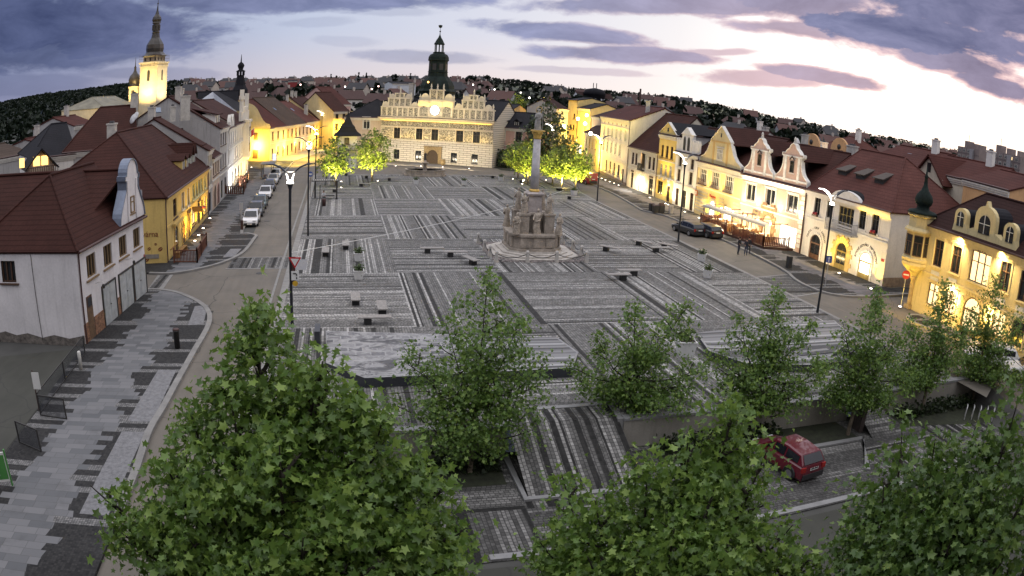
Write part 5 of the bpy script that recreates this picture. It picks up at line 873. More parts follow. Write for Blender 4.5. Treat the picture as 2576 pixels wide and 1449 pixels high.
# ================= behind the right row
br_ = 'roofs behind the right row'
sOr = stucco('orange_glow', (.55,.33,.16))  # orange light on the round gables put into the plaster colour
for i, (ea, eb, da, db, rp, dp, wl, rf_, lb, rd_, hp) in enumerate([
 ((2185,402),(2325,420),92,86,(2255,366),13,sGrey,mTile2,'red tiled house just above the corner house ridge, with a white flat roof window',99,(0,0)),
 ((2300,432),(2470,455),82,76,(2400,397),13,sCream,mTile2,'broad red roof with a pale side gable and small windows, right of the corner house',90,(0,0)),
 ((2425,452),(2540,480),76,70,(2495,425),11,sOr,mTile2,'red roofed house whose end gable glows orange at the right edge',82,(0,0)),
 ((2290,512),(2660,575),88,76,(2400,466),10,sWht,mTileP,'long low house with a pinkish tiled roof behind the yellow mansion',91,(0,0)),
 ((2046,375),(2128,385),128,122,(2090,338),12,sPink,mTileP,'mauve roofed house flanked by two round orange lit gables',135,(3,3)),
 ((1810,352),(1870,366),130,122,(1840,318),10,sGrey,mTile3,'dark tiled house with a white flat dormer behind the belfry gable',136,(0,0)),
 ((1960,395),(2050,408),112,106,(2010,372),9,sGrey,mTile3,'flat dark roofed annexe with two satellite dishes behind the pink house',118,(0,0))]):
    hh, L, _ = bldpx('town_house', lb, ea, eb, da, db, rp, dp, wl, rf_, hip=hp, group=br_, rd=rd_); zr = AT(*rp, rd_).z; chimney(hh, L*.7, dp*.45, zr-1, zr+1.5, .9, .7, sWht)
    if i in (0,1): skylight(hh, L*.4, 3, (zr+AT(*ea,da).z)/2-.1, .5)
    if i == 4:
        for q, xx in enumerate((.6, L-.6)):
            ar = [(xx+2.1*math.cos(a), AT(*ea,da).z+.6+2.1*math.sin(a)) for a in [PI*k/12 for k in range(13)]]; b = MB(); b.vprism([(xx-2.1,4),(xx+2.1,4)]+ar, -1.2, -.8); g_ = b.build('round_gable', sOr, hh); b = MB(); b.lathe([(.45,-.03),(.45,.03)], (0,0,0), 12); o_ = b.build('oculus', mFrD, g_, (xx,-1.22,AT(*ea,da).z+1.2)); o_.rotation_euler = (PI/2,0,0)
    if i == 1:
        b = MB(); b.add([(1.2,-1.5,4),(5.6,-1.5,4),(5.6,-1.5,AT(*ea,da).z-.2),(3.4,-1.5,zr-.3),(1.2,-1.5,AT(*ea,da).z-.2)], [(0,1,2,3,4)]); slab(b, [(.8,-1.9,AT(*ea,da).z-.7),(3.4,-1.9,zr),(3.4,6,zr),(.8,6,AT(*ea,da).z-.7)], .15, 1); slab(b, [(3.4,-1.9,zr),(6.0,-1.9,AT(*ea,da).z-.7),(6.0,6,AT(*ea,da).z-.7),(3.4,6,zr)], .15, 1); g_ = b.build('cross_gable', [sCream, mTile2], hh); b = MB()
        for x_, z_, w_ in ((3.4,zr-1.9,.6),(2.6,zr-4,.7),(4.2,zr-4,.7)): b.box(x_-w_/2,x_+w_/2,-1.53,-1.502,z_,z_+1)
        each(b, 'gable_window', mGlass, g_)
for (x, y, dist, tx) in ((2073,380,112,'first'),(2060,390,108,'second'),(2005,357,118,'third')):
    q = AT(x,y,dist); d_ = thing('satellite_dish', {'first':'white satellite dish right of the round orange gable','second':'white satellite dish in front of the other behind the pink house','third':'tall white satellite dish on the ridge of the scrolled gable house'}[tx], 'satellite dish', (q.x,q.y,q.z-1.6), .6); b = MB(); b.tube([(0,0,-3),(0,0,1.6)], .05, 5); b.build('mast', mGut, d_); b = MB(); b.lathe([(.02,-.12),(.4,-.06),(.75,.1),(.75,.13),(.02,-.08)], (0,0,0), 14); o_ = b.build('dish', M('dish_white',(.5,.5,.5)), d_, (0,-.15,1.5)); o_.rotation_euler = (PI/2-.4,0,0)
# street running away to the right of the hall
zr_ = lambda x, y: (1341.66+x/5.683, 201.25+y/5.683)
hh, L, _ = bldpx('yellow_block', 'tall yellow stepped block shining under street light at the head of the far street', zr_(505,300), zr_(640,282), 186, 183, zr_(575,272), 9, stucco('bright_yellow',(.6,.47,.2)), mSlate, wins=[(2.6,z,.6,1.2,nob) for z in (3.6,6.2,9.0)]+[(1.4,z,.6,1.2,nob) for z in (3.6,6.2)], cornice=None, rd=192)
hh, L, _ = bldpx('yellow_block', 'lower yellow house with dark roof and white lit shop, beside the stepped block', zr_(640,402), zr_(820,415), 182, 178, zr_(720,330), 10, stucco('bright_yellow',(.6,.47,.2)), mSlate, wins=[(1.3,.3,2.2,2.4,W(fr=mFrW,trim=None,pane=mLitW))], rd=188)
bldpx('town_house', 'dark red roofed house left of the yellow block, behind the tall dark tree', zr_(330,400), zr_(500,430), 174, 177, zr_(400,300), 10, sGrey, mTile3, rd=182)
hh, L, _ = building('corner_house', 'narrow house with a rounded corner glowing yellow left of the three storey house', (52.3,152), (48.95,133), 9, 6.8, 9.6, sYel2, mTile3, wins=[(x,z,.9,1.6,nob) for x in (3,7,11,15) for z in (1.0,4.1)])
bldpx('town_house', 'plain beige gabled house above the rounded corner, left of the three storey house', zr_(840,560), zr_(960,500), 165, 158, zr_(1100,405), 12, sBei, mTile3, rd=172)
bldpx('town_house', 'grey flat fronted house with a lattice window in the far street', zr_(760,430), zr_(840,440), 190, 186, zr_(800,415), 8, sGrey, mTile3, rd=196)
# school-like block with a rotunda, panel blocks
hh, L, _ = bldpx('school_building', 'pale three storey school with a rotunda on the hillside right of centre', (1466,258), (1555,268), 430, 440, (1510,236), 22, sBlueW, mTile3, wins=[((k+.5)*20/10,z,1.0,2.2,dk) for k in range(10) for z in (6,10,14)], rd=450, cat='school'); qz = AT(1496,232,440); b = MB(); b.lathe([(6.5,-20),(6.5,-1.5),(7,-1.2),(5.5,1.6),(.2,2.6)], (0,0,0), 16); b.tube([(1,0,2.5),(1,0,5.6)], .25, 5); b.tube([(-1,0,2.5),(-1,0,5.6)], .25, 5); o_ = b.build('rotunda', mSlate); o_.location = qz; tag(o_, 'dark domed rotunda with aerials above the pale school', 'rotunda')
q = AT(1610, 250, 420); b = MB(); b.tube([(0,0,-20),(0,0,6.2)], [.9,.55], 8); o_ = b.build('factory_chimney', M('dark_brick',(.07,.04,.035),.9,.2)); o_.location = q; tag(o_, 'slim dark factory chimney standing on the horizon', 'chimney')
zp = lambda x, y: (2280.8+x/4.3603, 322+y/4.3603); mPan = M('panel_concrete', (.21,.17,.16), .9, .15, .4, fine=3.)
for nm, x0, x1, ytop, yb, dist, fl, lb in (('a',565,795,195,560,345,6,'grey concrete apartment block on the skyline, the lower and farther of the two'),('b',890,1250,240,760,318,9,'tall brownish apartment block with a few lit windows at the right edge')):
    a = AT(*zp(x0,ytop),dist); b_ = AT(*zp(x1,ytop+ (x1-x0)*.3),dist-10); a_ = math.atan2(b_.y-a.y, b_.x-a.x); L = math.hypot(b_.x-a.x, b_.y-a.y); zt_ = a.z; H_ = zt_-AT(*zp(x0,yb),dist).z+3
    ap = thing('apartment_block', lb, 'apartment block', (a.x,a.y,zt_-H_), a_); b = MB(); b.box(0,L,0,11,-8,H_); b.build('wall', mPan, ap); b = MB()
    for f in range(1, fl+1): b.box(0,L,-.12,-.002,H_-f*2.8-.12,H_-f*2.8+.1)
    for f in range(0, int(L//3)+1): b.box(f*3-.06,f*3+.06,-.06,-.003,H_-fl*2.8,H_)
    b.build('panel_joint', M('panel_joint',(.12,.10,.10),.9), ap); b = MB(); b.box(L*.18,L*.32,2,7,H_,H_+3); b.box(L*.5,L*.62,2,7,H_,H_+2.4); b.box(L*.82,L*.9,2,7,H_,H_+2.2); b.tube([(L*.25,4,H_+3),(L*.25,4,H_+6)], .12, 5); b.build('lift_housing', mPan, ap)
    for f in range(fl):
        for k in range(int(L//3)):
            lit = (f*7+k*5) % 17 == 3; window(ap, 1.5+k*3, H_-f*2.8-2.2, 1.5, 1.3, fr=mFrW, pane=mLit if lit else mGlass, trim=None, sill=False, rec=-.08)
    b = MB(); b.box(L*.62,L*.62+2.2,-1.1,0,H_-fl*2.8,H_-.4); b.build('balcony_stack', M('balcony_grey',(.26,.25,.26),.8), ap)
# ================= hills, woods and the far town
SKY = [(-260,300),(0,266),(100,245),(200,233),(345,214),(420,213),(560,212),(650,212),(750,208),(850,206),(950,207),(1060,206),(1150,207),(1250,209),(1330,214),(1400,228),(1450,233),(1560,240),(1640,247),(1717,255),(1800,267),(1880,281),(1950,298),(2010,306),(2080,322),(2130,334),(2250,352),(2350,372),(2450,388),(2576,410),(2800,450)]
azs = [azel(*p)[0] for p in SKY]; els = [azel(*p)[1] for p in SKY]
RS = 1400.
def selev(az): return float(np.interp(az, azs, els))
def terr(az, r):
    d = math.degrees(az); near = 215. if -14 < d < 20 else 240.
    t_ = min(1., max(0., (r-near)/(RS-near))); zs = 13.3+math.tan(selev(az))*RS
    return (-4.)+(zs+4.)*t_**.62 if d > -16 else (-9.)+(zs+9.)*t_**.8
b = MB(); AZ = np.radians(np.linspace(-66, 82, 150)); RR = [170,240,300,380,480,600,760,950,1150,1400,1500,1900]
vs_ = []
for r in RR:
    for a in AZ:
        z = terr(a, min(r, RS)); z = -3.2 if r < 200 else (z if r <= RS else z-(r-RS)*.12)
        vs_.append((r*math.sin(a), r*math.cos(a), z))
nA = len(AZ); fs_ = [(i*nA+k, i*nA+k+1, (i+1)*nA+k+1, (i+1)*nA+k) for i in range(len(RR)-1) for k in range(nA-1)]
b.add(vs_, [tuple(reversed(f)) for f in fs_], 0, True)
m, t, p, tc = newmat('hill_fields'); n_ = t.noise(tc, .004, 4.); n2_ = t.noise(tc, .03, 4.)
t.put(p.inputs['Base Color'], t.ramp(t.m('ADD', t.m('MULTIPLY', n_, .6), t.m('MULTIPLY', n2_, .4)), [(.35, (.014,.022,.012)), (.47, (.024,.034,.018)), (.55, (.12,.13,.055)), (.62, (.028,.038,.02))])); p.inputs['Roughness'].default_value = .95
struct(b.build('hills', m))
def lumps(name, pts, mat, seed, kind=None, n=7):        # ragged tree masses: clusters of leaf-size faces
    rg = np.random.default_rng(seed); V_ = []; 
    for (x, y, z, h, w, con) in pts:
        k = n*9; u = rg.random(k)
        if con: rad = w*.5*(1-u)*(.55+.6*rg.random(k)); zz = h*(.05+.95*u)
        else: th_ = rg.random(k)*PI; zz = h*(.5-.45*np.cos(th_)); rad = w*.5*np.sin(th_)*(.5+.6*rg.random(k))+.1*w
        a = rg.random(k)*2*PI; c = np.stack([x+rad*np.cos(a), y+rad*np.sin(a), z+zz], 1); s = (.14 if con else .17)*w*(.6+.8*rg.random(k))
        d1 = rg.normal(size=(k,3)); d1 /= np.linalg.norm(d1,axis=1)[:,None]; d2 = np.cross(d1, rg.normal(size=(k,3))); d2 /= np.linalg.norm(d2,axis=1)[:,None]
        V_.append(np.stack([c+d1*s[:,None], c+d2*s[:,None], c-d1*s[:,None]*.9, c-d2*s[:,None]*1.1], 1).reshape(-1,3))
    V_ = np.concatenate(V_); nq = len(V_)//4; me = bpy.data.meshes.new(name); me.vertices.add(len(V_)); me.vertices.foreach_set('co', V_.ravel()); me.loops.add(nq*4); me.loops.foreach_set('vertex_index', np.arange(nq*4)); me.polygons.add(nq); me.polygons.foreach_set('loop_start', np.arange(nq)*4); me.update(); me.validate()
    me.materials.append(mat); o = bpy.data.objects.new(name, me); C.objects.link(o)
    if kind: o['kind'] = kind
    return o
mWood_ = leafmat('far_leaves', (.010,.016,.010), (.015,.023,.012), .1, .1); mWoodD = leafmat('far_conifers', (.008,.013,.009), (.014,.021,.011), .1, .1)
pts = []
for i in range(6500):                                    # the wooded hill on the left
    a = math.radians(rnd.uniform(-56, -13.5)); r = 260+1180*rnd.random()**.7; h_ = rnd.uniform(4.5, 7.5); pts.append((r*math.sin(a), r*math.cos(a), terr(a, r)-1.5, h_, h_*rnd.uniform(.9,1.5)*(1+r/1600), rnd.random() < .25))
lumps('forest_left', pts, mWood_, 1, 'stuff', 4); pts = []
for i in range(1900):                                    # ridge woods beyond the town and to the right
    a = math.radians(rnd.choice([rnd.uniform(-14, 2), rnd.uniform(2, 26), rnd.uniform(2,30), rnd.uniform(26, 66)])); d = math.degrees(a); r = rnd.uniform(1280, 1420) if d > 26 else rnd.uniform(420, 1400)
    if d < 24 and 300 < r < 950 and rnd.random() < .8: continue
    h_ = rnd.uniform(6, 11) if d < 26 else rnd.uniform(4, 6.5); pts.append((r*math.sin(a), r*math.cos(a), terr(a, r)-1.5, h_, h_*rnd.uniform(.6,1.1), rnd.random() < .45))
for i in range(300): a = math.radians(rnd.uniform(-13, 46)); r = rnd.uniform(225, 430); h_ = rnd.uniform(6, 11); pts.append((r*math.sin(a), r*math.cos(a), terr(a, r)-1, h_, h_*rnd.uniform(.8,1.2), rnd.random() < .2))
for i in range(380): a = math.radians(rnd.uniform(24, 64)); r = rnd.uniform(250, 800); h_ = rnd.uniform(6, 10); pts.append((r*math.sin(a), r*math.cos(a), terr(a, r)-1, h_, h_*rnd.uniform(.8,1.4), rnd.random() < .2))
lumps('ridge_woods', pts, mWoodD, 2, 'stuff', 4)
for i, (x, yt, dist, con, lb) in enumerate([(833,187,620,1,'dark fir on the ridge, leftmost of the skyline firs'),(846,191,560,1,'shorter fir beside the leftmost skyline fir'),(903,183,560,1,'tallest pointed fir on the skyline left of the town hall'),(922,184,600,1,'slim fir just right of the tallest skyline fir'),(870,196,640,1,'small fir between the first skyline firs'),(993,187,620,0,'round topped tree on the skyline left of the hall dome'),(1033,185,600,1,'open crowned pine on the skyline beside the hall dome'),(1184,190,560,0,'poplar like tree right of the hall dome'),(1197,190,565,1,'dark pointed tree right of the hall dome'),(1226,189,560,0,'broad dark tree on the skyline above the orange house'),(1268,200,700,1,'lone fir above the lit yellow tree'),(1357,207,900,1,'tiny fir at the right end of the wood')]):
    q = AT(x, yt, dist); a = math.atan2(q.x, q.y); z0 = terr(a, dist); o_ = lumps('conifer' if con else 'hill_tree', [(q.x,q.y,z0,q.z-z0,(q.z-z0)*(.34 if con else .5),con)], mWoodD, 50+i, None, 14); tag(o_, lb, 'tree')
# houses up the hillside
hw = [M('far_wall_a',(.58,.55,.52),.9), M('far_wall_b',(.42,.37,.33),.9), M('far_wall_c',(.30,.30,.32),.9)]; hr = [M('far_roof_a',(.055,.025,.022),.8), M('far_roof_b',(.03,.03,.034),.8), M('far_roof_c',(.08,.035,.028),.8)]
protos = []
for k in range(6):
    root = thing('hillside_house', 'x', 'house', (0,0,-500)); w_, d_, h_ = ((10,8,5.5),(12,9,6.5),(9,9,6),(14,9,4.5),(9,7,7),(11,8,5))[k]; b = MB(); b.box(-w_/2,w_/2,-d_/2,d_/2,-4,h_)
    gz = h_+d_*.42
    if k % 2 == 0: b.add([(-w_/2,-d_/2,h_),(-w_/2,d_/2,h_),(-w_/2,0,gz)], [(2,1,0)]); b.add([(w_/2,-d_/2,h_),(w_/2,d_/2,h_),(w_/2,0,gz)], [(0,1,2)])
    b.build('wall', hw[k%3], root); b = MB(); q = w_/2+.5 if k % 2 == 0 else w_/2-2.5
    for sg in (-1,1): slab(b, [(-w_/2-.5,sg*(d_/2+.5),h_-.3),(w_/2+.5,sg*(d_/2+.5),h_-.3),(q,0,gz),(-q,0,gz)], .3)
    if k % 2: slab(b, [(-w_/2-.5,-d_/2-.5,h_-.3),(-q,0,gz),(-w_/2-.5,d_/2+.5,h_-.3)], .3); slab(b, [(w_/2+.5,-d_/2-.5,h_-.3),(w_/2+.5,d_/2+.5,h_-.3),(q,0,gz)], .3)
    ro = b.build('roof', hr[k%3], root); b = MB(); b.box(1.2,2.0,-.4,.4,gz-1,gz+1.2); b.build('chimney', hw[1], ro); b = MB()
    for x in (-.28,.0,.28): b.box(x*w_-.6,x*w_+.6,-d_/2-.05,-d_/2-.005,h_-3,h_-1.4)
    b.build('window', mGlass, root); protos.append(root)
HG_ = 'houses scattered up the hillside beyond the square'; kindlab = ['pale gabled house with a dull red roof','brownish hipped house with a dark roof','grey gabled house with a red roof','long pale hipped house with a dull red roof','narrow brownish gabled house','small grey hipped house']; where = {0:'low left of the dome',1:'halfway up left of the dome',2:'under the skyline left of the dome',3:'low right of the dome',4:'halfway up right of the dome',5:'under the skyline right of the dome',6:'beyond the right row',7:'far beyond the right row'}
spots = []
for i in range(1500):
    if len(spots) >= 150: break
    if i % 5 < 4: a = rnd.uniform(-12.5, 11); r = rnd.uniform(290, 900)
    else: a = rnd.uniform(12, 52); r = rnd.uniform(260, 640)
    a_ = math.radians(a); x, y = r*math.sin(a_), r*math.cos(a_)
    if all((x-p[0])**2+(y-p[1])**2 > 19**2 for p in spots): spots.append((x, y, a, r))
for i, (x, y, a, r) in enumerate(spots):
    k = rnd.randrange(6); wz = (0 if r < 480 else 1 if r < 680 else 2)+(0 if a < 6 else 3) if a < 12 else (6 if r < 420 else 7)
    o_ = copy_thing(protos[k], (x, y, terr(math.radians(a), r)+.3), -math.radians(a)+rnd.uniform(-.7,.7), kindlab[k]+' '+where[wz], HG_); o_.scale = (1.1,1.1,1.1)
for p_ in protos:
    for c_ in [q for q in p_.children_recursive]: bpy.data.objects.remove(c_)
    bpy.data.objects.remove(p_)
bldpx('villa', 'white flat roofed modern house with dark bands on the hillside left of the dome', (987,212), (1046,210), 360, 365, (1015,207), 10, sBlueW, mSlate, wins=[(2,8.0,1.6,2.2,dk),(5,8.0,1.6,2.2,dk),(8.3,8.0,1.6,2.2,dk)], rd=372)
hh, L, _ = bldpx('red_house', 'dark red flat fronted house lit by street lamps on the hillside', (725,204), (748,205), 520, 520, (736,202), 10, M('red_render',(.22,.03,.03),.9), mSlate, rd=530)
bldpx('pale_block', 'pale flat block beside the dark red house on the hillside', (704,208), (724,206), 522, 521, (714,205), 10, sBei, mSlate, rd=530)
LG = 'lamps glowing across the hillside'
for i, (x, y, c_) in enumerate([(721,227,0),(731,228,0),(741,229,0),(756,213,2),(792,231,0),(778,235,1),(868,218,1),(887,212,1),(908,213,1),(913,222,2),(935,224,2),(952,217,2),(1183,223,2),(1190,213,1),(1230,226,1),(1244,225,1),(1310,233,1),(1332,246,1),(1297,235,1),(690,224,1),(855,232,2),(1215,229,1)]):
    q = AT(x, y, 330 if y > 240 else 400); o_ = thing('hillside_lamp', ['orange','white','pinkish'][c_]+' lamp glowing '+['below the dark red house','among the far houses','among dark gardens'][c_]+' on the hillside', 'lamp', q, 0, LG); b = MB(); b.ball((0,0,0), .42 if c_ else .6, 6); b.build('bulb', glow('far_bulb%d'%c_, ((1.,.55,.2),(1.,.92,.8),(1.,.6,.55))[c_], 7.), o_); b = MB(); b.tube([(0,0,-12),(0,0,-.42)], .1, 5); b.build('mast', mFrD, o_)
# ================= street lamps
mLampD = M('lamp_steel', (.03,.033,.04), .4, .15, metal=.5); mArmGlow = glow('lamp_arm_glow', (1.,.93,.84), 7.); mCup = glow('lamp_cup', (1.,.95,.86), 14.); LG2 = 'tall lamp posts with crescent arms around the square'  # lit arms emit: the cup light they reflect is put in as glow
def streetlamp(px, label, lit, H=8.3, rz=0., power=220., pos=None):
    p = pos or G(*px); t = thing('street_lamp', label, 'street lamp', (p.x,p.y,0), rz, LG2); b = MB(); b.tube([(0,0,0),(0,0,.5),(0,0,H*.72),(0,0,H-.35)], [.11,.095,.075,.085], 10); b.tube([(0,0,H-.35),(0,0,H)], [.085,.2], 12); b.build('pole', mLampD, t)
    b = MB(); b.lathe([(.2,0),(.17,.12),(.06,.2)], (0,0,H), 12); b.build('light_cup', mCup, t)
    for sg in (-1, 1):
        b = MB(); pts = [(sg*.12,.0,H+.1),(sg*.16,0,H+.38),(sg*.3,0,H+.62),(sg*.58,0,H+.86),(sg*.95,0,H+1.02),(sg*1.4,0,H+1.06)]; wd = [.03,.035,.13,.17,.13,.03]; up = [(0,0),(0,0),(-sg*.05,.05),(-sg*.03,.06),(-sg*.01,.05),(0,.02)]
        vs = [];
        for (x,y,z), w_, (ux,uz) in zip(pts, wd, up): vs += [(x,y-w_,z),(x,y+w_,z),(x+ux*.7,y+w_*.8,z+uz+.03),(x+ux*.7,y-w_*.8,z+uz+.03)]
        fl, fu = [], []
        for i in range(5):
            a = 4*i; c = a+4; fl.append((a,a+1,c+1,c)); fu += [(a+1,a+2,c+2,c+1),(a+2,a+3,c+3,c+2),(a+3,a,c,c+3)]
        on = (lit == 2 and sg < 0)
        b.add(vs, fl, 1 if on else 0); b.add(vs, fu+[(3,2,1,0),(20,21,22,23)], 1 if on and lit == 2 else 0); b.build('arm', [mLampD, mArmGlow], t)
        if lit == 1: b = MB(); b.tube([(sg*.1,-.06,H+.12),(sg*.17,-.06,H+.42),(sg*.26,-.06,H+.6)], [.05,.045,.02], 6); b.build('arm_glow', mArmGlow, t)  # glowing tubes added for the light inside the dark arms
    b = MB(); b.tube([(-.32,0,H+.62),(.32,0,H+.62)], .025, 6); b.build('cross_bar', mLampD, t)
    l = lamp('lamp_light', 'SPOT', (p.x,p.y,H+.75), power, (1.,.84,.62), size=.25, spot=2.5, aim=(p.x,p.y,0), blend=.9); return t
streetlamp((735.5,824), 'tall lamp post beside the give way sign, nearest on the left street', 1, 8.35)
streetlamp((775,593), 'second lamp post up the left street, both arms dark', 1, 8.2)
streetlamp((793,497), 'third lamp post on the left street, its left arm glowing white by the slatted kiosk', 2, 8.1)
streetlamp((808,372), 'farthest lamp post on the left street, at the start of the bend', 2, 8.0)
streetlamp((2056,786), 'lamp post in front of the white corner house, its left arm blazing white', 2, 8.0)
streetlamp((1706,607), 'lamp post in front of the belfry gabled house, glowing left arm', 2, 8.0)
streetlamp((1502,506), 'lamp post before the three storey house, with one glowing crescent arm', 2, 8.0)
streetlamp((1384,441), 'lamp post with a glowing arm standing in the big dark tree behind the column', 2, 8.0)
# ================= small ground lights
GLG = 'round lights set in the pavement'; mDisc = glow('ground_disc', (1.,.86,.74), 9.)
def glight(x, y, label, z=.1, pos=None, r=.13):
    p = pos or G(x, y, z); t = thing('ground_light', label, 'ground light', (p.x,p.y,z), 0, GLG); b = MB(); b.lathe([(r+.05,0),(r+.05,.025),(r,.03)], (0,0,0), 12); b.build('rim', mGut, t); b = MB(); b.lathe([(r,.031),(r*.9,.07),(.02,.09)], (0,0,0), 12); b.build('lens', mDisc, t); return p
z5v = lambda x, y: ((2200+x/4.2625)/1.490683, (420+y/4.2625)/1.490683); zBv = lambda x, y: ((1860+x/2.4154)/1.490683, (700+y/2.4154)/1.490683); zSv = lambda x, y: ((540+x/1.8614)/1.490683, (660+y/1.8614)/1.490683); zAv = lambda x, y: ((1100+x/2.4154)/1.490683, (640+y/2.4154)/1.490683); zLv = lambda x, y: ((640+x/2.1556)/1.490683, (380+y/2.1556)/1.490683); zMv = lambda x, y: ((1800+x/2.5587)/1.490683, (700+y/2.5587)/1.490683)
for p in [z5v(120,1020),z5v(180,1045),z5v(240,1065),z5v(300,1090),z5v(368,1118),z5v(437,1142),z5v(510,1175)]: glight(*p, 'pavement light in the string before the tall three storey house')
for p in [z5v(1010,1373),zBv(1395,102)]: glight(*p, 'pavement light before the yellow pediment house')
for p in [zBv(1535,155),zBv(1558,165)]: glight(*p, 'pavement light by the bins and the stone post')
for p in [zBv(1710,230),zBv(1838,285)]: glight(*p, 'pavement light behind the parked black estate cars')
t6 = lambda x, y: (1717.33+x/3., 483+y/3.)
glight(*t6(1180,615), 'pavement light before the rusticated middle arch'); glight(*t6(1420,732), 'pavement light at the corner by the bright arched shop'); glight(*t6(1640,868), 'pavement light at the foot of the oriel column')
for p in [zSv(460,297),zSv(413,367),zSv(382,415),zSv(355,455)]: glight(*p, 'pavement light along the yellow café front')
for p in [zLv(592,590),zLv(610,573),zLv(653,535)]: glight(*p, 'pavement light in front of the white lit house on the left row')
for p in [t2(410,1253),t2(600,1255),t2(765,1262),t2(965,1273)]: glight(*p, 'ground light in front of the town hall wall', .0)
for p in [t2(1295,1352),t2(1365,1390),t2(1545,1360),zAv(765,95),zAv(433,100),zAv(433,155)]: glight(*p, 'ground light under a lit plaza tree', .005)
# ================= benches
mSlat = M('bench_slats', (.25,.235,.22), .75, .25, 6., fine=30); mLeg = M('bench_block', (.012,.012,.013), .6, .2); BG = 'slab benches on the square'
bench0 = None
def bench(x, y, rz, label, side=-1):
    global bench0
    p = G(x, y, .42)
    if bench0 is None:
        bench0 = thing('bench', label, 'bench', (p.x,p.y,0.01), rz, BG); b = MB()
        for k in range(5): b.box(-1.0,1.0,-.30+k*.122,-.30+k*.122+.112,.40,.47)
        b.build('seat', mSlat, bench0); b = MB(); b.box(-.62,-.18,-.24,.24,0,.399); b.build('leg', mLeg, bench0); return bench0
    return copy_thing(bench0, (p.x,p.y,.01), rz, label, BG)
bench(*zAv(735,1325), 0, 'slab bench lying crosswise, nearest of the group of three by the left lamp post')
bench(*zAv(563,1140), PI/2, 'slab bench set lengthwise, left one of the group of three by the left lamp post')
bench(*zAv(802,1220), PI/2, 'slab bench set lengthwise, right one of the group of three by the left lamp post')
bench(*zAv(1258,702), 0, 'crosswise slab bench, farther of the staggered pair left of the column monument')
bench(*zAv(1466,735), 0, 'crosswise slab bench, nearer of the staggered pair left of the column monument')
bench(*zAv(1605,795), PI/2+.35, 'skewed slab bench just left of the monument bollards')
bench(*zAv(475,660), PI/2, 'lengthwise slab bench behind the white planters on the left')
bench(*zAv(292,720), PI/2, 'lengthwise slab bench close to the left kerb')
bench(*zBv(1110,795), PI, 'crosswise slab bench, nearer of the pair right of the monument')
bench(*zBv(1210,757), PI, 'crosswise slab bench, farther of the pair right of the monument')
bench(*zBv(1035,548), -.8, 'skewed lone slab bench right of the monument bollards')
bench(*zBv(1330,498), -.8, 'skewed slab bench, left of the three by the right kerb')
bench(*zBv(1560,525), -.8, 'skewed slab bench, right of the three by the right kerb')
bench(*zBv(1485,552), 0, 'crosswise slab bench, front of the three by the right kerb')
bench(*zBv(692,88), -.5, 'slab bench beside a white planter under the rightmost lit tree')
bench(*zBv(585,8), 0, 'slab bench under the lit trees behind the monument')
for p_, lb in ((zAv(500,22),'slab bench under the first pair of lit trees, farthest from the kerb'),(zAv(400,168),'slab bench beside the leftmost lit tree trunk'),(zAv(640,118),'slab bench alone in front of the left lit trees'),(zAv(893,66),'slab bench left of the fountain basin'),(zAv(1828,46),'slab bench right of the fountain, near a planter'),(zAv(2090,85),'slab bench under the right group of lit trees'),(zAv(2440,158),'slab bench at the right end of the lit trees'),(zAv(685,45),'slab bench at the foot of the second lit tree')): bench(*p_, rnd.uniform(-.4,.4), lb)
p = G(950,1040,.42); copy_thing(bench0, (p.x,p.y,.01), 0, 'slab bench near the wall edge, half hidden by the big tree', BG)
# ================= planters
mPot = M('planter_white', (.58,.58,.57), .6, .08); mFol = leafmat('planter_leaves', (.05,.09,.025), (.11,.15,.04)); PG = 'square white planters on the square'
def leaves_mesh(name, P_, N_, size, mat, seed, parent=None, lobes=True):
    rg = np.random.default_rng(seed); n = len(P_); up = np.array([0,0,1.]); N_ = N_/np.maximum(np.linalg.norm(N_,axis=1)[:,None],1e-6)
    tdir = rg.normal(size=(n,3)); tdir[:,2] -= .25; tdir -= (tdir*N_).sum(1)[:,None]*N_; tdir /= np.maximum(np.linalg.norm(tdir,axis=1)[:,None],1e-6); bd = np.cross(N_, tdir); s = size*(.4+.95*rg.random(n)**1.3)
    if lobes: loc = np.array([(0,0,0),(.42,-.04,.05),(.24,.20,.03),(.56,.50,.12),(.19,.60,.02),(0,1,-.1),(-.19,.60,.02),(-.56,.50,.12),(-.24,.20,.03),(-.42,-.04,.05)]); faces = [(0,1,2,3,4,5),(0,5,6,7,8,9)]
    else: loc = np.array([(0,0,0),(.45,.4,.08),(0,1,-.05),(-.45,.4,.08)]); faces = [(0,1,2,3)]
    k = len(loc); curl = (-.6+3.4*rg.random(n))
    V_ = P_[:,None,:]+(loc[None,:,0,None]*bd[:,None,:]+(loc[None,:,1,None]-.4)*tdir[:,None,:]+loc[None,:,2,None]*curl[:,None,None]*N_[:,None,:])*s[:,None,None]
    V_ = V_.reshape(-1,3); F = np.concatenate([np.array(f) for f in faces]); tot = np.array([len(f) for f in faces]); li = (np.arange(n)[:,None]*k+F[None,:]).ravel(); lt = np.tile(tot, n); ls = np.concatenate([[0],np.cumsum(lt)[:-1]])
    me = bpy.data.meshes.new(name); me.vertices.add(len(V_)); me.vertices.foreach_set('co', V_.ravel()); me.loops.add(len(li)); me.loops.foreach_set('vertex_index', li); me.polygons.add(len(ls)); me.polygons.foreach_set('loop_start', ls); me.update(); me.materials.append(mat)
    o = bpy.data.objects.new(name, me); C.objects.link(o)
    if parent: o.parent = parent
    return o
pl0 = None
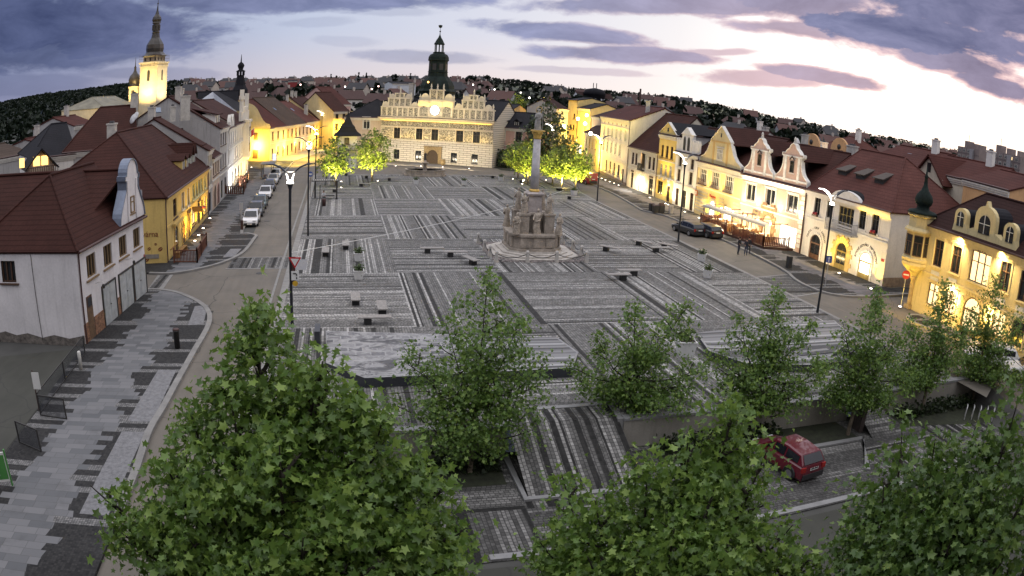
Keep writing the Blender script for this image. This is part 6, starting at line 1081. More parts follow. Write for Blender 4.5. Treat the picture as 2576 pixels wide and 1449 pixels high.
def planter(x, y, label, rz=0., big=1.):
    global pl0
    p = G(x, y, .0)
    if pl0 is None:
        pl0 = thing('planter', label, 'planter', (p.x,p.y,.01), rz, PG); b = MB(); b.fr(-.34,.34,-.34,.34,0,.6,1.12,0,.86); b.fr(-.36,.36,-.36,.36,.6,.66,1.12,0,1.1); b.box(-.33,.33,-.33,.33,.661,.67,1); b.build('pot', [mPot, mSoil], pl0)
        rg = np.random.default_rng(3); P_ = rg.normal(size=(260,3))*np.array([.2,.2,.15])+np.array([0,0,.82]); leaves_mesh('plant', P_, P_-np.array([0,0,.5])+rg.normal(size=(260,3))*.3, .13, mFol, 4, pl0, False)
        o_ = pl0
    else: o_ = copy_thing(pl0, (p.x,p.y,.01), rz, label, PG)
    o_.scale = (big,)*3; return o_
planter(*zAv(591,815), 'white planter with a leafy plant, farther of the pair on the left of the square'); planter(*zAv(591,980), 'white planter with a leafy plant, nearer of the pair on the left of the square')
planter(*zAv(1110,122), 'small white planter in front of the fountain'); planter(*zAv(1545,130), 'small white planter between the fountain and the column'); planter(*zAv(1880,92), 'white planter left of the right group of lit trees'); planter(*zBv(705,75), 'white planter under the rightmost lit tree', .3)
planter(*zBv(1862,672), 'white planter by the right kerb, opposite the restaurant', -.6); planter(*zBv(1915,822), 'white planter by the right kerb, nearer to us than the restaurant one', -.6); planter(1722,893, 'big white planter with a bushy shrub between the two granite stages', -.2, 1.35); planter(*zAv(355,130), 'white planter at the leftmost lit tree', 0.)
# ================= monument
mSand = M('monument_stone', (.30,.26,.215), .9, .35, 1.6, fine=9., streak=.5); mSandL = M('monument_pale_stone', (.42,.39,.35), .9, .25, 2.); mStat = M('statue_stone', (.36,.31,.25), .9, .35, 3., fine=12.); mGold = M('gilding', (.60,.40,.10), .45, .3, 6., metal=.3)
mc = Vector((16.6,60.6,0)); mon = thing('column_monument', 'sandstone saints column with stepped base and a haloed figure on top', 'monument', mc)
stp = MB()
for k in range(4): q = 3.7-k*.42; stp.prism([(q*a, b_*q) for a, b_ in ((-.55,-1),(.55,-1),(1,-.55),(1,.55),(.55,1),(-.55,1),(-1,.55),(-1,-.55))], .012+k*.12, .012+(k+1)*.12)
stp.build('steps', mSandL, mon); b = MB(); oc = lambda q, c_: [(q*a,q*b_) for a, b_ in ((-c_,-1),(c_,-1),(1,-c_),(1,c_),(c_,1),(-c_,1),(-1,c_),(-1,-c_))]
b.prism(oc(2.3,.62), .49, .7); b.prism(oc(2.1,.62), .7, 1.72); b.prism(oc(2.3,.62), 1.72, 1.92)
for k in range(4):
    a = PI/2*k; c_, s_ = math.cos(a), math.sin(a)
    for u in (-1.1,0,1.1): x, y = c_*2.1-s_*u, s_*2.1+c_*u; b.box(x-.06-.34*abs(s_),x+.06+.34*abs(s_),y-.06-.34*abs(c_),y+.06+.34*abs(c_),.8,1.64)
b.build('lower_base', mSand, mon); b = MB(); b.prism(oc(.95,.5), 1.92, 3.45); b.prism(oc(1.1,.5), 3.45, 3.6)
for sx in (-1,1):
    for sy in (-1,1): b.box(sx*1.1-.42,sx*1.1+.42,sy*1.1-.42,sy*1.1+.42,1.92,3.45); b.box(sx*1.1-.5,sx*1.1+.5,sy*1.1-.5,sy*1.1+.5,3.45,3.6)
b.build('upper_base', mSand, mon); b = MB(); b.fr(-.62,.62,-.62,.62,3.6,5.05,.86); b.fr(-.7,.7,-.7,.7,5.05,5.2,1.1); b.fr(-.72,.72,-.72,.72,5.2,5.33,.8); b.build('plinth', M('plinth_stone',(.36,.32,.30),.85,.3,2.), mon)
b = MB(); b.lathe([(.42,5.33),(.47,5.4),(.4,5.56)], (0,0,0), 16); b.build('gilded_ring', mGold, mon); b = MB(); b.lathe([(.37,5.56),(.36,7.2),(.30,9.9)], (0,0,0), 18); b.build('shaft', M('shaft_stone',(.42,.41,.41),.7,.25,2.,fine=14.), mon); b = MB(); b.lathe([(.31,9.9),(.36,9.95),(.33,10.1),(.42,10.4),(.5,10.55)], (0,0,0), 12); b.box(-.5,.5,-.5,.5,10.55,10.68)
for k in range(8): a = PI/4*k; b.ball((.4*math.cos(a),.4*math.sin(a),10.4),.1,5)
b.build('capital', mGold, mon)
def statue(parent, loc, h, rz, seed, mat=mStat, name='statue', halo=False):
    rg = random.Random(seed); b = MB(); k = h/1.9; n = 12; vs = []; prof = [(.30,0),(.33,.1),(.29,.4),(.25,.75),(.22,.98),(.25,1.2),(.27,1.38),(.22,1.52),(.09,1.58),(.075,1.66)]; sw = rg.uniform(-.06,.06); ph = rg.uniform(0,6)
    for i, (r, z) in enumerate(prof):
        for j in range(n): a = 2*PI*j/n; f = 1+.16*math.sin(a*4+ph+z*2.)*(1-z/1.7); vs.append(((r*f*math.cos(a)*1.05+sw*math.sin(z*3))*k, r*f*math.sin(a)*.8*k, z*k))
    b.add(vs, [(i*n+j,i*n+(j+1)%n,(i+1)*n+(j+1)%n,(i+1)*n+j) for i in range(len(prof)-1) for j in range(n)], 0, True); hx = sw*math.sin(5)*k
    b.ball((hx,-.02*k,1.77*k), .115*k, 7, 0, 1.25); b.ball((hx,-.12*k,1.76*k), .025*k, 4)
    for sg in (-1,1):
        up = rg.random() < .4; e_ = (sg*.34*k, -.1*k, 1.12*k); hnd = (sg*rg.uniform(.02,.4)*k, -.3*k, (1.55 if up else rg.uniform(1.0,1.3))*k); b.tube([(sg*.2*k,0,1.45*k), e_, hnd], [.085*k,.075*k,.05*k], 7); b.ball(hnd, .055*k, 5)
    b.tube([(-.2*k,-.2*k,.9*k),(.1*k,-.27*k,1.0*k),(.28*k,-.1*k,1.25*k)], [.05*k,.07*k,.05*k], 6)
    if rg.random() < .6: b.tube([(.36*k,-.25*k,.02),(.3*k,-.28*k,1.7*k)], .022*k, 5)
    b.box(-.3*k,.3*k,-.26*k,.26*k,-.08*k,.03*k)
    o_ = b.build(name, mat, parent, loc, rz)
    if halo: q = MB(); q.tube([(.27*math.cos(a)+hx,0.06,1.82*k+.27*math.sin(a)) for a in [2*PI*j/20 for j in range(21)]], .022, 5, cap=False); q.build('halo', mGold, o_)
    return o_
statue(mon, (0,0,10.75), 1.75, 0, 1, M('statue_grey',(.30,.29,.27),.85,.3), 'top_statue', True)
for i, (x, y, z, h_, rz) in enumerate([(-1.85,-1.85,2.0,1.75,-.4),(1.85,-1.85,2.0,1.75,.4),(-1.85,1.85,2.0,1.9,-2.6),(1.85,1.85,2.0,1.8,2.6),(0,-1.5,2.0,2.05,0),(-1.1,-1.1,3.68,1.7,-.3),(1.1,-1.1,3.68,1.65,.4),(-1.1,1.1,3.68,1.8,-2.8),(1.1,1.1,3.68,1.75,2.8)]): statue(mon, (x,y,z), h_, rz, 10+i)
peb = MB(); rgp = random.Random(4)
for i in range(700):
    while True:
        x, y = rgp.uniform(-4.1,4.1), rgp.uniform(-4.1,4.1)
        if max(abs(x),abs(y)) > 3.05 and abs(x)+abs(y) < 7.4: break
    r = rgp.uniform(.06,.14); peb.lathe([(.01,0),(r,.02),(r*.7,r*.7),(.01,r*.8)], (mc.x+x,mc.y+y,.005), 5, smooth=False, rot=rgp.random()*3, sx=rgp.uniform(.7,1.4))
struct(peb.build('gravel', M('cobble_stones',(.22,.19,.18),.85,.5,4.)), 'stuff')
BGp = 'white stone posts around the monument'; pst = [(-3.95,-4.05),(-1.35,-4.05),(1.15,-4.05),(3.75,-4.05),(4.05,-1.9),(4.05,.6),(4.05,3.6),(-4.05,-1.9),(-4.05,.4),(-4.05,3.4),(-1.4,4.1),(1.4,4.1)]
plab = ['first from the left in the front row','second from the left in the front row','third from the left in the front row','right hand corner post of the front row','nearest on the right side','middle one on the right side','farthest on the right side','nearest on the left side','middle one on the left side','farthest on the left side','left one behind the monument','right one behind the monument']
bp0 = None
for (x, y), lb in zip(pst, plab):
    lbl = 'white stone chain post, '+lb
    if bp0 is None:
        bp0 = thing('stone_post', lbl, 'post', (mc.x+x,mc.y+y,.01), 0, BGp); b = MB(); b.fr(-.16,.16,-.16,.16,0,.22,.95); b.build('foot', mSandL, bp0); b = MB(); b.fr(-.13,.13,-.13,.13,.22,.8,.78); b.build('shaft', M('post_white',(.42,.40,.37),.8,.15), bp0); b = MB(); b.fr(-.13,.13,-.13,.13,.8,.88,1.); b.fr(-.13,.13,-.13,.13,.88,.98,.5); b.build('cap', M('post_white',(.42,.4,.37)), bp0)
    else: copy_thing(bp0, (mc.x+x,mc.y+y,.01), 0, lbl, BGp)
order = [9,8,7,0,1,2,3,4,5,6]; CG = 'chains hung between the stone posts'
for i, (a, b_) in enumerate(zip(order, order[1:])):
    p, q = pst[a], pst[b_]; b = MB(); b.tube([(mc.x+p[0]+(q[0]-p[0])*k/10, mc.y+p[1]+(q[1]-p[1])*k/10, .74-.36*(1-(k/5-1)**2)) for k in range(11)], .035, 5); o_ = b.build('chain', M('iron_chain',(.02,.02,.022),.5,.2)); tag(o_, 'dark sagging chain joining stone posts %s' % ['on the left side, far part','on the left side, near part','at the front left corner','in the front row, left part','in the front row, middle part','in the front row, right part','at the front right corner','on the right side, near part','on the right side, far part'][i], 'chain', CG)
# ================= fountain, well head, hall forecourt
fp = G(1072,444); ft = thing('fountain', 'octagonal stone fountain with a small statue before the town hall', 'fountain', (fp.x,fp.y+2,0)); b = MB(); q = 3.4; b.lathe([(q+.3,0),(q+.3,.2),(q,.22),(q,.85),(q+.12,.9),(q+.12,1.0),(q-.25,1.0),(q-.25,.3)], (0,0,0), 8, smooth=False, rot=PI/8, sy=.8); b.build('basin', mSand, ft); b = MB(); b.lathe([(q-.24,.8),(.1,.8)], (0,0,0), 8, smooth=False, rot=PI/8, sy=.8); b.build('water', M('fountain_water',(.02,.025,.03),.05,.1), ft); b = MB(); b.lathe([(.5,.3),(.35,.6),(.28,1.8),(.6,2.0),(.65,2.1),(.2,2.2),(.2,2.5)], (0,0,0), 10); b.build('pedestal', mSand, ft); statue(ft, (0,0,2.55), 1.3, 0, 40, M('statue_dark',(.06,.055,.05),.8,.2))
hp = lambda u, d: hall.matrix_basis @ Vector((u,d,0)); dv = hp(14.6,-1.6); b = MB(); b.lathe([(.25,0),(.45,.2),(.5,.6),(.4,.95),(.5,1.05),(.45,1.1)], (dv.x,dv.y,.0), 10); tag(b.build('stone_urn', mPort), 'round sandstone urn right of the town hall portal', 'urn')
ms_ = MB(); pts = [hp(8.5,-1.2),hp(15.3,-1.2),hp(15.3,-4.4),hp(8.5,-4.4)]; sheet('portal_paving', [(p.x,p.y) for p in pts], -.012, M('tactile_slabs',(.4,.4,.41)))
hg = hp(26.0,3.0); rgh = np.random.default_rng(9); P_ = (rgh.random((1500,3))-.5)*np.array([4.2,2.4,3.4])+np.array([hg.x,hg.y,1.75]); o_ = leaves_mesh('hedge', P_, rgh.normal(size=(1500,3)), .4, leafmat('hedge_leaves',(.02,.035,.012),(.04,.06,.02)), 3, None, False); tag(o_, 'clipped dark hedge right of the town hall', 'hedge'); sheet('lawn', [(hg.x-2.5,hg.y-1.5),(hg.x+2.8,hg.y-2.8),(hg.x+1.5,hg.y-7),(hg.x-2.4,hg.y-5)], .0, mGrass, 'stuff')
# ================= stages and walls
mStage = M('stage_granite', (.22,.22,.225), .6, .2, .8, fine=16.); mStD = M('stage_dark', (.03,.033,.04), .5, .2)
m, t, p_, tc = newmat('engraved_granite'); s_n = t.n('ShaderNodeSeparateXYZ', i={0: tc}); a_n = t.n('ShaderNodeTexBrick', i={'Vector': t.vm('MULTIPLY', tc, (.9,.55,1.)).outputs[0], 'Color1': (.25,.25,.255), 'Color2': (.09,.09,.10), 'Mortar': (.30,.30,.30), 'Scale': 1.3, 'Mortar Size': .05, 'Brick Width': .9, 'Row Height': .55}); st_ = t.noise(t.vm('MULTIPLY', tc, (2.5,26.,1.)).outputs[0], 1., 3.); n_ = t.noise(tc, .9, 5., .7, 1.5); cc = t.mix(t.smooth(n_, .47, .53), a_n.outputs[0], (.30,.30,.30)); cc = t.mix(t.smooth(t.noise(t.vm('MULTIPLY', tc, (.5,.9,1.)).outputs[0], 1., 5., .7, 1.), .5, .62, 0., .85), cc, (.055,.055,.06)); cc = t.mix(t.smooth(st_, .5, .62, 0., .6), cc, (.10,.10,.11)); t.put(p_.inputs['Base Color'], cc); p_.inputs['Roughness'].default_value = .8; p_.inputs['Specular IOR Level'].default_value = .2; mEng = m
m, t, p_, tc = newmat('striped_granite'); s_n = t.n('ShaderNodeSeparateXYZ', i={0: tc}); r_ = t.n('ShaderNodeTexWhiteNoise', noise_dimensions='1D', i={'W': t.m('FLOOR', t.m('DIVIDE', s_n.outputs[1], .30))}).outputs[0]; t.put(p_.inputs['Base Color'], t.mix(t.m('MULTIPLY', t.noise(tc, 9., 3.), .5), t.ramp(r_, [(0,.035),(.3,.12),(.55,.20),(.85,.34)], 'CONSTANT'), (.2,.2,.21))); p_.inputs['Roughness'].default_value = .8; p_.inputs['Specular IOR Level'].default_value = .2; mStr = m
def wedge(name, label, poly, z, edge, top=mStr, cat='stage'):   # low granite platform rising towards the near edge
    t_ = thing(name, label, cat, (poly[0][0],poly[0][1],0)); ox, oy = poly[0]; n = len(poly); b = MB(); b.add([(p[0]-ox,p[1]-oy,z[i]) for i, p in enumerate(poly)], [tuple(range(n))]); o1 = b.build('deck', top, t_); b = MB()
    for i in range(n): j = (i+1) % n; b.add([(poly[i][0]-ox,poly[i][1]-oy,-.02),(poly[j][0]-ox,poly[j][1]-oy,-.02),(poly[j][0]-ox,poly[j][1]-oy,z[j]-.004),(poly[i][0]-ox,poly[i][1]-oy,z[i]-.004)], [(0,1,2,3)])
    b.build('riser', edge, t_); b = MB(); P0 = [(p[0]-ox,p[1]-oy) for p in poly]
    for i in range(n):
        j = (i+1) % n; d = Vector((P0[j][0]-P0[i][0],P0[j][1]-P0[i][1],0)).normalized(); nn = Vector((-d.y,d.x,0))*.12; b.add([(P0[i][0],P0[i][1],z[i]+.003),(P0[j][0],P0[j][1],z[j]+.003),(P0[j][0]+nn.x,P0[j][1]+nn.y,z[j]+.003),(P0[i][0]+nn.x,P0[i][1]+nn.y,z[i]+.003)], [(0,1,2,3)])
    b.build('edge_trim', mStage, t_); return t_
gp = lambda x, y, z: (lambda p: (p.x, p.y))(G(x, y, z)); S1 = [gp(820,913,.25),gp(918,951,.5),gp(1180,938,.5),gp(1180,842,.05),gp(820,832,.05)]; wedge('stage', 'pale granite stage engraved with an old town view, by the left lamp post', S1, [.25,.5,.5,.05,.05], mStD, mEng)
S2 = [gp(1181,938,.5),gp(1442,925,.5),gp(1455,886,.3),gp(1404,850,.05),gp(1181,842,.05)]; wedge('stage', 'striped granite stage beside the engraved one, behind the second plane tree', S2, [.5,.5,.3,.05,.05], mStD)
S3 = [gp(1783,882,.4),gp(1880,915,.45),gp(2060,918,.45),gp(2150,850,.25),gp(2099,806,.05),gp(1979,809,.05),gp(1751,838,.08)]; wedge('stage', 'long striped granite stage with a dark side step, at the right front corner', S3, [.4,.45,.45,.25,.05,.05,.08], mStD)
SG = 'stone step blocks in front of the right stage'
for i, (x, y, w_, lb) in enumerate([(26.5,32.4,2.6,'left stone step block below the right stage'),(30.2,32.2,2.2,'upper step block at the foot of the right stage'),(30.5,31.2,2.4,'lower step block at the foot of the right stage'),(27,31.0,1.8,'lone seat block in front of the right stage')]):
    t_ = thing('step_block', lb, 'step', (x,y,.005), .05, SG); b = MB(); b.box(-w_/2,w_/2,-.4,.4,.0,.34); b.build('base', mStD, t_); b = MB(); b.box(-w_/2-.03,w_/2+.03,-.43,.43,.341,.42); b.build('tread', mStr, t_)
o_ = MB(); o_.box(-.15,.15,-.7,.7,0,1.0); tag(o_.build('info_pillar', mStD, None, (-1.25,37.4,.005)), 'flat dark pillar at the left end of the engraved stage', 'pillar')
mWallC = M('concrete_wall', (.27,.255,.225), .85, .15, .7, fine=12., streak=.3); WG = 'retaining walls along the lower parking'
def rwall(x0, x1, y, label, h=-1.42, dy=.35):
    t_ = thing('retaining_wall', label, 'wall', (x0,y,0), 0, WG); b = MB(); b.box(0,x1-x0,0,dy,h,-.06); b.build('wall', mWallC, t_); b = MB(); b.box(-.03,x1-x0+.03,-.05,dy+.03,-.06,.06); b.build('coping', mStage, t_)
rwall(1.9, 6.75, 26.75, 'retaining wall left of the cobbled ramp, below the second plane tree'); rwall(12.05, 25.2, 26.75, 'long retaining wall behind the red car'); rwall(27.2, 37.5, 26.75, 'retaining wall right of the gap, towards the right street')
for x_, lb in ((25.05,'dark square pillar left of the gap through the wall'),(27.25,'short dark pillar right of the gap through the wall')): b = MB(); b.box(-.14,.14,-.4,.4,-1.4,.55 if x_ < 26 else .1); tag(b.build('wall_pillar', M('rusty_steel',(.06,.045,.04),.7,.25), None, (x_,25.6 if x_ < 26 else 26.2,0)), lb, 'pillar')
for i, (cx_, cy_, w_, d_, n_, lb) in enumerate([(4.5,25.9,3.6,1.2,900,'low dark shrubs at the foot of the left retaining wall'),(16.8,26.0,6.5,.9,1300,'low dark hedge along the wall behind the red car'),(32.0,26.0,7,.9,1200,'low dark shrubs below the wall at the right corner')]):
    rg = np.random.default_rng(20+i); P_ = (rg.random((n_,3))-.5)*np.array([w_,d_,.7])+np.array([cx_,cy_,-1.05]); tag(leaves_mesh('hedge', P_, rg.normal(size=(n_,3))+np.array([0,0,.6]), .2, leafmat('hedge_leaves',(.02,.035,.012),(.04,.06,.02)), 30+i, None, False), lb, 'hedge')
rk = thing('bike_rack', 'looped steel bicycle rack on the dark bed at the right corner', 'bike rack', (33.2,24.6,-1.38), -.5)
for k in range(5): b = MB(); b.tube([(k*.5,-.3,0),(k*.5,-.3,.6),(k*.5+.06,-.2,.78),(k*.5+.12,0,.84),(k*.5+.18,.2,.78),(k*.5+.24,.3,.6),(k*.5+.24,.3,0)], .028, 6); b.build('hoop', M('galvanised',(.5,.5,.5),.4,.1,metal=.5), rk)
# ================= left yard: glass fence panels, posts
mPane = M('smoked_panel', (.05,.055,.065), .25, .2); nt_ = NT.__new__(NT); nt_.t = mPane.node_tree; tr_n = nt_.n('ShaderNodeBsdfTransparent'); mx_n = nt_.n('ShaderNodeMixShader', i={0: .28, 1: tr_n.outputs[0], 2: mPane.node_tree.nodes['Principled BSDF'].outputs[0]}); nt_.put(mPane.node_tree.nodes['Material Output'].inputs[0], mx_n.outputs[0]); FG = 'dark framed glass fence panels by the near pavement'
for i, (a, b_, lb) in enumerate([(G(215,893),G(165,960),'dark glass fence panel joining the white house corner'),(G(165,960),G(103,1045),'long dark glass fence panel beside the near pavement'),(G(103,1050),G(170,1060),'short dark glass panel set square to the pavement'),(G(50,1118),G(106,1142),'low dark glass panel by the yard entrance')]):
    L_ = (b_-a).length; an = math.atan2(b_.y-a.y, b_.x-a.x); t_ = thing('fence_panel', lb, 'fence panel', (a.x,a.y,0), an, FG); b = MB(); b.box(.05,L_-.05,-.01,.01,.15,1.05); b.build('pane', mPane, t_); b = MB(); b.box(0,.05,-.03,.03,0,1.1); b.box(L_-.05,L_,-.03,.03,0,1.1); b.box(.05,L_-.05,-.025,.025,1.05,1.1); b.box(.05,L_-.05,-.025,.025,.1,.15); b.build('frame', mFrD, t_)
wp = G(205,935); b = MB(); b.lathe([(.10,0),(.10,.95),(.08,1.0),(.02,1.03)], (0,0,0), 10); tag(b.build('bollard', M('post_paint',(.55,.54,.5),.6,.15), None, (wp.x,wp.y,.1)), 'white round bollard at the white house corner', 'bollard')
bp_ = G(447,880); t_ = thing('litter_bin', 'black cylindrical litter bin on the near pavement', 'litter bin', (bp_.x,bp_.y,.1)); b = MB(); b.lathe([(.16,0),(.17,.95),(.2,.96),(.2,1.02)], (0,0,0), 12); b.build('body', mFrD, t_); b = MB(); b.lathe([(.2,1.021),(.17,1.1),(.02,1.12)], (0,0,0), 12); b.build('lid', mGut, t_)
ip = G(5,1195,.6); t_ = thing('information_sign', 'white and green tourist information sign leaning in at the left edge', 'sign', (ip.x-.15,ip.y,0), .35); b = MB(); b.box(-.5,.5,-.03,.03,.3,1.5); b.box(-.5,-.44,-.05,.05,0,1.6,1); b.box(.44,.5,-.05,.05,0,1.6,1); b.build('board', [M('sign_white',(.6,.6,.58),.6,.05), M('sign_green',(.06,.22,.05),.6,.1)], t_); b = MB(); b.box(-.4,.4,-.034,-.031,.4,1.4); o_ = b.build('green_field', M('sign_green',(.06,.22,.05)), t_); signtext('i', (0,-.04,.9), 1.1, M('sign_white',(.6,.6,.58)), o_)
sp_ = AT(98,960,G(98,1010).length); t_ = thing('notice_sign', 'small pale notice sign on a thin post in the yard', 'sign', (G(100,1040).x,G(100,1040).y,0)); b = MB(); b.tube([(0,0,0),(0,0,2.1)], .025, 6); b.build('post', mGut, t_); b = MB(); b.box(-.05,.35,-.04,-.026,1.2,2.0); b.build('plate', M('sign_white',(.6,.6,.58)), t_)
# cameras on the garage house
def onwall(root, u, z, d=0.): v_ = root.matrix_basis @ Vector((u,-d,z)); return v_
for u, z, lb in ((2.3,2.95,'dome security camera on a bracket under the first window of the white house'),(7.6,3.1,'dome security camera on a bracket between the far windows of the white house')):
    v_ = onwall(h1, u, z); t_ = thing('security_camera', lb, 'security camera', v_, h1.rotation_euler.z); b = MB(); b.tube([(0,0,.05),(0,-.3,.15),(.0,-.5,.15),(0,-.55,.02)], .025, 6); b.build('bracket', mFrW, t_); b = MB(); b.lathe([(.06,.02),(.1,-.05),(.1,-.16),(.07,-.23),(.01,-.26)], (0,-.55,0), 10); b.build('dome', mFrD, t_)
# ================= cars
mTyre = M('tyre', (.012,.012,.012), .8, .2); mRim = M('rim_alloy', (.3,.3,.31), .4, .15, metal=.7); mCarG = M('car_glass', (.012,.014,.017), .06, .2); mHead = M('headlight_glass', (.5,.5,.5), .15, .1); mTail = M('tail_light', (.28,.015,.012), .25, .15); mPlate = M('plate_white', (.6,.6,.58), .5, .05); mTrimB = M('bumper_black', (.02,.02,.021), .6, .1)
def paint(name, c): 
    m_ = M('paint_'+name, c, .28, .05, .6); m_.node_tree.nodes['Principled BSDF'].inputs['Coat Weight'].default_value = .6; return m_
def car(x, y, rz, label, col, L=4.2, Wd=1.74, H=1.46, style='hatch', group=None, z=.0, plate='', name='parked_car'):
    t = thing(name, label, 'car', (x,y,z), rz, group); hw_ = Wd/2; h = lambda f: H*f
    if style == 'van': st = [(-.5,.56,.90),(-.485,.60,.95),(-.2,.60,1.),(.2,.60,1.),(.30,.58,.98),(.40,.52,.95),(.485,.46,.9),(.5,.36,.84)]; cab = [(-.49,.60,1.,.95,.9),(-.1,.60,1.,.95,.9),(.22,.60,.985,.95,.88),(.36,.56,.58,.95,.9)]
    elif style == 'wagon': st = [(-.5,.50,.86),(-.48,.62,.94),(-.3,.635,1.),(.1,.625,1.),(.22,.60,.99),(.36,.54,.97),(.46,.47,.92),(.5,.36,.8)]; cab = [(-.485,.62,.66,.90,.86),(-.42,.63,.93,.93,.76),(-.2,.63,1.,.94,.74),(.04,.62,.985,.94,.74),(.22,.60,.61,.92,.84)]
    else: st = [(-.5,.44,.86),(-.485,.62,.93),(-.3,.64,1.),(.1,.62,1.),(.24,.60,.99),(.36,.55,.97),(.46,.49,.92),(.5,.36,.8)]; cab = [(-.475,.63,.67,.90,.86),(-.40,.64,.94,.93,.76),(-.15,.63,1.,.94,.75),(.06,.62,.975,.94,.75),(.27,.60,.61,.92,.84)]
    b = MB(); n = 10; vs = []
    for fx, fz_, fw in st:
        w_ = hw_*fw; zt_ = h(fz_); zb = .20 if abs(fx) < .49 else .28
        vs += [(fx*L,s*w_*k,zz) for s, k, zz in ((1,.86,zb),(1,.98,zb+.12),(1,1.,zt_*.62),(1,.985,zt_-.09),(1,.9,zt_),(-1,.9,zt_),(-1,.985,zt_-.09),(-1,1.,zt_*.62),(-1,.98,zb+.12),(-1,.86,zb))]
    fs = [(i*n+j,(i+1)*n+j,(i+1)*n+(j+1)%n,i*n+(j+1)%n) for i in range(len(st)-1) for j in range(n)]+[tuple(range(n)), tuple(range(len(vs)-1,len(vs)-n-1,-1))]
    b.add(vs, fs, 0, False); vs = []
    for fx, z0, z1, w0, w1 in cab: vs += [(fx*L,hw_*w0,h(z0)-.02),(fx*L,hw_*(w1+.03),h(z1)-.05),(fx*L,hw_*(w1-.06),h(z1)),(fx*L,-hw_*(w1-.06),h(z1)),(fx*L,-hw_*(w1+.03),h(z1)-.05),(fx*L,-hw_*w0,h(z0)-.02)]
    m_ = len(cab); fs = [(i*6+j,(i+1)*6+j,(i+1)*6+j+1,i*6+j+1) for i in range(m_-1) for j in range(5)]+[tuple(range(6)), tuple(range(m_*6-1,m_*6-7,-1))]; b.add(vs, fs, 0, False)
    body = b.build('body', col, t); bv = body.modifiers.new('bevel', 'BEVEL'); bv.width = .035; bv.segments = 2; bv.limit_method = 'ANGLE'; bv.angle_limit = .4
    P = lambda i, s, f: Vector((cab[i][0]*L, s*hw_*(cab[i][3]+(cab[i][4]+.03-cab[i][3])*f), h(cab[i][1])-.02+(h(cab[i][2])-.03-h(cab[i][1]))*f))
    def glass(nm, q, off):
        g_ = MB(); g_.add([Vector(v)+Vector(off) for v in q], [(0,1,2,3)]); return g_.build(nm, mCarG, t)
    for s in (1,-1):
        for i in range(1 if style != 'van' else 2, m_-1):
            if style == 'van' and i < 2: continue
            a, b0 = P(i,s,.12).lerp(P(i+1,s,.12),.04), P(i,s,.12).lerp(P(i+1,s,.12),.94); c, d = P(i+1,s,.86).lerp(P(i,s,.86),.06), P(i,s,.86).lerp(P(i+1,s,.86),.05)
            if i+1 == m_-1: c = P(i,s,.86).lerp(P(i+1,s,.86),.25); b0 = P(i,s,.12).lerp(P(i+1,s,.12),.8)
            glass('side_window', (a,b0,c,d), (0,s*.014,.004))
    k1, k2 = m_-2, m_-1; q = [(cab[k2][0]*L-.03,s*hw_*cab[k2][3]*.86,h(cab[k2][1])+.03) for s in (1,-1)]+[(cab[k1][0]*L+.05,s*hw_*cab[k1][4]*.9,h(cab[k1][2])-.05) for s in (-1,1)]; glass('windscreen', q, (.035,0,.035))
    if style != 'van': q = [(cab[0][0]*L,s*hw_*cab[0][3]*.84,h(cab[0][1])+.05) for s in (-1,1)]+[(cab[1][0]*L,s*hw_*cab[1][4]*.88,h(cab[1][2])-.06) for s in (1,-1)]; glass('rear_window', q, (-.035,0,.02))
    r = .31
    for fx in (-.30,.315):
        for s in (1,-1):
            w_ = MB(); c = (fx*L, s*(hw_-.1), r); w_.add([(c[0]+r*k*math.cos(a),c[1]+s*o_,c[2]+r*k*math.sin(a)) for k, o_ in ((1,-.1),(1,.1),(.66,.115)) for a in [2*PI*j/16 for j in range(16)]], [(i*16+j,i*16+(j+1)%16,(i+1)*16+(j+1)%16,(i+1)*16+j) for i in range(2) for j in range(16)]+[tuple(range(16))], 0); wo = w_.build('wheel', mTyre, t)
            w_ = MB(); w_.add([(c[0]+r*.66*math.cos(a),c[1]+s*.116,c[2]+r*.66*math.sin(a)) for a in [2*PI*j/16 for j in range(16)]], [tuple(range(16))]); w_.build('rim', mRim, wo)
            ar = MB(); ar.tube([(c[0]+r*1.16*math.cos(a),s*(hw_-.015),c[2]+r*1.16*math.sin(a)) for a in [PI*j/10 for j in range(11)]], .045, 5); ar.build('wheel_arch', mTrimB, t)
    for s in (1,-1):
        b = MB(); b.box(.47*L,.505*L-.02,s*hw_*.56-.17,s*hw_*.56+.17,h(.40),h(.47)); b.build('headlight', mHead, t); b = MB(); b.box(-.503*L,-.475*L,s*hw_*.78-.12,s*hw_*.78+.12,h(.44),h(.60)); b.build('tail_light', mTail, t)
        b = MB(); b.box(.17*L,.21*L,s*(hw_+.01)-.05,s*(hw_+.06)+.05,h(.62),h(.71)); b.build('wing_mirror', col, t)
    b = MB(); b.box(.485*L,.508*L,-hw_*.7,hw_*.7,.22,h(.30)); b.build('grille', mTrimB, t); b = MB(); b.box(-.512*L,-.485*L,-hw_*.82,hw_*.82,.27,h(.36)); b.build('rear_bumper', mTrimB, t)
    for e, zz in ((.511,h(.2)),(-.508,h(.47))): b = MB(); b.box(e*L-.006,e*L+.006,-.26,.26,zz,zz+.12); b.build('number_plate', mPlate, t)
    return t
CGp = 'cars parked along the left street'; up = PI/2+.0286
def ppx(x, y, dx=0, dy=0): p = G(x, y); return p.x+dx, p.y+dy
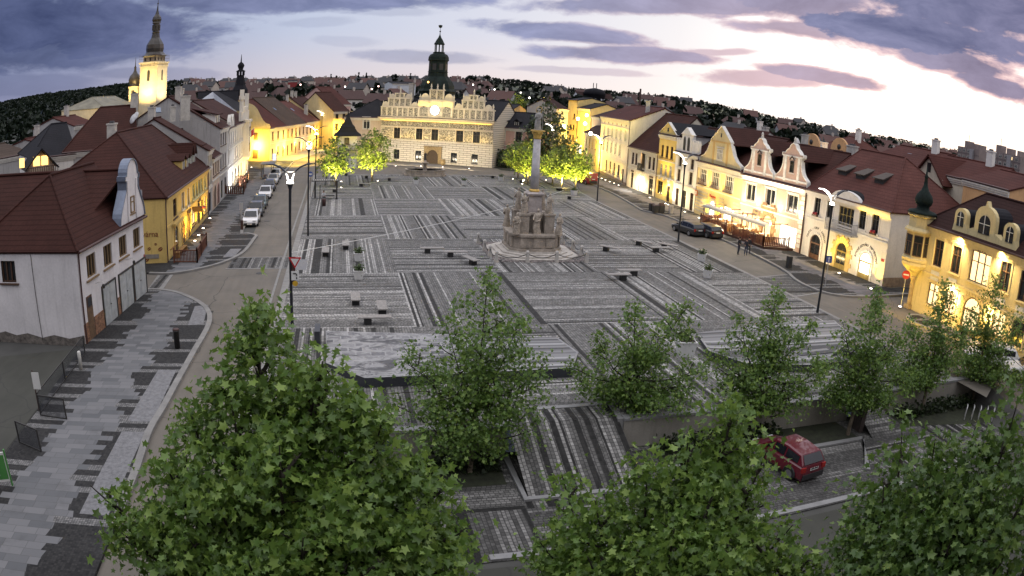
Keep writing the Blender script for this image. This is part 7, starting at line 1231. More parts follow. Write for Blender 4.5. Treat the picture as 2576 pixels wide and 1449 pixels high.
c0 = G(628,571); crow = [(0,'white small hatchback, nearest of the parked row on the left street',paint('white',(.62,.62,.62)),'hatch'),(5.7,'dark grey estate parked behind the nearest white hatchback',paint('dark_grey',(.03,.035,.045)),'wagon'),(11.0,'dark teal hatchback, third in the left street parking row',paint('teal',(.02,.06,.07)),'hatch'),(19.5,'white saloon-like car in the middle of the left street row',paint('white',(.62,.62,.62)),'wagon'),(26.5,'dark blue car behind the middle white one on the left street',paint('navy',(.02,.025,.05)),'hatch'),(34,'silver white car, last but one in the left street row',paint('silver',(.42,.43,.44)),'wagon'),(41,'white car, farthest in the left street parking row',paint('white',(.62,.62,.62)),'hatch')]
for d, lb, pc, st_y in crow: car(c0.x-.05-.026*d, c0.y+2.0+d, -PI/2+.03, lb, pc, style=st_y, group=CGp, z=-.03)
q = G(1717,585); car(q.x+.5, q.y-.3, PI/2+.16, 'black estate car parked by the right pavement, farther one', paint('black',(.012,.012,.014)), 4.5, 1.8, 1.46, 'wagon', 'black cars beside the restaurant terrace', -.026)
q = G(1768,592); car(q.x+.3, q.y+.1, PI/2+.16, 'black estate car next to the terrace fence, nearer one', paint('black',(.012,.012,.014)), 4.6, 1.8, 1.45, 'wagon', 'black cars beside the restaurant terrace', -.026)
q = G(1478,465); car(q.x+.3, q.y+2, PI/2+.25, 'red van parked at the far right corner of the square', paint('red',(.30,.012,.010)), 4.6, 1.85, 1.95, 'van', z=-.02, name='parked_van')
rc_ = car(18.75, 23.3, PI/2+.17, 'small dark red hatchback on the cobbled parking below the wall', paint('crimson',(.11,.004,.014)), 3.6, 1.63, 1.45, 'hatch', z=-1.40); signtext('4P8 7849', (-1.84,0,.76), .12, mTrimB, rc_, rz=-PI/2)
q = G(2490,915); car(q.x, q.y, PI/2+.9, 'white car with red trim parked behind the rightmost trees', paint('white',(.62,.62,.62)), 4.2, 1.75, 1.5, 'hatch', z=-.03); q = G(2567,955); car(q.x+1.0, q.y, PI/2+.9, 'white car cut by the right edge of the view', paint('white',(.62,.62,.62)), 4.2, 1.75, 1.5, 'wagon', z=-.03)
# ================= people
def person(p, rz, label, top, bottom, skin=(.35,.2,.13), hair=(.03,.02,.012), seated=False, h=1.75, z=None, phone=False):
    me = bpy.data.meshes.new('person'); k = h/1.75; sk = M('skin', skin, .6, .08)
    if seated: J = [(0,0,.5),(0,.02,.78),(0,.0,1.02),(0,-.01,1.13),(0,-.04,1.25),(0,-.03,1.36),(-.17,0,1.0),(-.22,-.1,.76),(-.12,-.3,.70),(.17,0,1.0),(.22,-.1,.76),(.12,-.3,.70),(-.1,-.02,.5),(-.12,-.42,.52),(-.12,-.44,.09),(-.12,-.58,.05),(.1,-.02,.5),(.12,-.42,.52),(.12,-.44,.09),(.12,-.58,.05)]
    else: J = [(0,0,.92),(0,.01,1.16),(0,.01,1.38),(0,0,1.48),(0,-.02,1.60),(0,-.01,1.70),(-.18,.01,1.38),(-.24,.0,1.12),(-.2,-.2 if phone else -.08,1.08 if phone else .86),(.18,.01,1.38),(.24,.02,1.12),(.2,-.22,1.16) if phone else (.25,-.06,.87),(-.1,0,.9),(-.11,-.03,.5),(-.12,.04,.09),(-.12,-.12,.04),(.1,0,.9),(.13,.06,.5),(.15,.12,.09),(.15,-.03,.04)]
    R_ = [.14,.14,.15,.06,.095,.075,.07,.05,.038,.07,.05,.038,.095,.068,.048,.04,.095,.068,.048,.04]; E = [(0,1),(1,2),(2,3),(3,4),(4,5),(2,6),(6,7),(7,8),(2,9),(9,10),(10,11),(0,12),(12,13),(13,14),(14,15),(0,16),(16,17),(17,18),(18,19)]
    me.from_pydata([(x*k,y*k,z_*k) for x, y, z_ in J], E, []); o = bpy.data.objects.new('tmp', me); C.objects.link(o); sm_ = o.modifiers.new('s','SKIN'); 
    for v, r in zip(me.skin_vertices[0].data, R_): v.radius = (r*k, r*.85*k)
    me.skin_vertices[0].data[0].use_root = True; o.modifiers.new('u','SUBSURF').levels = 1
    dg = bpy.context.evaluated_depsgraph_get(); m2 = bpy.data.meshes.new_from_object(o.evaluated_get(dg)); bpy.data.objects.remove(o); b = MB()
    waist = (.6 if seated else .95)*k; nk = (1.10 if seated else 1.45)*k
    vs = [tuple(v.co) for v in m2.vertices]; b.v = vs; hands = [J[8], J[11]]
    for pl_ in m2.polygons:
        c = pl_.center; hd = any((Vector(c)-Vector(J_)*k).length < .085*k for J_ in hands); shoe = c.z < .1*k
        b.f.append(list(pl_.vertices)); b.sm.append(True); b.mi.append(0 if (c.z > nk or hd) else 3 if shoe else 1 if (c.z > waist and not (seated and c.y < -.15*k)) else 2)
    for hx, hy, hz in hands:
        for f in range(5): a = (f-2)*.018; ln = (.05,.075,.085,.078,.06)[f]; b.tube([((hx+a)*k,(hy-.02)*k,(hz-.03)*k),((hx+a*1.3)*k,(hy-.04-ln*.4)*k,(hz-.03-ln*.6)*k),((hx+a*1.3)*k,(hy-.04-ln*.3)*k,(hz-.03-ln)*k)], [.009*k,.008*k,.006*k], 4, 0)
    hz = J[4][2]*k; b.ball((0,(J[4][1]-.1)*k,hz+.01), .016*k, 4, 0)
    for s in (-1,1): b.ball((s*.035*k,(J[4][1]-.088)*k,hz+.03*k), .011*k, 4, 3); b.ball((s*.09*k,J[4][1]*k,hz+.01), .02*k, 4, 0)
    t = b.build('person', [sk, top, bottom, mTrimB], None, (p.x,p.y,p.z if z is None else z), rz); tag(t, label, 'person'); q = MB(); q.ball((0,(J[4][1]+.02)*k,hz+.045*k), .105*k, 7, 0, .95); q.build('hair', M('hair_dark', hair, .8), t); return t
person(G(1857,641,-.02), .4, 'person in dark clothes standing with raised hands, left of the pair by the terrace', M('cloth_black',(.02,.02,.022),.9), M('jeans_dark',(.03,.035,.05),.9), phone=True, h=1.82)
person(G(1875,643,-.02), -.2, 'person in a dark jacket and blue trousers, middle of the group by the terrace', M('cloth_navy',(.022,.022,.03),.9), M('jeans_blue',(.03,.04,.075),.9), h=1.74, phone=True)
person(G(1881,640,-.02), -.7, 'person in black standing close behind the other, right of the group', M('cloth_black',(.02,.02,.022)), M('cloth_black',(.02,.02,.022)), h=1.8)
sp0 = G(814,506); person(sp0, .3, 'person in a pale top sitting under the slatted kiosk', M('cloth_pale',(.42,.44,.46),.9), M('jeans_dark',(.03,.035,.05)), seated=True, h=1.7, z=.0)
# ================= kiosk, bus shelter, bins, signs
kp = G(833,500); kt = thing('slatted_kiosk', 'slatted pergola kiosk with dark posts on the left of the square', 'kiosk', (kp.x-.6,kp.y,.005)); b = MB(); b.box(-1.6,-1.45,.4,.55,0,2.1); b.box(1.2,1.4,-.4,.5,0,2.3); b.box(-.9,-.8,.3,.5,0,1.7); b.build('post', mFrD, kt); b = MB(); b.box(-1.9,1.6,-.8,-.68,2.3,2.42); b.box(-1.9,1.6,.75,.87,2.3,2.42); b.box(-1.9,-1.78,-.68,.75,2.3,2.42); b.box(1.48,1.6,-.68,.75,2.3,2.42); b.build('frame', mFrD, kt); b = MB()
for k in range(14): b.box(-1.78+k*.235,-1.64+k*.235,-.68,.75,2.31,2.4)
b.build('slats', M('kiosk_slats',(.32,.31,.28),.7), kt); b = MB(); b.box(-.45,1.0,-.1,.35,.36,.45); b.box(-.4,-.2,-.05,.3,0,.36); b.build('seat', mFrD, kt); bb = G(815,518); b = MB(); b.lathe([(.22,0),(.24,.8),(.2,.86)], (0,0,0), 12); tag(b.build('litter_bin', mGut, None, (bb.x,bb.y,.005)), 'dark round bin beside the slatted kiosk', 'litter bin')
hs = G(792,440); t_ = thing('bus_stop_sign', 'round blue and white stop sign by the third left lamp post', 'sign', (hs.x+.35,G(793,497).y+.2,0)); zz = 3.0; b = MB(); b.tube([(0,0,0),(0,0,zz+.4)], .03, 6); b.build('post', mGut, t_); b = MB(); b.vprism([(.34*math.cos(a),zz+.34*math.sin(a)) for a in [2*PI*k/20 for k in range(20)]], -.05, -.035); o_ = b.build('disc', M('sign_blue',(.06,.10,.30),.5), t_); b = MB(); b.box(-.24,.24,-.056,-.051,zz-.1,zz+.1); b.build('white_band', M('sign_white',(.6,.6,.58)), o_)
bs0, bs1 = G(657,452,.1), G(690,458,.1); t_ = thing('bus_shelter', 'dark framed bus shelter on the left pavement beyond the parked cars', 'bus shelter', (bs0.x,bs0.y,.1), 0); b = MB()
for x, y in ((0,0),(0,3.6),(1.6,0),(1.6,3.6)): b.box(x-.05,x+.05,y-.05,y+.05,0,2.35)
b.build('frame', mFrD, t_); b = MB(); b.box(-.2,2.0,-.3,3.9,2.35,2.47); b.build('roof', M('shelter_roof',(.10,.10,.10),.5), t_); b = MB(); b.box(-.02,.02,.05,3.55,.3,2.2); b.build('glass', M('shelter_glass',(.16,.17,.18),.1), t_); b = MB(); b.box(.25,.65,.5,3.1,.42,.5); b.build('bench', mWood, t_)
tp_ = G(690,413,.1); t_ = thing('timetable_board', 'glowing white timetable board on the pavement near the blazing gable', 'sign', (tp_.x,tp_.y,.1)); b = MB(); b.box(-.4,-.35,-.04,.04,0,2.1); b.box(.35,.4,-.04,.04,0,2.1); b.build('frame', mFrD, t_); b = MB(); b.box(-.35,.35,-.03,.03,.7,2.0); b.build('panel', glow('board_glow',(.8,.85,1.),1.2), t_)
WB = 'bins at the edge of the right pavement'
for (x, y), lb, w_ in ((zBv(1375,225),'narrow dark bin, leftmost of the three on the right pavement',.26),(zBv(1415,242),'wide dark bin, middle of the three on the right pavement',.42),(zBv(1463,245),'tall round topped dark bin, right of the three on the right pavement',.3)):
    p = G(x, y); t_ = thing('wheelie_bin', lb, 'bin', (p.x+.5,p.y,.1), 0, WB); b = MB(); b.fr(-w_,w_,-.3,.3,.05,.95,1.1); b.build('body', mTrimB, t_); b = MB(); b.fr(-w_*1.12,w_*1.12,-.34,.34,.952,1.02 if w_ != .3 else 1.3,.7); b.build('lid', mGut, t_)
p = G(*zBv(1557,250)); b = MB(); b.box(-.2,.2,-.2,.2,0,.95); b.box(-.24,.24,-.24,.24,.951,1.02); tag(b.build('stone_pillar', mSandL, None, (p.x+.4,p.y,.1)), 'pale square stone pillar beside the three bins', 'pillar'); p = G(*t6(797,580)); b = MB(); b.box(-.2,.2,-.25,.25,0,1.1); tag(b.build('litter_bin', mTrimB, None, (p.x,p.y,.1)), 'dark square litter bin in front of the white corner house', 'litter bin')
p = G(609,578,.1); t_ = thing('parking_meter', 'dark parking post with a bin at the head of the left parking row', 'post', (p.x,p.y,.1)); b = MB(); b.box(-.12,.12,-.12,.12,0,.95); b.build('bin', mGut, t_); b = MB(); b.tube([(-.15,.5,0),(-.15,.5,2.6)], .04, 6); b.box(-.3,.05,.44,.47,1.9,2.6); b.build('post', M('galvanised',(.5,.5,.5)), t_)
yp = G(735.5,824); ys = thing('give_way_sign', 'give way triangle above a priority plate on the near lamp post', 'sign', (yp.x+.26,yp.y-.14,0), -.05); zt_ = 3.95; mSR = M('sign_bright_red',(.42,.015,.02),.5,.05); mSW = M('sign_white',(.6,.6,.58)); tri = lambda r, y0, y1, m_: (lambda b: (b.vprism([(0,zt_-r),(r*.9,zt_+r*.55),(-r*.9,zt_+r*.55)], y0, y1), b)[1])(MB())
tri(.42,0,.02,0).build('triangle', mSR, ys); tri(.27,-.01,-.002,0).build('triangle_field', mSW, ys); b = MB(); b.box(-.22,.22,0,.02,2.85,3.38); b.build('priority_plate', mSW, ys); b = MB(); b.tube([(-.12,-.015,3.25),(.05,-.015,3.25),(.09,-.015,3.2),(.09,-.015,3.12)], .03, 5); b.box(.06,.12,-.014,-.002,2.92,3.04); b.build('plate_lines', mTrimB, ys); b = MB(); b.vprism([(.16*math.cos(a),2.66+.16*math.sin(a)) for a in [2*PI*k/14 for k in range(14)]], 0, .02); b.build('yellow_mark', M('sign_yellow',(.5,.3,.02)), ys); b = MB(); b.box(-.2,.02,.021,.06,2.6,4.2); b.build('clamp', mGut, ys)
np_ = Vector((A8[0]-1.0,A8[1]+.2,0)); zt_ = 2.75; t_ = thing('no_entry_sign', 'red no entry disc on a post beside the oriel column', 'sign', (np_.x,np_.y,.05), -.75); b = MB(); b.tube([(0,.04,0),(0,.04,zt_+.3)], .035, 6); b.build('post', M('galvanised',(.5,.5,.5)), t_); b = MB(); b.vprism([(.36*math.cos(a),zt_+.36*math.sin(a)) for a in [2*PI*k/24 for k in range(24)]], -.02, 0); o_ = b.build('disc', mSR, t_); b = MB(); b.box(-.25,.25,-.026,-.021,zt_-.06,zt_+.06); b.build('white_bar', mSW, o_)
bp1 = G(*t6(1073,724)); t_ = thing('one_way_sign', 'blue square sign with a white arrow beside the right near lamp post', 'sign', (bp1.x,bp1.y,.1), -.45); b = MB(); b.tube([(0,.03,0),(0,.03,2.7)], .03, 6); b.build('post', M('galvanised',(.5,.5,.5)), t_); b = MB(); b.box(-.28,.28,-.02,0,2.1,2.7); o_ = b.build('plate', M('sign_blue',(.06,.10,.30)), t_); b = MB(); b.vprism([(-.04,2.18),(.04,2.18),(.04,2.45),(.12,2.45),(0,2.62),(-.12,2.45),(-.04,2.45)], -.026, -.021); b.build('arrow', mSW, o_)
# ================= terraces
mFence = M('terrace_wood', (.11,.035,.015), .7, .25, 3.)
def fence(name, label, pts, h=1.0, gap=.16, post=2.0, cat='fence', z=.1, group=None, mat=None):
    mat = mat or mFence; o = Vector((pts[0][0],pts[0][1],z)); t = thing(name, label, cat, o, 0, group); sl, rl = MB(), MB()
    for a, c in zip(pts, pts[1:]):
        a, c = Vector((a[0],a[1],z))-o, Vector((c[0],c[1],z))-o; L_ = (c-a).length; d = (c-a)/L_; n = Vector((-d.y,d.x,0))*.025
        def bar(p, q, z0, z1, m_, k=1.): m_.add([p+n*k+Vector((0,0,z0)),p-n*k+Vector((0,0,z0)),q-n*k+Vector((0,0,z0)),q+n*k+Vector((0,0,z0)),p+n*k+Vector((0,0,z1)),p-n*k+Vector((0,0,z1)),q-n*k+Vector((0,0,z1)),q+n*k+Vector((0,0,z1))], [(3,2,1,0),(4,5,6,7),(0,1,5,4),(1,2,6,5),(2,3,7,6),(3,0,4,7)])
        for k in range(int(L_/gap)): bar(a+d*(k*gap+.02), a+d*(k*gap+gap*.62), .1, h-.08, sl, .7)
        bar(a, c, h-.08, h, rl, 1.6); bar(a, c, .05, .13, rl, 1.3)
        for k in range(int(L_/post)+1):
            q = a+d*min(L_, k*L_/max(1,int(L_/post))); pm = MB(); pm.box(q.x-.06,q.x+.06,q.y-.06,q.y+.06,-.1,h+.08); pm.fr(q.x-.08,q.x+.08,q.y-.08,q.y+.08,h+.08,h+.2,.4); pm.build('post', mat, t)
    sl.build('balusters', mat, t); rl.build('rails', mat, t); return t
g2 = lambda x, y: (lambda p: (p.x, p.y))(G(x, y, .1)); zs = lambda x, y: g2(*zSv(x, y))
fence('terrace_fence', 'dark red brown plank fence round the café terrace at the yellow house corner', [zs(212,605),zs(372,605),zs(398,555),zs(437,490),zs(398,485)], 1.05, .13); lq = [g2(*zLv(445,752)),g2(*zLv(588,752)),g2(*zLv(608,690)),g2(*zLv(540,688))]
fence('terrace_fence', 'slatted wooden terrace railing, nearer of two on the left row', lq, 1.1, .3); fence('terrace_fence', 'slatted wooden terrace railing behind the nearer one, by the white lit house', [g2(*zLv(497,660)),g2(*zLv(622,660)),g2(*zLv(628,635))], 1.1, .3)
bt = thing('cafe_bench', 'wooden bench and table set inside the café terrace', 'bench', (zs(262,545)[0],zs(262,545)[1],.1), 1.55); b = MB(); b.box(-1.6,1.6,-.2,.2,.42,.47); b.box(-1.5,-1.4,-.2,.2,0,.42); b.box(1.4,1.5,-.2,.2,0,.42); b.build('seat', M('ochre_wood',(.3,.16,.04),.7), bt); b = MB(); b.box(-1.6,1.6,.55,1.2,.7,.75); b.box(-1.4,-1.3,.8,.9,0,.7); b.box(1.3,1.4,.8,.9,0,.7); b.build('table', M('ochre_wood',(.3,.16,.04)), bt)
f6 = lambda u, d: (lambda v: (v.x, v.y))(r6.matrix_basis @ Vector((u,-d,0)))
dk_ = MB(); q4 = [f6(-3.2,3.5),f6(9.6,3.5),f6(10.6,.1),f6(-3.2,.15)]; dk_.prism(q4, .1, .34); tag(dk_.build('terrace_deck', M('deck_wood',(.05,.02,.012),.7,.2,3.)), 'raised dark wooden deck under the restaurant terrace', 'deck')
fence('terrace_fence', 'carved wooden railing around the brightly lit restaurant terrace, left part', [f6(-3.1,.6),f6(-3.1,3.4),f6(2.3,3.4)], 1.05, .2, 1.8, z=.34, mat=M('terrace_dark_wood',(.09,.022,.012),.7,.25,3.)); fence('terrace_fence', 'carved wooden railing around the brightly lit restaurant terrace, right part', [f6(3.7,3.4),f6(9.4,3.4),f6(10.4,.7)], 1.05, .2, 1.8, z=.34, mat=M('terrace_dark_wood',(.09,.022,.012)))
aw = thing('awning', 'narrow cream awning on a timber frame with hanging lamps over the restaurant terrace', 'awning', (r6.location.x,r6.location.y,0), r6.rotation_euler.z); mAw = M('awning_cloth',(.52,.48,.40),.9,.08); b = MB(); slab(b, [(-3.0,-3.35,2.6),(9.3,-3.35,2.6),(9.3,-2.7,2.72),(-3.0,-2.7,2.72)], .05); b.build('canopy', mAw, aw); b = MB(); b.box(-3.0,9.3,-3.39,-3.352,2.34,2.6); b.build('valance', mAw, aw)
for k in range(5): b = MB(); b.box(-2.9+k*3.0,-2.82+k*3.0,-2.7,-.02,2.62,2.7); b.build('rafter', M('terrace_dark_wood',(.09,.022,.012)), aw)
for k in range(5): b = MB(); b.box(-2.9+k*3.0,-2.82+k*3.0,-3.28,-3.2,.34,2.6); b.build('post', M('terrace_dark_wood',(.09,.022,.012)), aw)
for k in range(5): b = MB(); b.ball((-1.6+k*2.4,-1.6,2.45),.12,6); b.build('lamp', glow('terrace_lamp',(1.,.82,.45),25.), aw)
TG = 'tables set out on the restaurant terrace'; tb0 = None
for k in range(8):
    u, d = -2.2+(k%4)*2.9, 1.1+(k//4)*1.3; x, y = f6(u, d); lb = ('back' if k < 4 else 'front')+' row terrace table with four chairs, '+['at the left end','left of the portal','right of the portal','at the right end'][k%4]
    if tb0 is None:
        tb0 = thing('terrace_table', lb, 'table', (x,y,.34), r6.rotation_euler.z, TG); b = MB(); b.box(-.45,.45,-.4,.4,.7,.74); b.build('top', M('table_cloth',(.6,.55,.45),.8), tb0); b = MB(); b.box(-.05,.05,-.05,.05,0,.7); b.box(-.25,.25,-.25,.25,0,.03); b.build('leg', mFrD, tb0)
        for sx in (-1,1):
            for sy in (-.2,.2): b = MB(); b.box(sx*.75-.2,sx*.75+.2,sy*1.05-.18,sy*1.05+.18,.42,.46); b.box(sx*.95-.02,sx*.95+.02,sy*1.05-.18,sy*1.05+.18,.46,.9); b.box(sx*.75-.17,sx*.75+.17,sy*1.05-.15,sy*1.05+.15,0,.42); b.build('chair', M('chair_wood',(.2,.09,.03),.7), tb0)
    else: copy_thing(tb0, (x,y,.34), r6.rotation_euler.z, lb, TG)
# thread close to the camera, drawn as a cable over the square; manholes
pt0 = Vector((yp.x,yp.y,4.4)); pts = []; e = AT(1418,479,96)
for k in range(25): s = k/24; q = pt0.lerp(e, s); q.z -= 1.6*(1-(2*s-1)**2)*.35; pts.append(q)
b = MB(); b.tube(pts, .022, 5); tag(b.build('cable', M('thread_white',(.6,.6,.58),.5)), 'pale thread drawn as a cable from the near lamp post past the monument', 'cable')
for x, y, lb in ((655,687,'round manhole cover in the left street junction'),(588,662,'manhole cover near the curved left kerb'),(672,556,'manhole cover beside the cobbled crossing'),(2125,728,'manhole cover in the right street near the corner house')): p = G(x,y,-.02); b = MB(); b.lathe([(.36,0),(.34,.006),(.02,.008)], (0,0,0), 16); tag(b.build('manhole_cover', M('cast_iron',(.03,.028,.026),.6,.3), None, (p.x,p.y,-.022)), lb, 'manhole cover')
# ================= trees
mBark = M('plane_bark', (.16,.13,.095), .9, .4, 2.5, fine=9.); mBarkD = M('dark_bark', (.035,.028,.022), .9, .3, 4.)
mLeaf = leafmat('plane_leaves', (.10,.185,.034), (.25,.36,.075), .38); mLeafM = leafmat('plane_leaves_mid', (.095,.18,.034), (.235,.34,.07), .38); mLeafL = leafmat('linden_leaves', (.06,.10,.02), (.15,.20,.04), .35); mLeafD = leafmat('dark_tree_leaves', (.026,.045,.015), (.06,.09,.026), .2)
def tree(name, label, base, leaders, nl, leaf, seed, mat, group=None, tr=.14, lobes=True, clump=.26, per=24, limbs=14, fork=.35, belly=.62, low=.55, air=.4, sway=.35, floor=-9.):
    rg = np.random.default_rng(seed); base = Vector(base); t = thing(name, label, 'tree', base, 0, group); tb = MB(); PP, NN = [], []
    lead_tot = sum(R*H for _, R, H in leaders)
    main = max(leaders, key=lambda l: l[2])[0]; topz = main.z-base.z; fk = Vector(((main.x-base.x)*fork,(main.y-base.y)*fork,topz*fork)); tk = MB(); tk.tube([(0,0,-.05),(fk.x*.5,fk.y*.5,fk.z*.5),fk], [tr*1.15,tr*.9,tr*.8], 8); tk.build('trunk', mBark, t)
    for (top, R, H) in leaders:
        tp = Vector((top.x-base.x, top.y-base.y, top.z-base.z)); bz = tp.z-H; ax0 = fk; nk = max(6, int(nl/per*R*H/lead_tot))
        bend = Vector((tp.x+(ax0.x-tp.x)*sway*.6, tp.y+(ax0.y-tp.y)*sway*.6, max(ax0.z, tp.z-H*.6))); tb.tube([ax0, ax0.lerp(bend,.55)-Vector((0,0,.1)), bend, tp-Vector((0,0,.2))], [tr*.6,tr*.42,tr*.25,.012], 6)
        axis = lambda z, tp=tp, H=H: (lambda q: Vector((tp.x+(ax0.x-tp.x)*q, tp.y+(ax0.y-tp.y)*q, z)))(min(1., max(0., sway*(tp.z-z)/H)))
        prof = lambda s: R*(s/belly)**.85 if s < belly else R*(1-(1-low)*(s-belly)/(1-belly))
        for k in range(limbs):
            if tp.z-(.12+.85*(k+.5)/limbs)*H < floor: continue
            s = .12+.85*(k+.5)/limbs; z = tp.z-s*H; a = k*2.4+rg.random(); r = prof(s)*(.75+.35*rg.random()); st = axis(z-r*.6); r *= .82; en = axis(z)+Vector((math.cos(a)*r, math.sin(a)*r, .05)); mid = st.lerp(en,.5)+Vector((0,0,-.1*r+.05)); tb.tube([st,mid,en], [tr*.36*(1-s*.2),tr*.2,.01], 5)
            for q in range(3): f = .45+.18*q; p0 = mid.lerp(en, (f-.3)*1.2); e2 = p0+Vector((rg.normal()*.3,rg.normal()*.3,.15+rg.random()*.3))*min(1.2,r*.5+.2); tb.tube([p0,e2], [.022,.006], 4)
        for k in range(nk):
            s = rg.random()**.62; z = tp.z-s*H; a = rg.random()*2*PI; lob = 1+.22*math.sin(a*3+seed+s*5)+.15*math.sin(a*7+s*11); r = prof(s)*lob*(1-air*rg.random()**1.6); c = axis(z); cc = np.array([c.x+r*math.cos(a), c.y+r*math.sin(a), max(z, floor*(.8+.5*rg.random()))+rg.normal()*.12]); n = max(4, int(per*(.5+rg.random()))); P_ = rg.normal(size=(n,3))*np.array([1,1,.75])*clump*(.7+.6*rg.random())+cc
            out = np.array([math.cos(a),math.sin(a),.55]); N_ = rg.normal(size=(n,3))*.8+out+np.array([0,0,.45]); PP.append(P_); NN.append(N_)
    tb.build('branches', mBarkD, t); P_, N_ = np.concatenate(PP), np.concatenate(NN); o_ = leaves_mesh('crown', P_, N_, leaf, mat, seed+1, t, lobes); return t
NG = 'big plane trees in the foreground'; ZL = -1.4
l1 = [(AT(645,775,14.4),2.0,5.6),(AT(648,790,14.3),.95,2.4),(AT(812,895,13.5),.9,2.2),(AT(810,885,13.6),1.9,4.8),(AT(575,950,13.4),2.1,4.6),(AT(480,1025,13.8),1.6,4.0),(AT(960,1040,13.0),1.7,4.2),(AT(1110,1180,12.6),1.35,3.4),(AT(400,1120,13.8),1.4,3.4),(AT(222,1200,13.6),.65,2.4),(AT(300,1320,13.0),1.1,2.2),(AT(700,1080,12.0),1.8,4.2),(AT(880,1210,11.6),1.6,3.6),(AT(540,1220,12.2),1.7,3.6),(AT(1170,1310,12.4),1.1,2.4),(AT(1060,1150,12.8),1.3,3.4),(AT(900,960,13.4),1.2,3.4),(AT(1030,1300,11.6),1.3,2.8),(AT(760,1330,10.8),1.5,3.0),(AT(420,1330,12.2),1.4,2.8),(AT(620,1390,10.8),1.4,2.6),(AT(940,1400,10.8),1.3,2.4),(AT(1140,1420,11.4),.8,1.8)]
q = AT(680,1449,14.); tree('plane_tree', 'huge leafy plane tree filling the lower left foreground', (q.x,q.y+.6,-.9), l1, 34000, .185, 100, mLeaf, NG, .2, limbs=6, fork=.3, per=26, clump=.25, air=.45)
l2 = [(AT(1850,1005,14.8),1.3,4.8),(AT(1850,1015,14.7),.7,2.0),(AT(1740,1095,14.3),.8,2.0),(AT(1735,1085,14.4),1.5,4.4),(AT(1630,1170,13.8),1.5,4.0),(AT(1415,1175,14.6),.8,3.4),(AT(1500,1240,13.6),1.4,3.4),(AT(1800,1210,13.2),1.6,3.8),(AT(1935,1110,14.2),.75,3.4),(AT(1360,1345,13.0),.75,2.2),(AT(1700,1310,12.4),1.6,3.4),(AT(2000,1300,12.8),1.0,2.6),(AT(1480,1380,12.4),1.2,2.4),(AT(1600,1400,11.8),1.3,2.6),(AT(1850,1370,12.0),1.4,2.6),(AT(2060,1400,12.4),1.0,2.0)]
q = AT(1690,1449,14.); tree('plane_tree', 'large plane tree in the foreground beside the red car, centre right', (q.x,q.y+.5,ZL), l2, 22000, .175, 110, mLeaf, NG, .17, limbs=6, fork=.33, air=.5)
l3 = [(AT(2275,1065,14.2),1.0,3.8),(AT(2360,1080,13.4),1.4,4.2),(AT(2460,1050,12.8),1.5,4.6),(AT(2570,975,12.4),1.5,5.2),(AT(2230,1190,13.4),1.2,3.4),(AT(2330,1240,12.4),1.4,3.4),(AT(2480,1220,11.6),1.5,3.8),(AT(2150,1320,13.0),1.0,2.6),(AT(2600,1190,11.2),1.5,3.8),(AT(2260,1380,12.2),1.3,2.6),(AT(2400,1370,11.4),1.4,2.8),(AT(2540,1370,10.8),1.4,2.8)]
q = AT(2420,1449,13.4); tree('plane_tree', 'shadowed plane tree filling the lower right corner', (q.x,q.y+.4,ZL), l3, 23000, .16, 120, leafmat('plane_leaves_shade',(.068,.135,.027),(.175,.265,.056),.34), NG, .17, limbs=6, fork=.33, air=.5)  # darker copy of the plane leaves: shade put into the colour
MG = 'row of young plane trees along the retaining wall'
for i, (b_, tops, lb) in enumerate([((1182,1189),[((1228,685),1.3,4.4),((1140,800),1.3,4.2),((1300,780),1.3,4.4),((1050,860),1.1,3.6),((1350,900),1.1,3.2),((1005,980),.8,2.2),((1210,900),1.8,3.8),((1110,1000),1.4,2.6),((1330,1010),1.2,2.2)],'first young plane tree of the row, tall pointed crown before the engraved stage'),
  ((1592,1100),[((1598,748),1.0,3.8),((1695,755),1.0,3.8),((1530,840),1.0,3.2),((1755,880),.95,2.8),((1480,910),.9,2.6),((1620,860),1.4,3.4),((1560,980),1.3,2.2),((1700,960),1.3,2.4)],'second young plane tree of the row, forked crown with two tips'),
  ((1887,1109),[((1957,713),.9,4.2),((1880,790),1.0,3.8),((2030,800),.85,3.4),((1830,880),.9,3.0),((2070,900),.85,2.6),((1950,860),1.4,3.4),((1880,970),1.2,2.2),((2020,970),1.1,2.2)],'third young plane tree of the row, behind the red car'),
  ((2132,1094),[((2214,720),.9,4.4),((2140,800),.9,3.6),((2255,830),.9,3.4),((2085,900),.9,2.8),((2290,930),.85,2.4),((2190,880),1.3,3.2),((2120,990),1.1,2.0),((2230,980),1.1,2.0)],'fourth young plane tree of the row, left of the wall gap'),
  ((2317,1039),[((2384,700),.8,4.4),((2315,790),.9,3.8),((2420,810),.85,3.6),((2260,870),.85,3.0),((2360,850),1.2,3.2),((2300,930),1.1,2.2)],'fifth young plane tree of the row, before the oriel mansion'),
  ((2444,1009),[((2507,688),1.0,4.8),((2455,770),1.0,4.2),((2560,780),1.0,4.2),((2520,860),1.4,3.6),((2430,890),1.0,2.8),((2570,930),1.2,2.4)],'last young plane tree of the row, dark against the floodlit mansion')]):
    b0 = G(*b_, ZL); dd = math.hypot(b0.x,b0.y); mx_ = tops[0][0][0]; ls = [(AT(mx_+(x-mx_)*(1.2,1.4,1.25,1.25,1.4,1.3)[i],y,dd+rnd.uniform(-.8,.8)),R*1.22,H*(.86 if H > 2.7 else 1.)) for (x,y),R,H in tops]; tree('young_plane_tree', lb, (b0.x,b0.y,ZL), ls, 13000 if not i else 10500, .145, 130+i*3, mLeafM, MG, .1, limbs=7, fork=.42, per=15, clump=.22, air=.6, low=.3, sway=.75, floor=1.0 if i < 1 else 1.9)
TGp = 'floodlit small trees on the square'
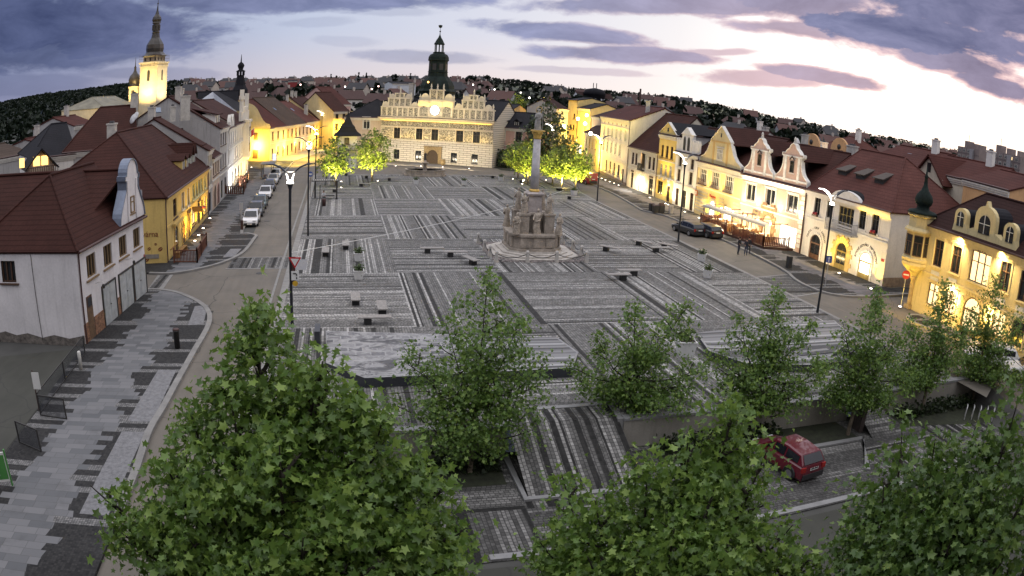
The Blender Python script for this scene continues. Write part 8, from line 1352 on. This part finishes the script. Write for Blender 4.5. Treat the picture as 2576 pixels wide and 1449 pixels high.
for i, (b_, t_, R, lb) in enumerate([((845,468),(843,345),2.5,'floodlit yellow green tree nearest the left street'),((936,456),(940,322),3.0,'larger floodlit tree left of the fountain'),((1303,448),(1305,347),2.3,'floodlit tree right of the town hall, left of the column'),((1328,462),(1328,352),2.3,'floodlit tree just left of the column shaft'),((1390,462),(1393,374),2.2,'floodlit tree just right of the column shaft'),((1413,473),(1418,362),2.1,'floodlit tree in front of the big dark tree'),((1447,480),(1455,354),2.3,'rightmost floodlit tree, beside the red van')]):
    b0 = G(*b_); dd = math.hypot(b0.x,b0.y); tp = AT(*t_, dd); H_ = (tp.z)*.74; tree('lit_tree', lb, (b0.x,b0.y,0), [(tp,R,H_),(tp+Vector((-R*.45,.3,-1.0)),R*.62,H_*.72),(tp+Vector((R*.45,-.3,-1.1)),R*.62,H_*.7)], 2600, .34, 160+i*2, mLeafL, TGp, .13, False, .32, 12, 9, .3, belly=.5, low=.75, air=.55)
b0 = Vector((39.5,134.,0)); dd = math.hypot(b0.x,b0.y); tree('tall_tree', 'tall dark broad tree behind the column and the lit trees', b0, [(AT(1378,250,dd),4.0,11),(AT(1350,290,dd),3.2,9),(AT(1408,285,dd),3.2,9.5),(AT(1330,350,dd),2.6,6.5),(AT(1425,350,dd),2.6,7)], 6500, .5, 190, mLeafD, None, .35, False, .5, 14, 10, .2, belly=.6, low=.8, air=.5)
# hillside tree lit yellow, low shrub trees behind the row
b0 = AT(1303,268,232); b0.z -= 6; tree('lit_tree', 'yellow lit tree on the slope right of the town hall', b0, [(AT(1303,236,232),2.2,6.5),(AT(1314,243,232),1.6,4)], 1300, .6, 200, mLeafL, None, .2, False, .5, 12, 6, .3, belly=.5, low=.7)
# ================= light
DIM = {}
for r_ in (r1, r2, r4, r5, r6, r7): DIM[r_.name] = (1.05, .46)
DIM[r8.name] = (1.15, .42); DIM[r3.name] = (1., .5)
def wash(root, u, d, z, tz, power, col=YEL, spot=1.9, size=.25, tu=None, td=0.):      # uplight standing in front of a wall
    power *= DIM.get(root.name, (1,1))[0]; p = root.matrix_basis @ Vector((u,-d,z)); a = root.matrix_basis @ Vector((u if tu is None else tu, td, tz)); return lamp('wall_light', 'SPOT', p, power, col, size=size, spot=spot, aim=a, blend=.8)
def strip_light(root, u0, u1, d, z, tz, power, col=YEL, td=0.):
    power *= DIM.get(root.name, (1,1))[1]; p = root.matrix_basis @ Vector(((u0+u1)/2,-d,z)); a = root.matrix_basis @ Vector(((u0+u1)/2, td, tz)); L_ = u1-u0; o = lamp('wall_strip', 'AREA', p, power, col, size=L_, sizey=.15); fw = (a-p).normalized(); x = (root.matrix_basis.to_3x3() @ Vector((1,0,0))).normalized(); zz = -fw; yy = zz.cross(x).normalized(); x = yy.cross(zz); o.rotation_euler = Matrix((x,yy,zz)).transposed().to_euler(); return o
# town hall: floodlights at the foot, strips on the sills and under the gables
strip_light(hall, 1, 23, 7.0, .4, 3.0, 400, (1.,.86,.62)); strip_light(hall, .5, 23.3, .45, 7.98, 8.6, 60, YEL, td=-.45); strip_light(hall, .5, 23.3, .9, 4.5, 8.3, 75, YEL); strip_light(hall, 1, 23, 2.2, 8.9, 12.5, 70, (1.,.80,.5)); strip_light(hall, 8.4, 15.5, .8, 11.2, 12.4, 25, YEL)
for u in (2, 6.2, 10.2, 14.8, 19, 22.5): wash(hall, u, .5, 4.55, 8.0, 9, YEL, 1.6)
# right row
for u in (2,6,10,14,18): wash(r1, u, 1.1, .2, 4, 260, YEL, 2.2)
strip_light(r1, 1, 20, 3.2, 3.7, 11, 420, WARM); strip_light(r1, 1, 20, .5, 8.9, 11, 120, YEL); wash(r1, -.6, 1.4, 1.5, 4.5, 700, YEL, 2.6)
wash(r2, 5.9, 1.3, 2.9, .3, 420, WHT, 2.6, td=-.6); strip_light(r2, .5, 11.5, 2.0, .3, 5.5, 300, WARM); lamp('loggia_light', 'POINT', r2.matrix_basis @ Vector((6.2,.45,5.9)), 25, (1.,.6,.25))
for u in (.8, 3., 5.3): wash(r3, u, 1.0, .2, 5, 170, YEL, 2.0)
wash(r3, 3.1, 2.5, 3.2, 9, 330, YEL, 1.8); wash(r3, 4.4, .7, 2.9, 1.4, 90, WHT, 2.4)
wash(r4, .5, .9, .2, 3, 240, WHT, 1.9); strip_light(r4, 1, 7, 2.5, .4, 8, 300, WARM)
for u in (3.9, 6.9): wash(r5, u, .8, .3, 4, 420, YEL, 1.5)
for u in (3.8, 7.5): wash(r5, u, .5, 4.0, 6.8, 110, YEL, 1.9)
strip_light(r5, .5, 12, 2.2, 3.6, 9.5, 330, WARM)
for k in range(5): p = r6.matrix_basis @ Vector((-1.6+k*2.4,-1.6,2.3)); lamp('terrace_light', 'POINT', p, 110, (1.,.80,.42), size=.2)
for u in (.7, 3.4, 7.5, 11.1): wash(r6, u, .5, 3.3, 6.6, 190, (1.,.76,.36), 1.5)
strip_light(r6, .5, 11.3, .42, 6.5, 6.86, 40, WHT); strip_light(r6, 0, 11.5, 4.5, 3.4, 8, 420, (1.,.80,.55))
wash(r7, 10.4, 1.2, .2, 2.5, 110, (1.,.86,.6), 2.2); wash(r7, 12.6, .8, .15, 3.0, 150, YEL, 1.8); wash(r7, 6.7, .8, 3.4, .8, 110, YEL, 2.2); wash(r7, 5.0, .8, .15, 2.0, 60, YEL, 2.0); strip_light(r7, .5, 12.5, 3.5, .3, 5, 280, WARM)
strip_light(r7, 8.6, 13, .45, 6.2, 6.85, 26, YEL)
wash(r8, 5.2, .5, 6.9, 5.6, 260, WARM, 2.2, tu=4.6); wash(r8, 9.6, .5, 6.9, 5.6, 330, WARM, 2.2, tu=10.0); wash(r8, 4.9, .7, 2.6, 2.3, 300, WARM, 2.6); wash(r8, 9.7, .7, 2.6, 2.0, 300, WARM, 2.6); strip_light(r8, -1, 13, 4.0, .3, 5, 380, YEL); wash(r8, -2.2, 2.6, .3, 6, 260, YEL, 1.3, tu=-.1)
for r_, u_ in ((r2,2.5),(r2,9.5),(r3,3.0),(r4,3.7),(r5,2.5),(r5,9.5)): wash(r_, u_, .9, 3.2, .1, 150, WARM, 2.4, td=-1.8)
# left row
for u in (8.3,11.5,14.5,18,21): wash(h2, u, .8, .25, 3.4, 260, YEL, 2.2)
wash(h2, 9.2, .35, 2.3, 1.0, 60, YEL, 2.4); wash(h6, 3.0, 1.5, .3, 2.5, 380, (.95,.95,1.), 2.4); wash(h6, 6.2, 1.0, .3, 4, 150, WHT, 2.2); strip_light(h7, 1, 20, 2.0, .3, 7, 420, WARM); wash(h7, 3.0, 1.6, .3, 3, 300, (.95,.95,1.), 2.4)
bh = [o for o in C.objects if o.name.startswith('bend_house') and o.parent is None]; bh.sort(key=lambda o: o.name)
lamp('gable_flood', 'SPOT', bh[0].matrix_basis @ Vector((-1.6,2.6,3.0)), 1500, YEL, size=.3, spot=2.8, aim=bh[0].matrix_basis @ Vector((0,2.6,3.0)))
for u in (4.5, 8.8): wash(bh[0], u, .7, 1.2, 3.6, 700, YEL, 1.7)
wash(bh[1], 6.5, .7, 1.2, 3.6, 1500, YEL, 1.7); wash(bh[1], 12, 2, .3, 4, 500, WARM, 2.4); wash(bh[2], 6, 1.5, .3, 4, 800, YEL, 2.3); wash(bh[3], 2, .8, 1.4, 3.6, 1900, YEL, 1.8); wash(bh[3], 8, 1.5, .3, 4, 1500, YEL, 2.2)
lamp('street_glow', 'SPOT', (-6.5,150,7.5), 6000, YEL, size=.3, spot=2.4, aim=(-7,152,0)); lamp('street_glow', 'SPOT', (-8.5,136,7.5), 4500, YEL, size=.3, spot=2.3, aim=(-11,140,0)); lamp('street_glow', 'SPOT', (1.,172,7.5), 6000, YEL, size=.3, spot=2.4, aim=(0,175,0))
# far street right of the hall
q = AT(1462,290,176); lamp('street_glow', 'POINT', (q.x,q.y,5.5), 2600, YEL, size=.3); q = AT(1452,302,165); lamp('street_glow', 'POINT', (q.x,q.y,4.5), 1300, (1.,.75,.35), size=.3); q = AT(1490,330,142); lamp('street_glow', 'POINT', (q.x-.5,q.y-1,4.), 1100, YEL, size=.3)
LQ = 'round street lamps at the mouth of the far street'
for x, y, dist, lb in ((1454,299,165,'glowing round lamp before the yellow stepped block'),(1472,311,158,'glowing round lamp in the middle of the far street'),(1486,336,143,'big glowing lamp by the rounded yellow corner'),(1419,318,140,'small glowing lamp in the dark tree'),(1476,290,172,'glowing lamp over the lit shop of the far street')):
    q = AT(x,y,dist); t_ = thing('globe_lamp', lb, 'lamp', (q.x,q.y,0), 0, LQ); b = MB(); b.tube([(0,0,0),(0,0,q.z-.3)], .06, 6); b.build('post', mFrD, t_); b = MB(); b.ball((0,0,q.z), .38, 8); b.build('globe', glow('globe_glow',(1.,.88,.6),12.), t_)
# lit trees from below
for x, y, z_, pw in ((-.2,103.2,.3,2200),(4.2,108.6,.3,2800),(29.0,115.5,.3,2000),(28.6,108.4,.3,2000),(33.0,109.5,.3,1700),(33.0,104,.3,1700),(35.2,101.2,.3,2200)): lamp('tree_uplight', 'SPOT', (x,y,z_), pw*.7, (1.,.72,.16), size=.2, spot=2.1, aim=(x+.3,y+.9,5), blend=.7); lamp('tree_flood', 'SPOT', (x-.5,y-4.5,.3), pw*3.2, (1.,.78,.22), size=.3, spot=1.25, aim=(x+.3,y+1.2,4.6), blend=.7)
q = AT(1303,262,228); lamp('tree_uplight', 'POINT', (q.x,q.y-2,q.z), 700, (1.,.74,.15), size=.4)
# church floodlights
for k, (u, d, pw) in enumerate(((3.6,9.,5200),(3.6,3.,900))):
    p = ch.matrix_basis @ Vector((u,-d,13.5)); a = ch.matrix_basis @ Vector((3.6,0,19.5)); lamp('church_flood', 'SPOT', p, pw, (1.,.72,.26), size=.4, spot=1.7, aim=a)
p = ch.matrix_basis @ Vector((7.2+8,2.5,13.5)); a = ch.matrix_basis @ Vector((7.2,3.6,20)); lamp('church_flood', 'SPOT', p, 3000, (1.,.78,.40), size=.4, spot=1.7, aim=a); q = tr_.location; lamp('church_flood', 'SPOT', (q.x-1,q.y-9,12.), 2600, (1.,.68,.22), size=.4, spot=1.2, aim=(q.x,q.y,19)); q = AT(270,268,215); lamp('church_flood', 'SPOT', (q.x,q.y-4,10.), 1500, (1.,.7,.22), size=.4, spot=2.2, aim=AT(275,255,232))
q = AT(2050,372,105); lamp('gable_flood', 'SPOT', (q.x,q.y-1,q.z-2.5), 350, (1.,.6,.22), size=.2, spot=2.2, aim=AT(2052,350,124)); q = AT(2138,385,100); lamp('gable_flood', 'SPOT', (q.x,q.y,q.z-2), 350, (1.,.6,.22), size=.2, spot=2.2, aim=AT(2138,365,120))

# unseen house behind the camera, added to block sky light from the foreground
hb = MB(); hb.box(-60,70,-30,-1.6,-3,19.); struct(hb.build('sky_blocking_house', stucco('host_house', (.3,.27,.24))))
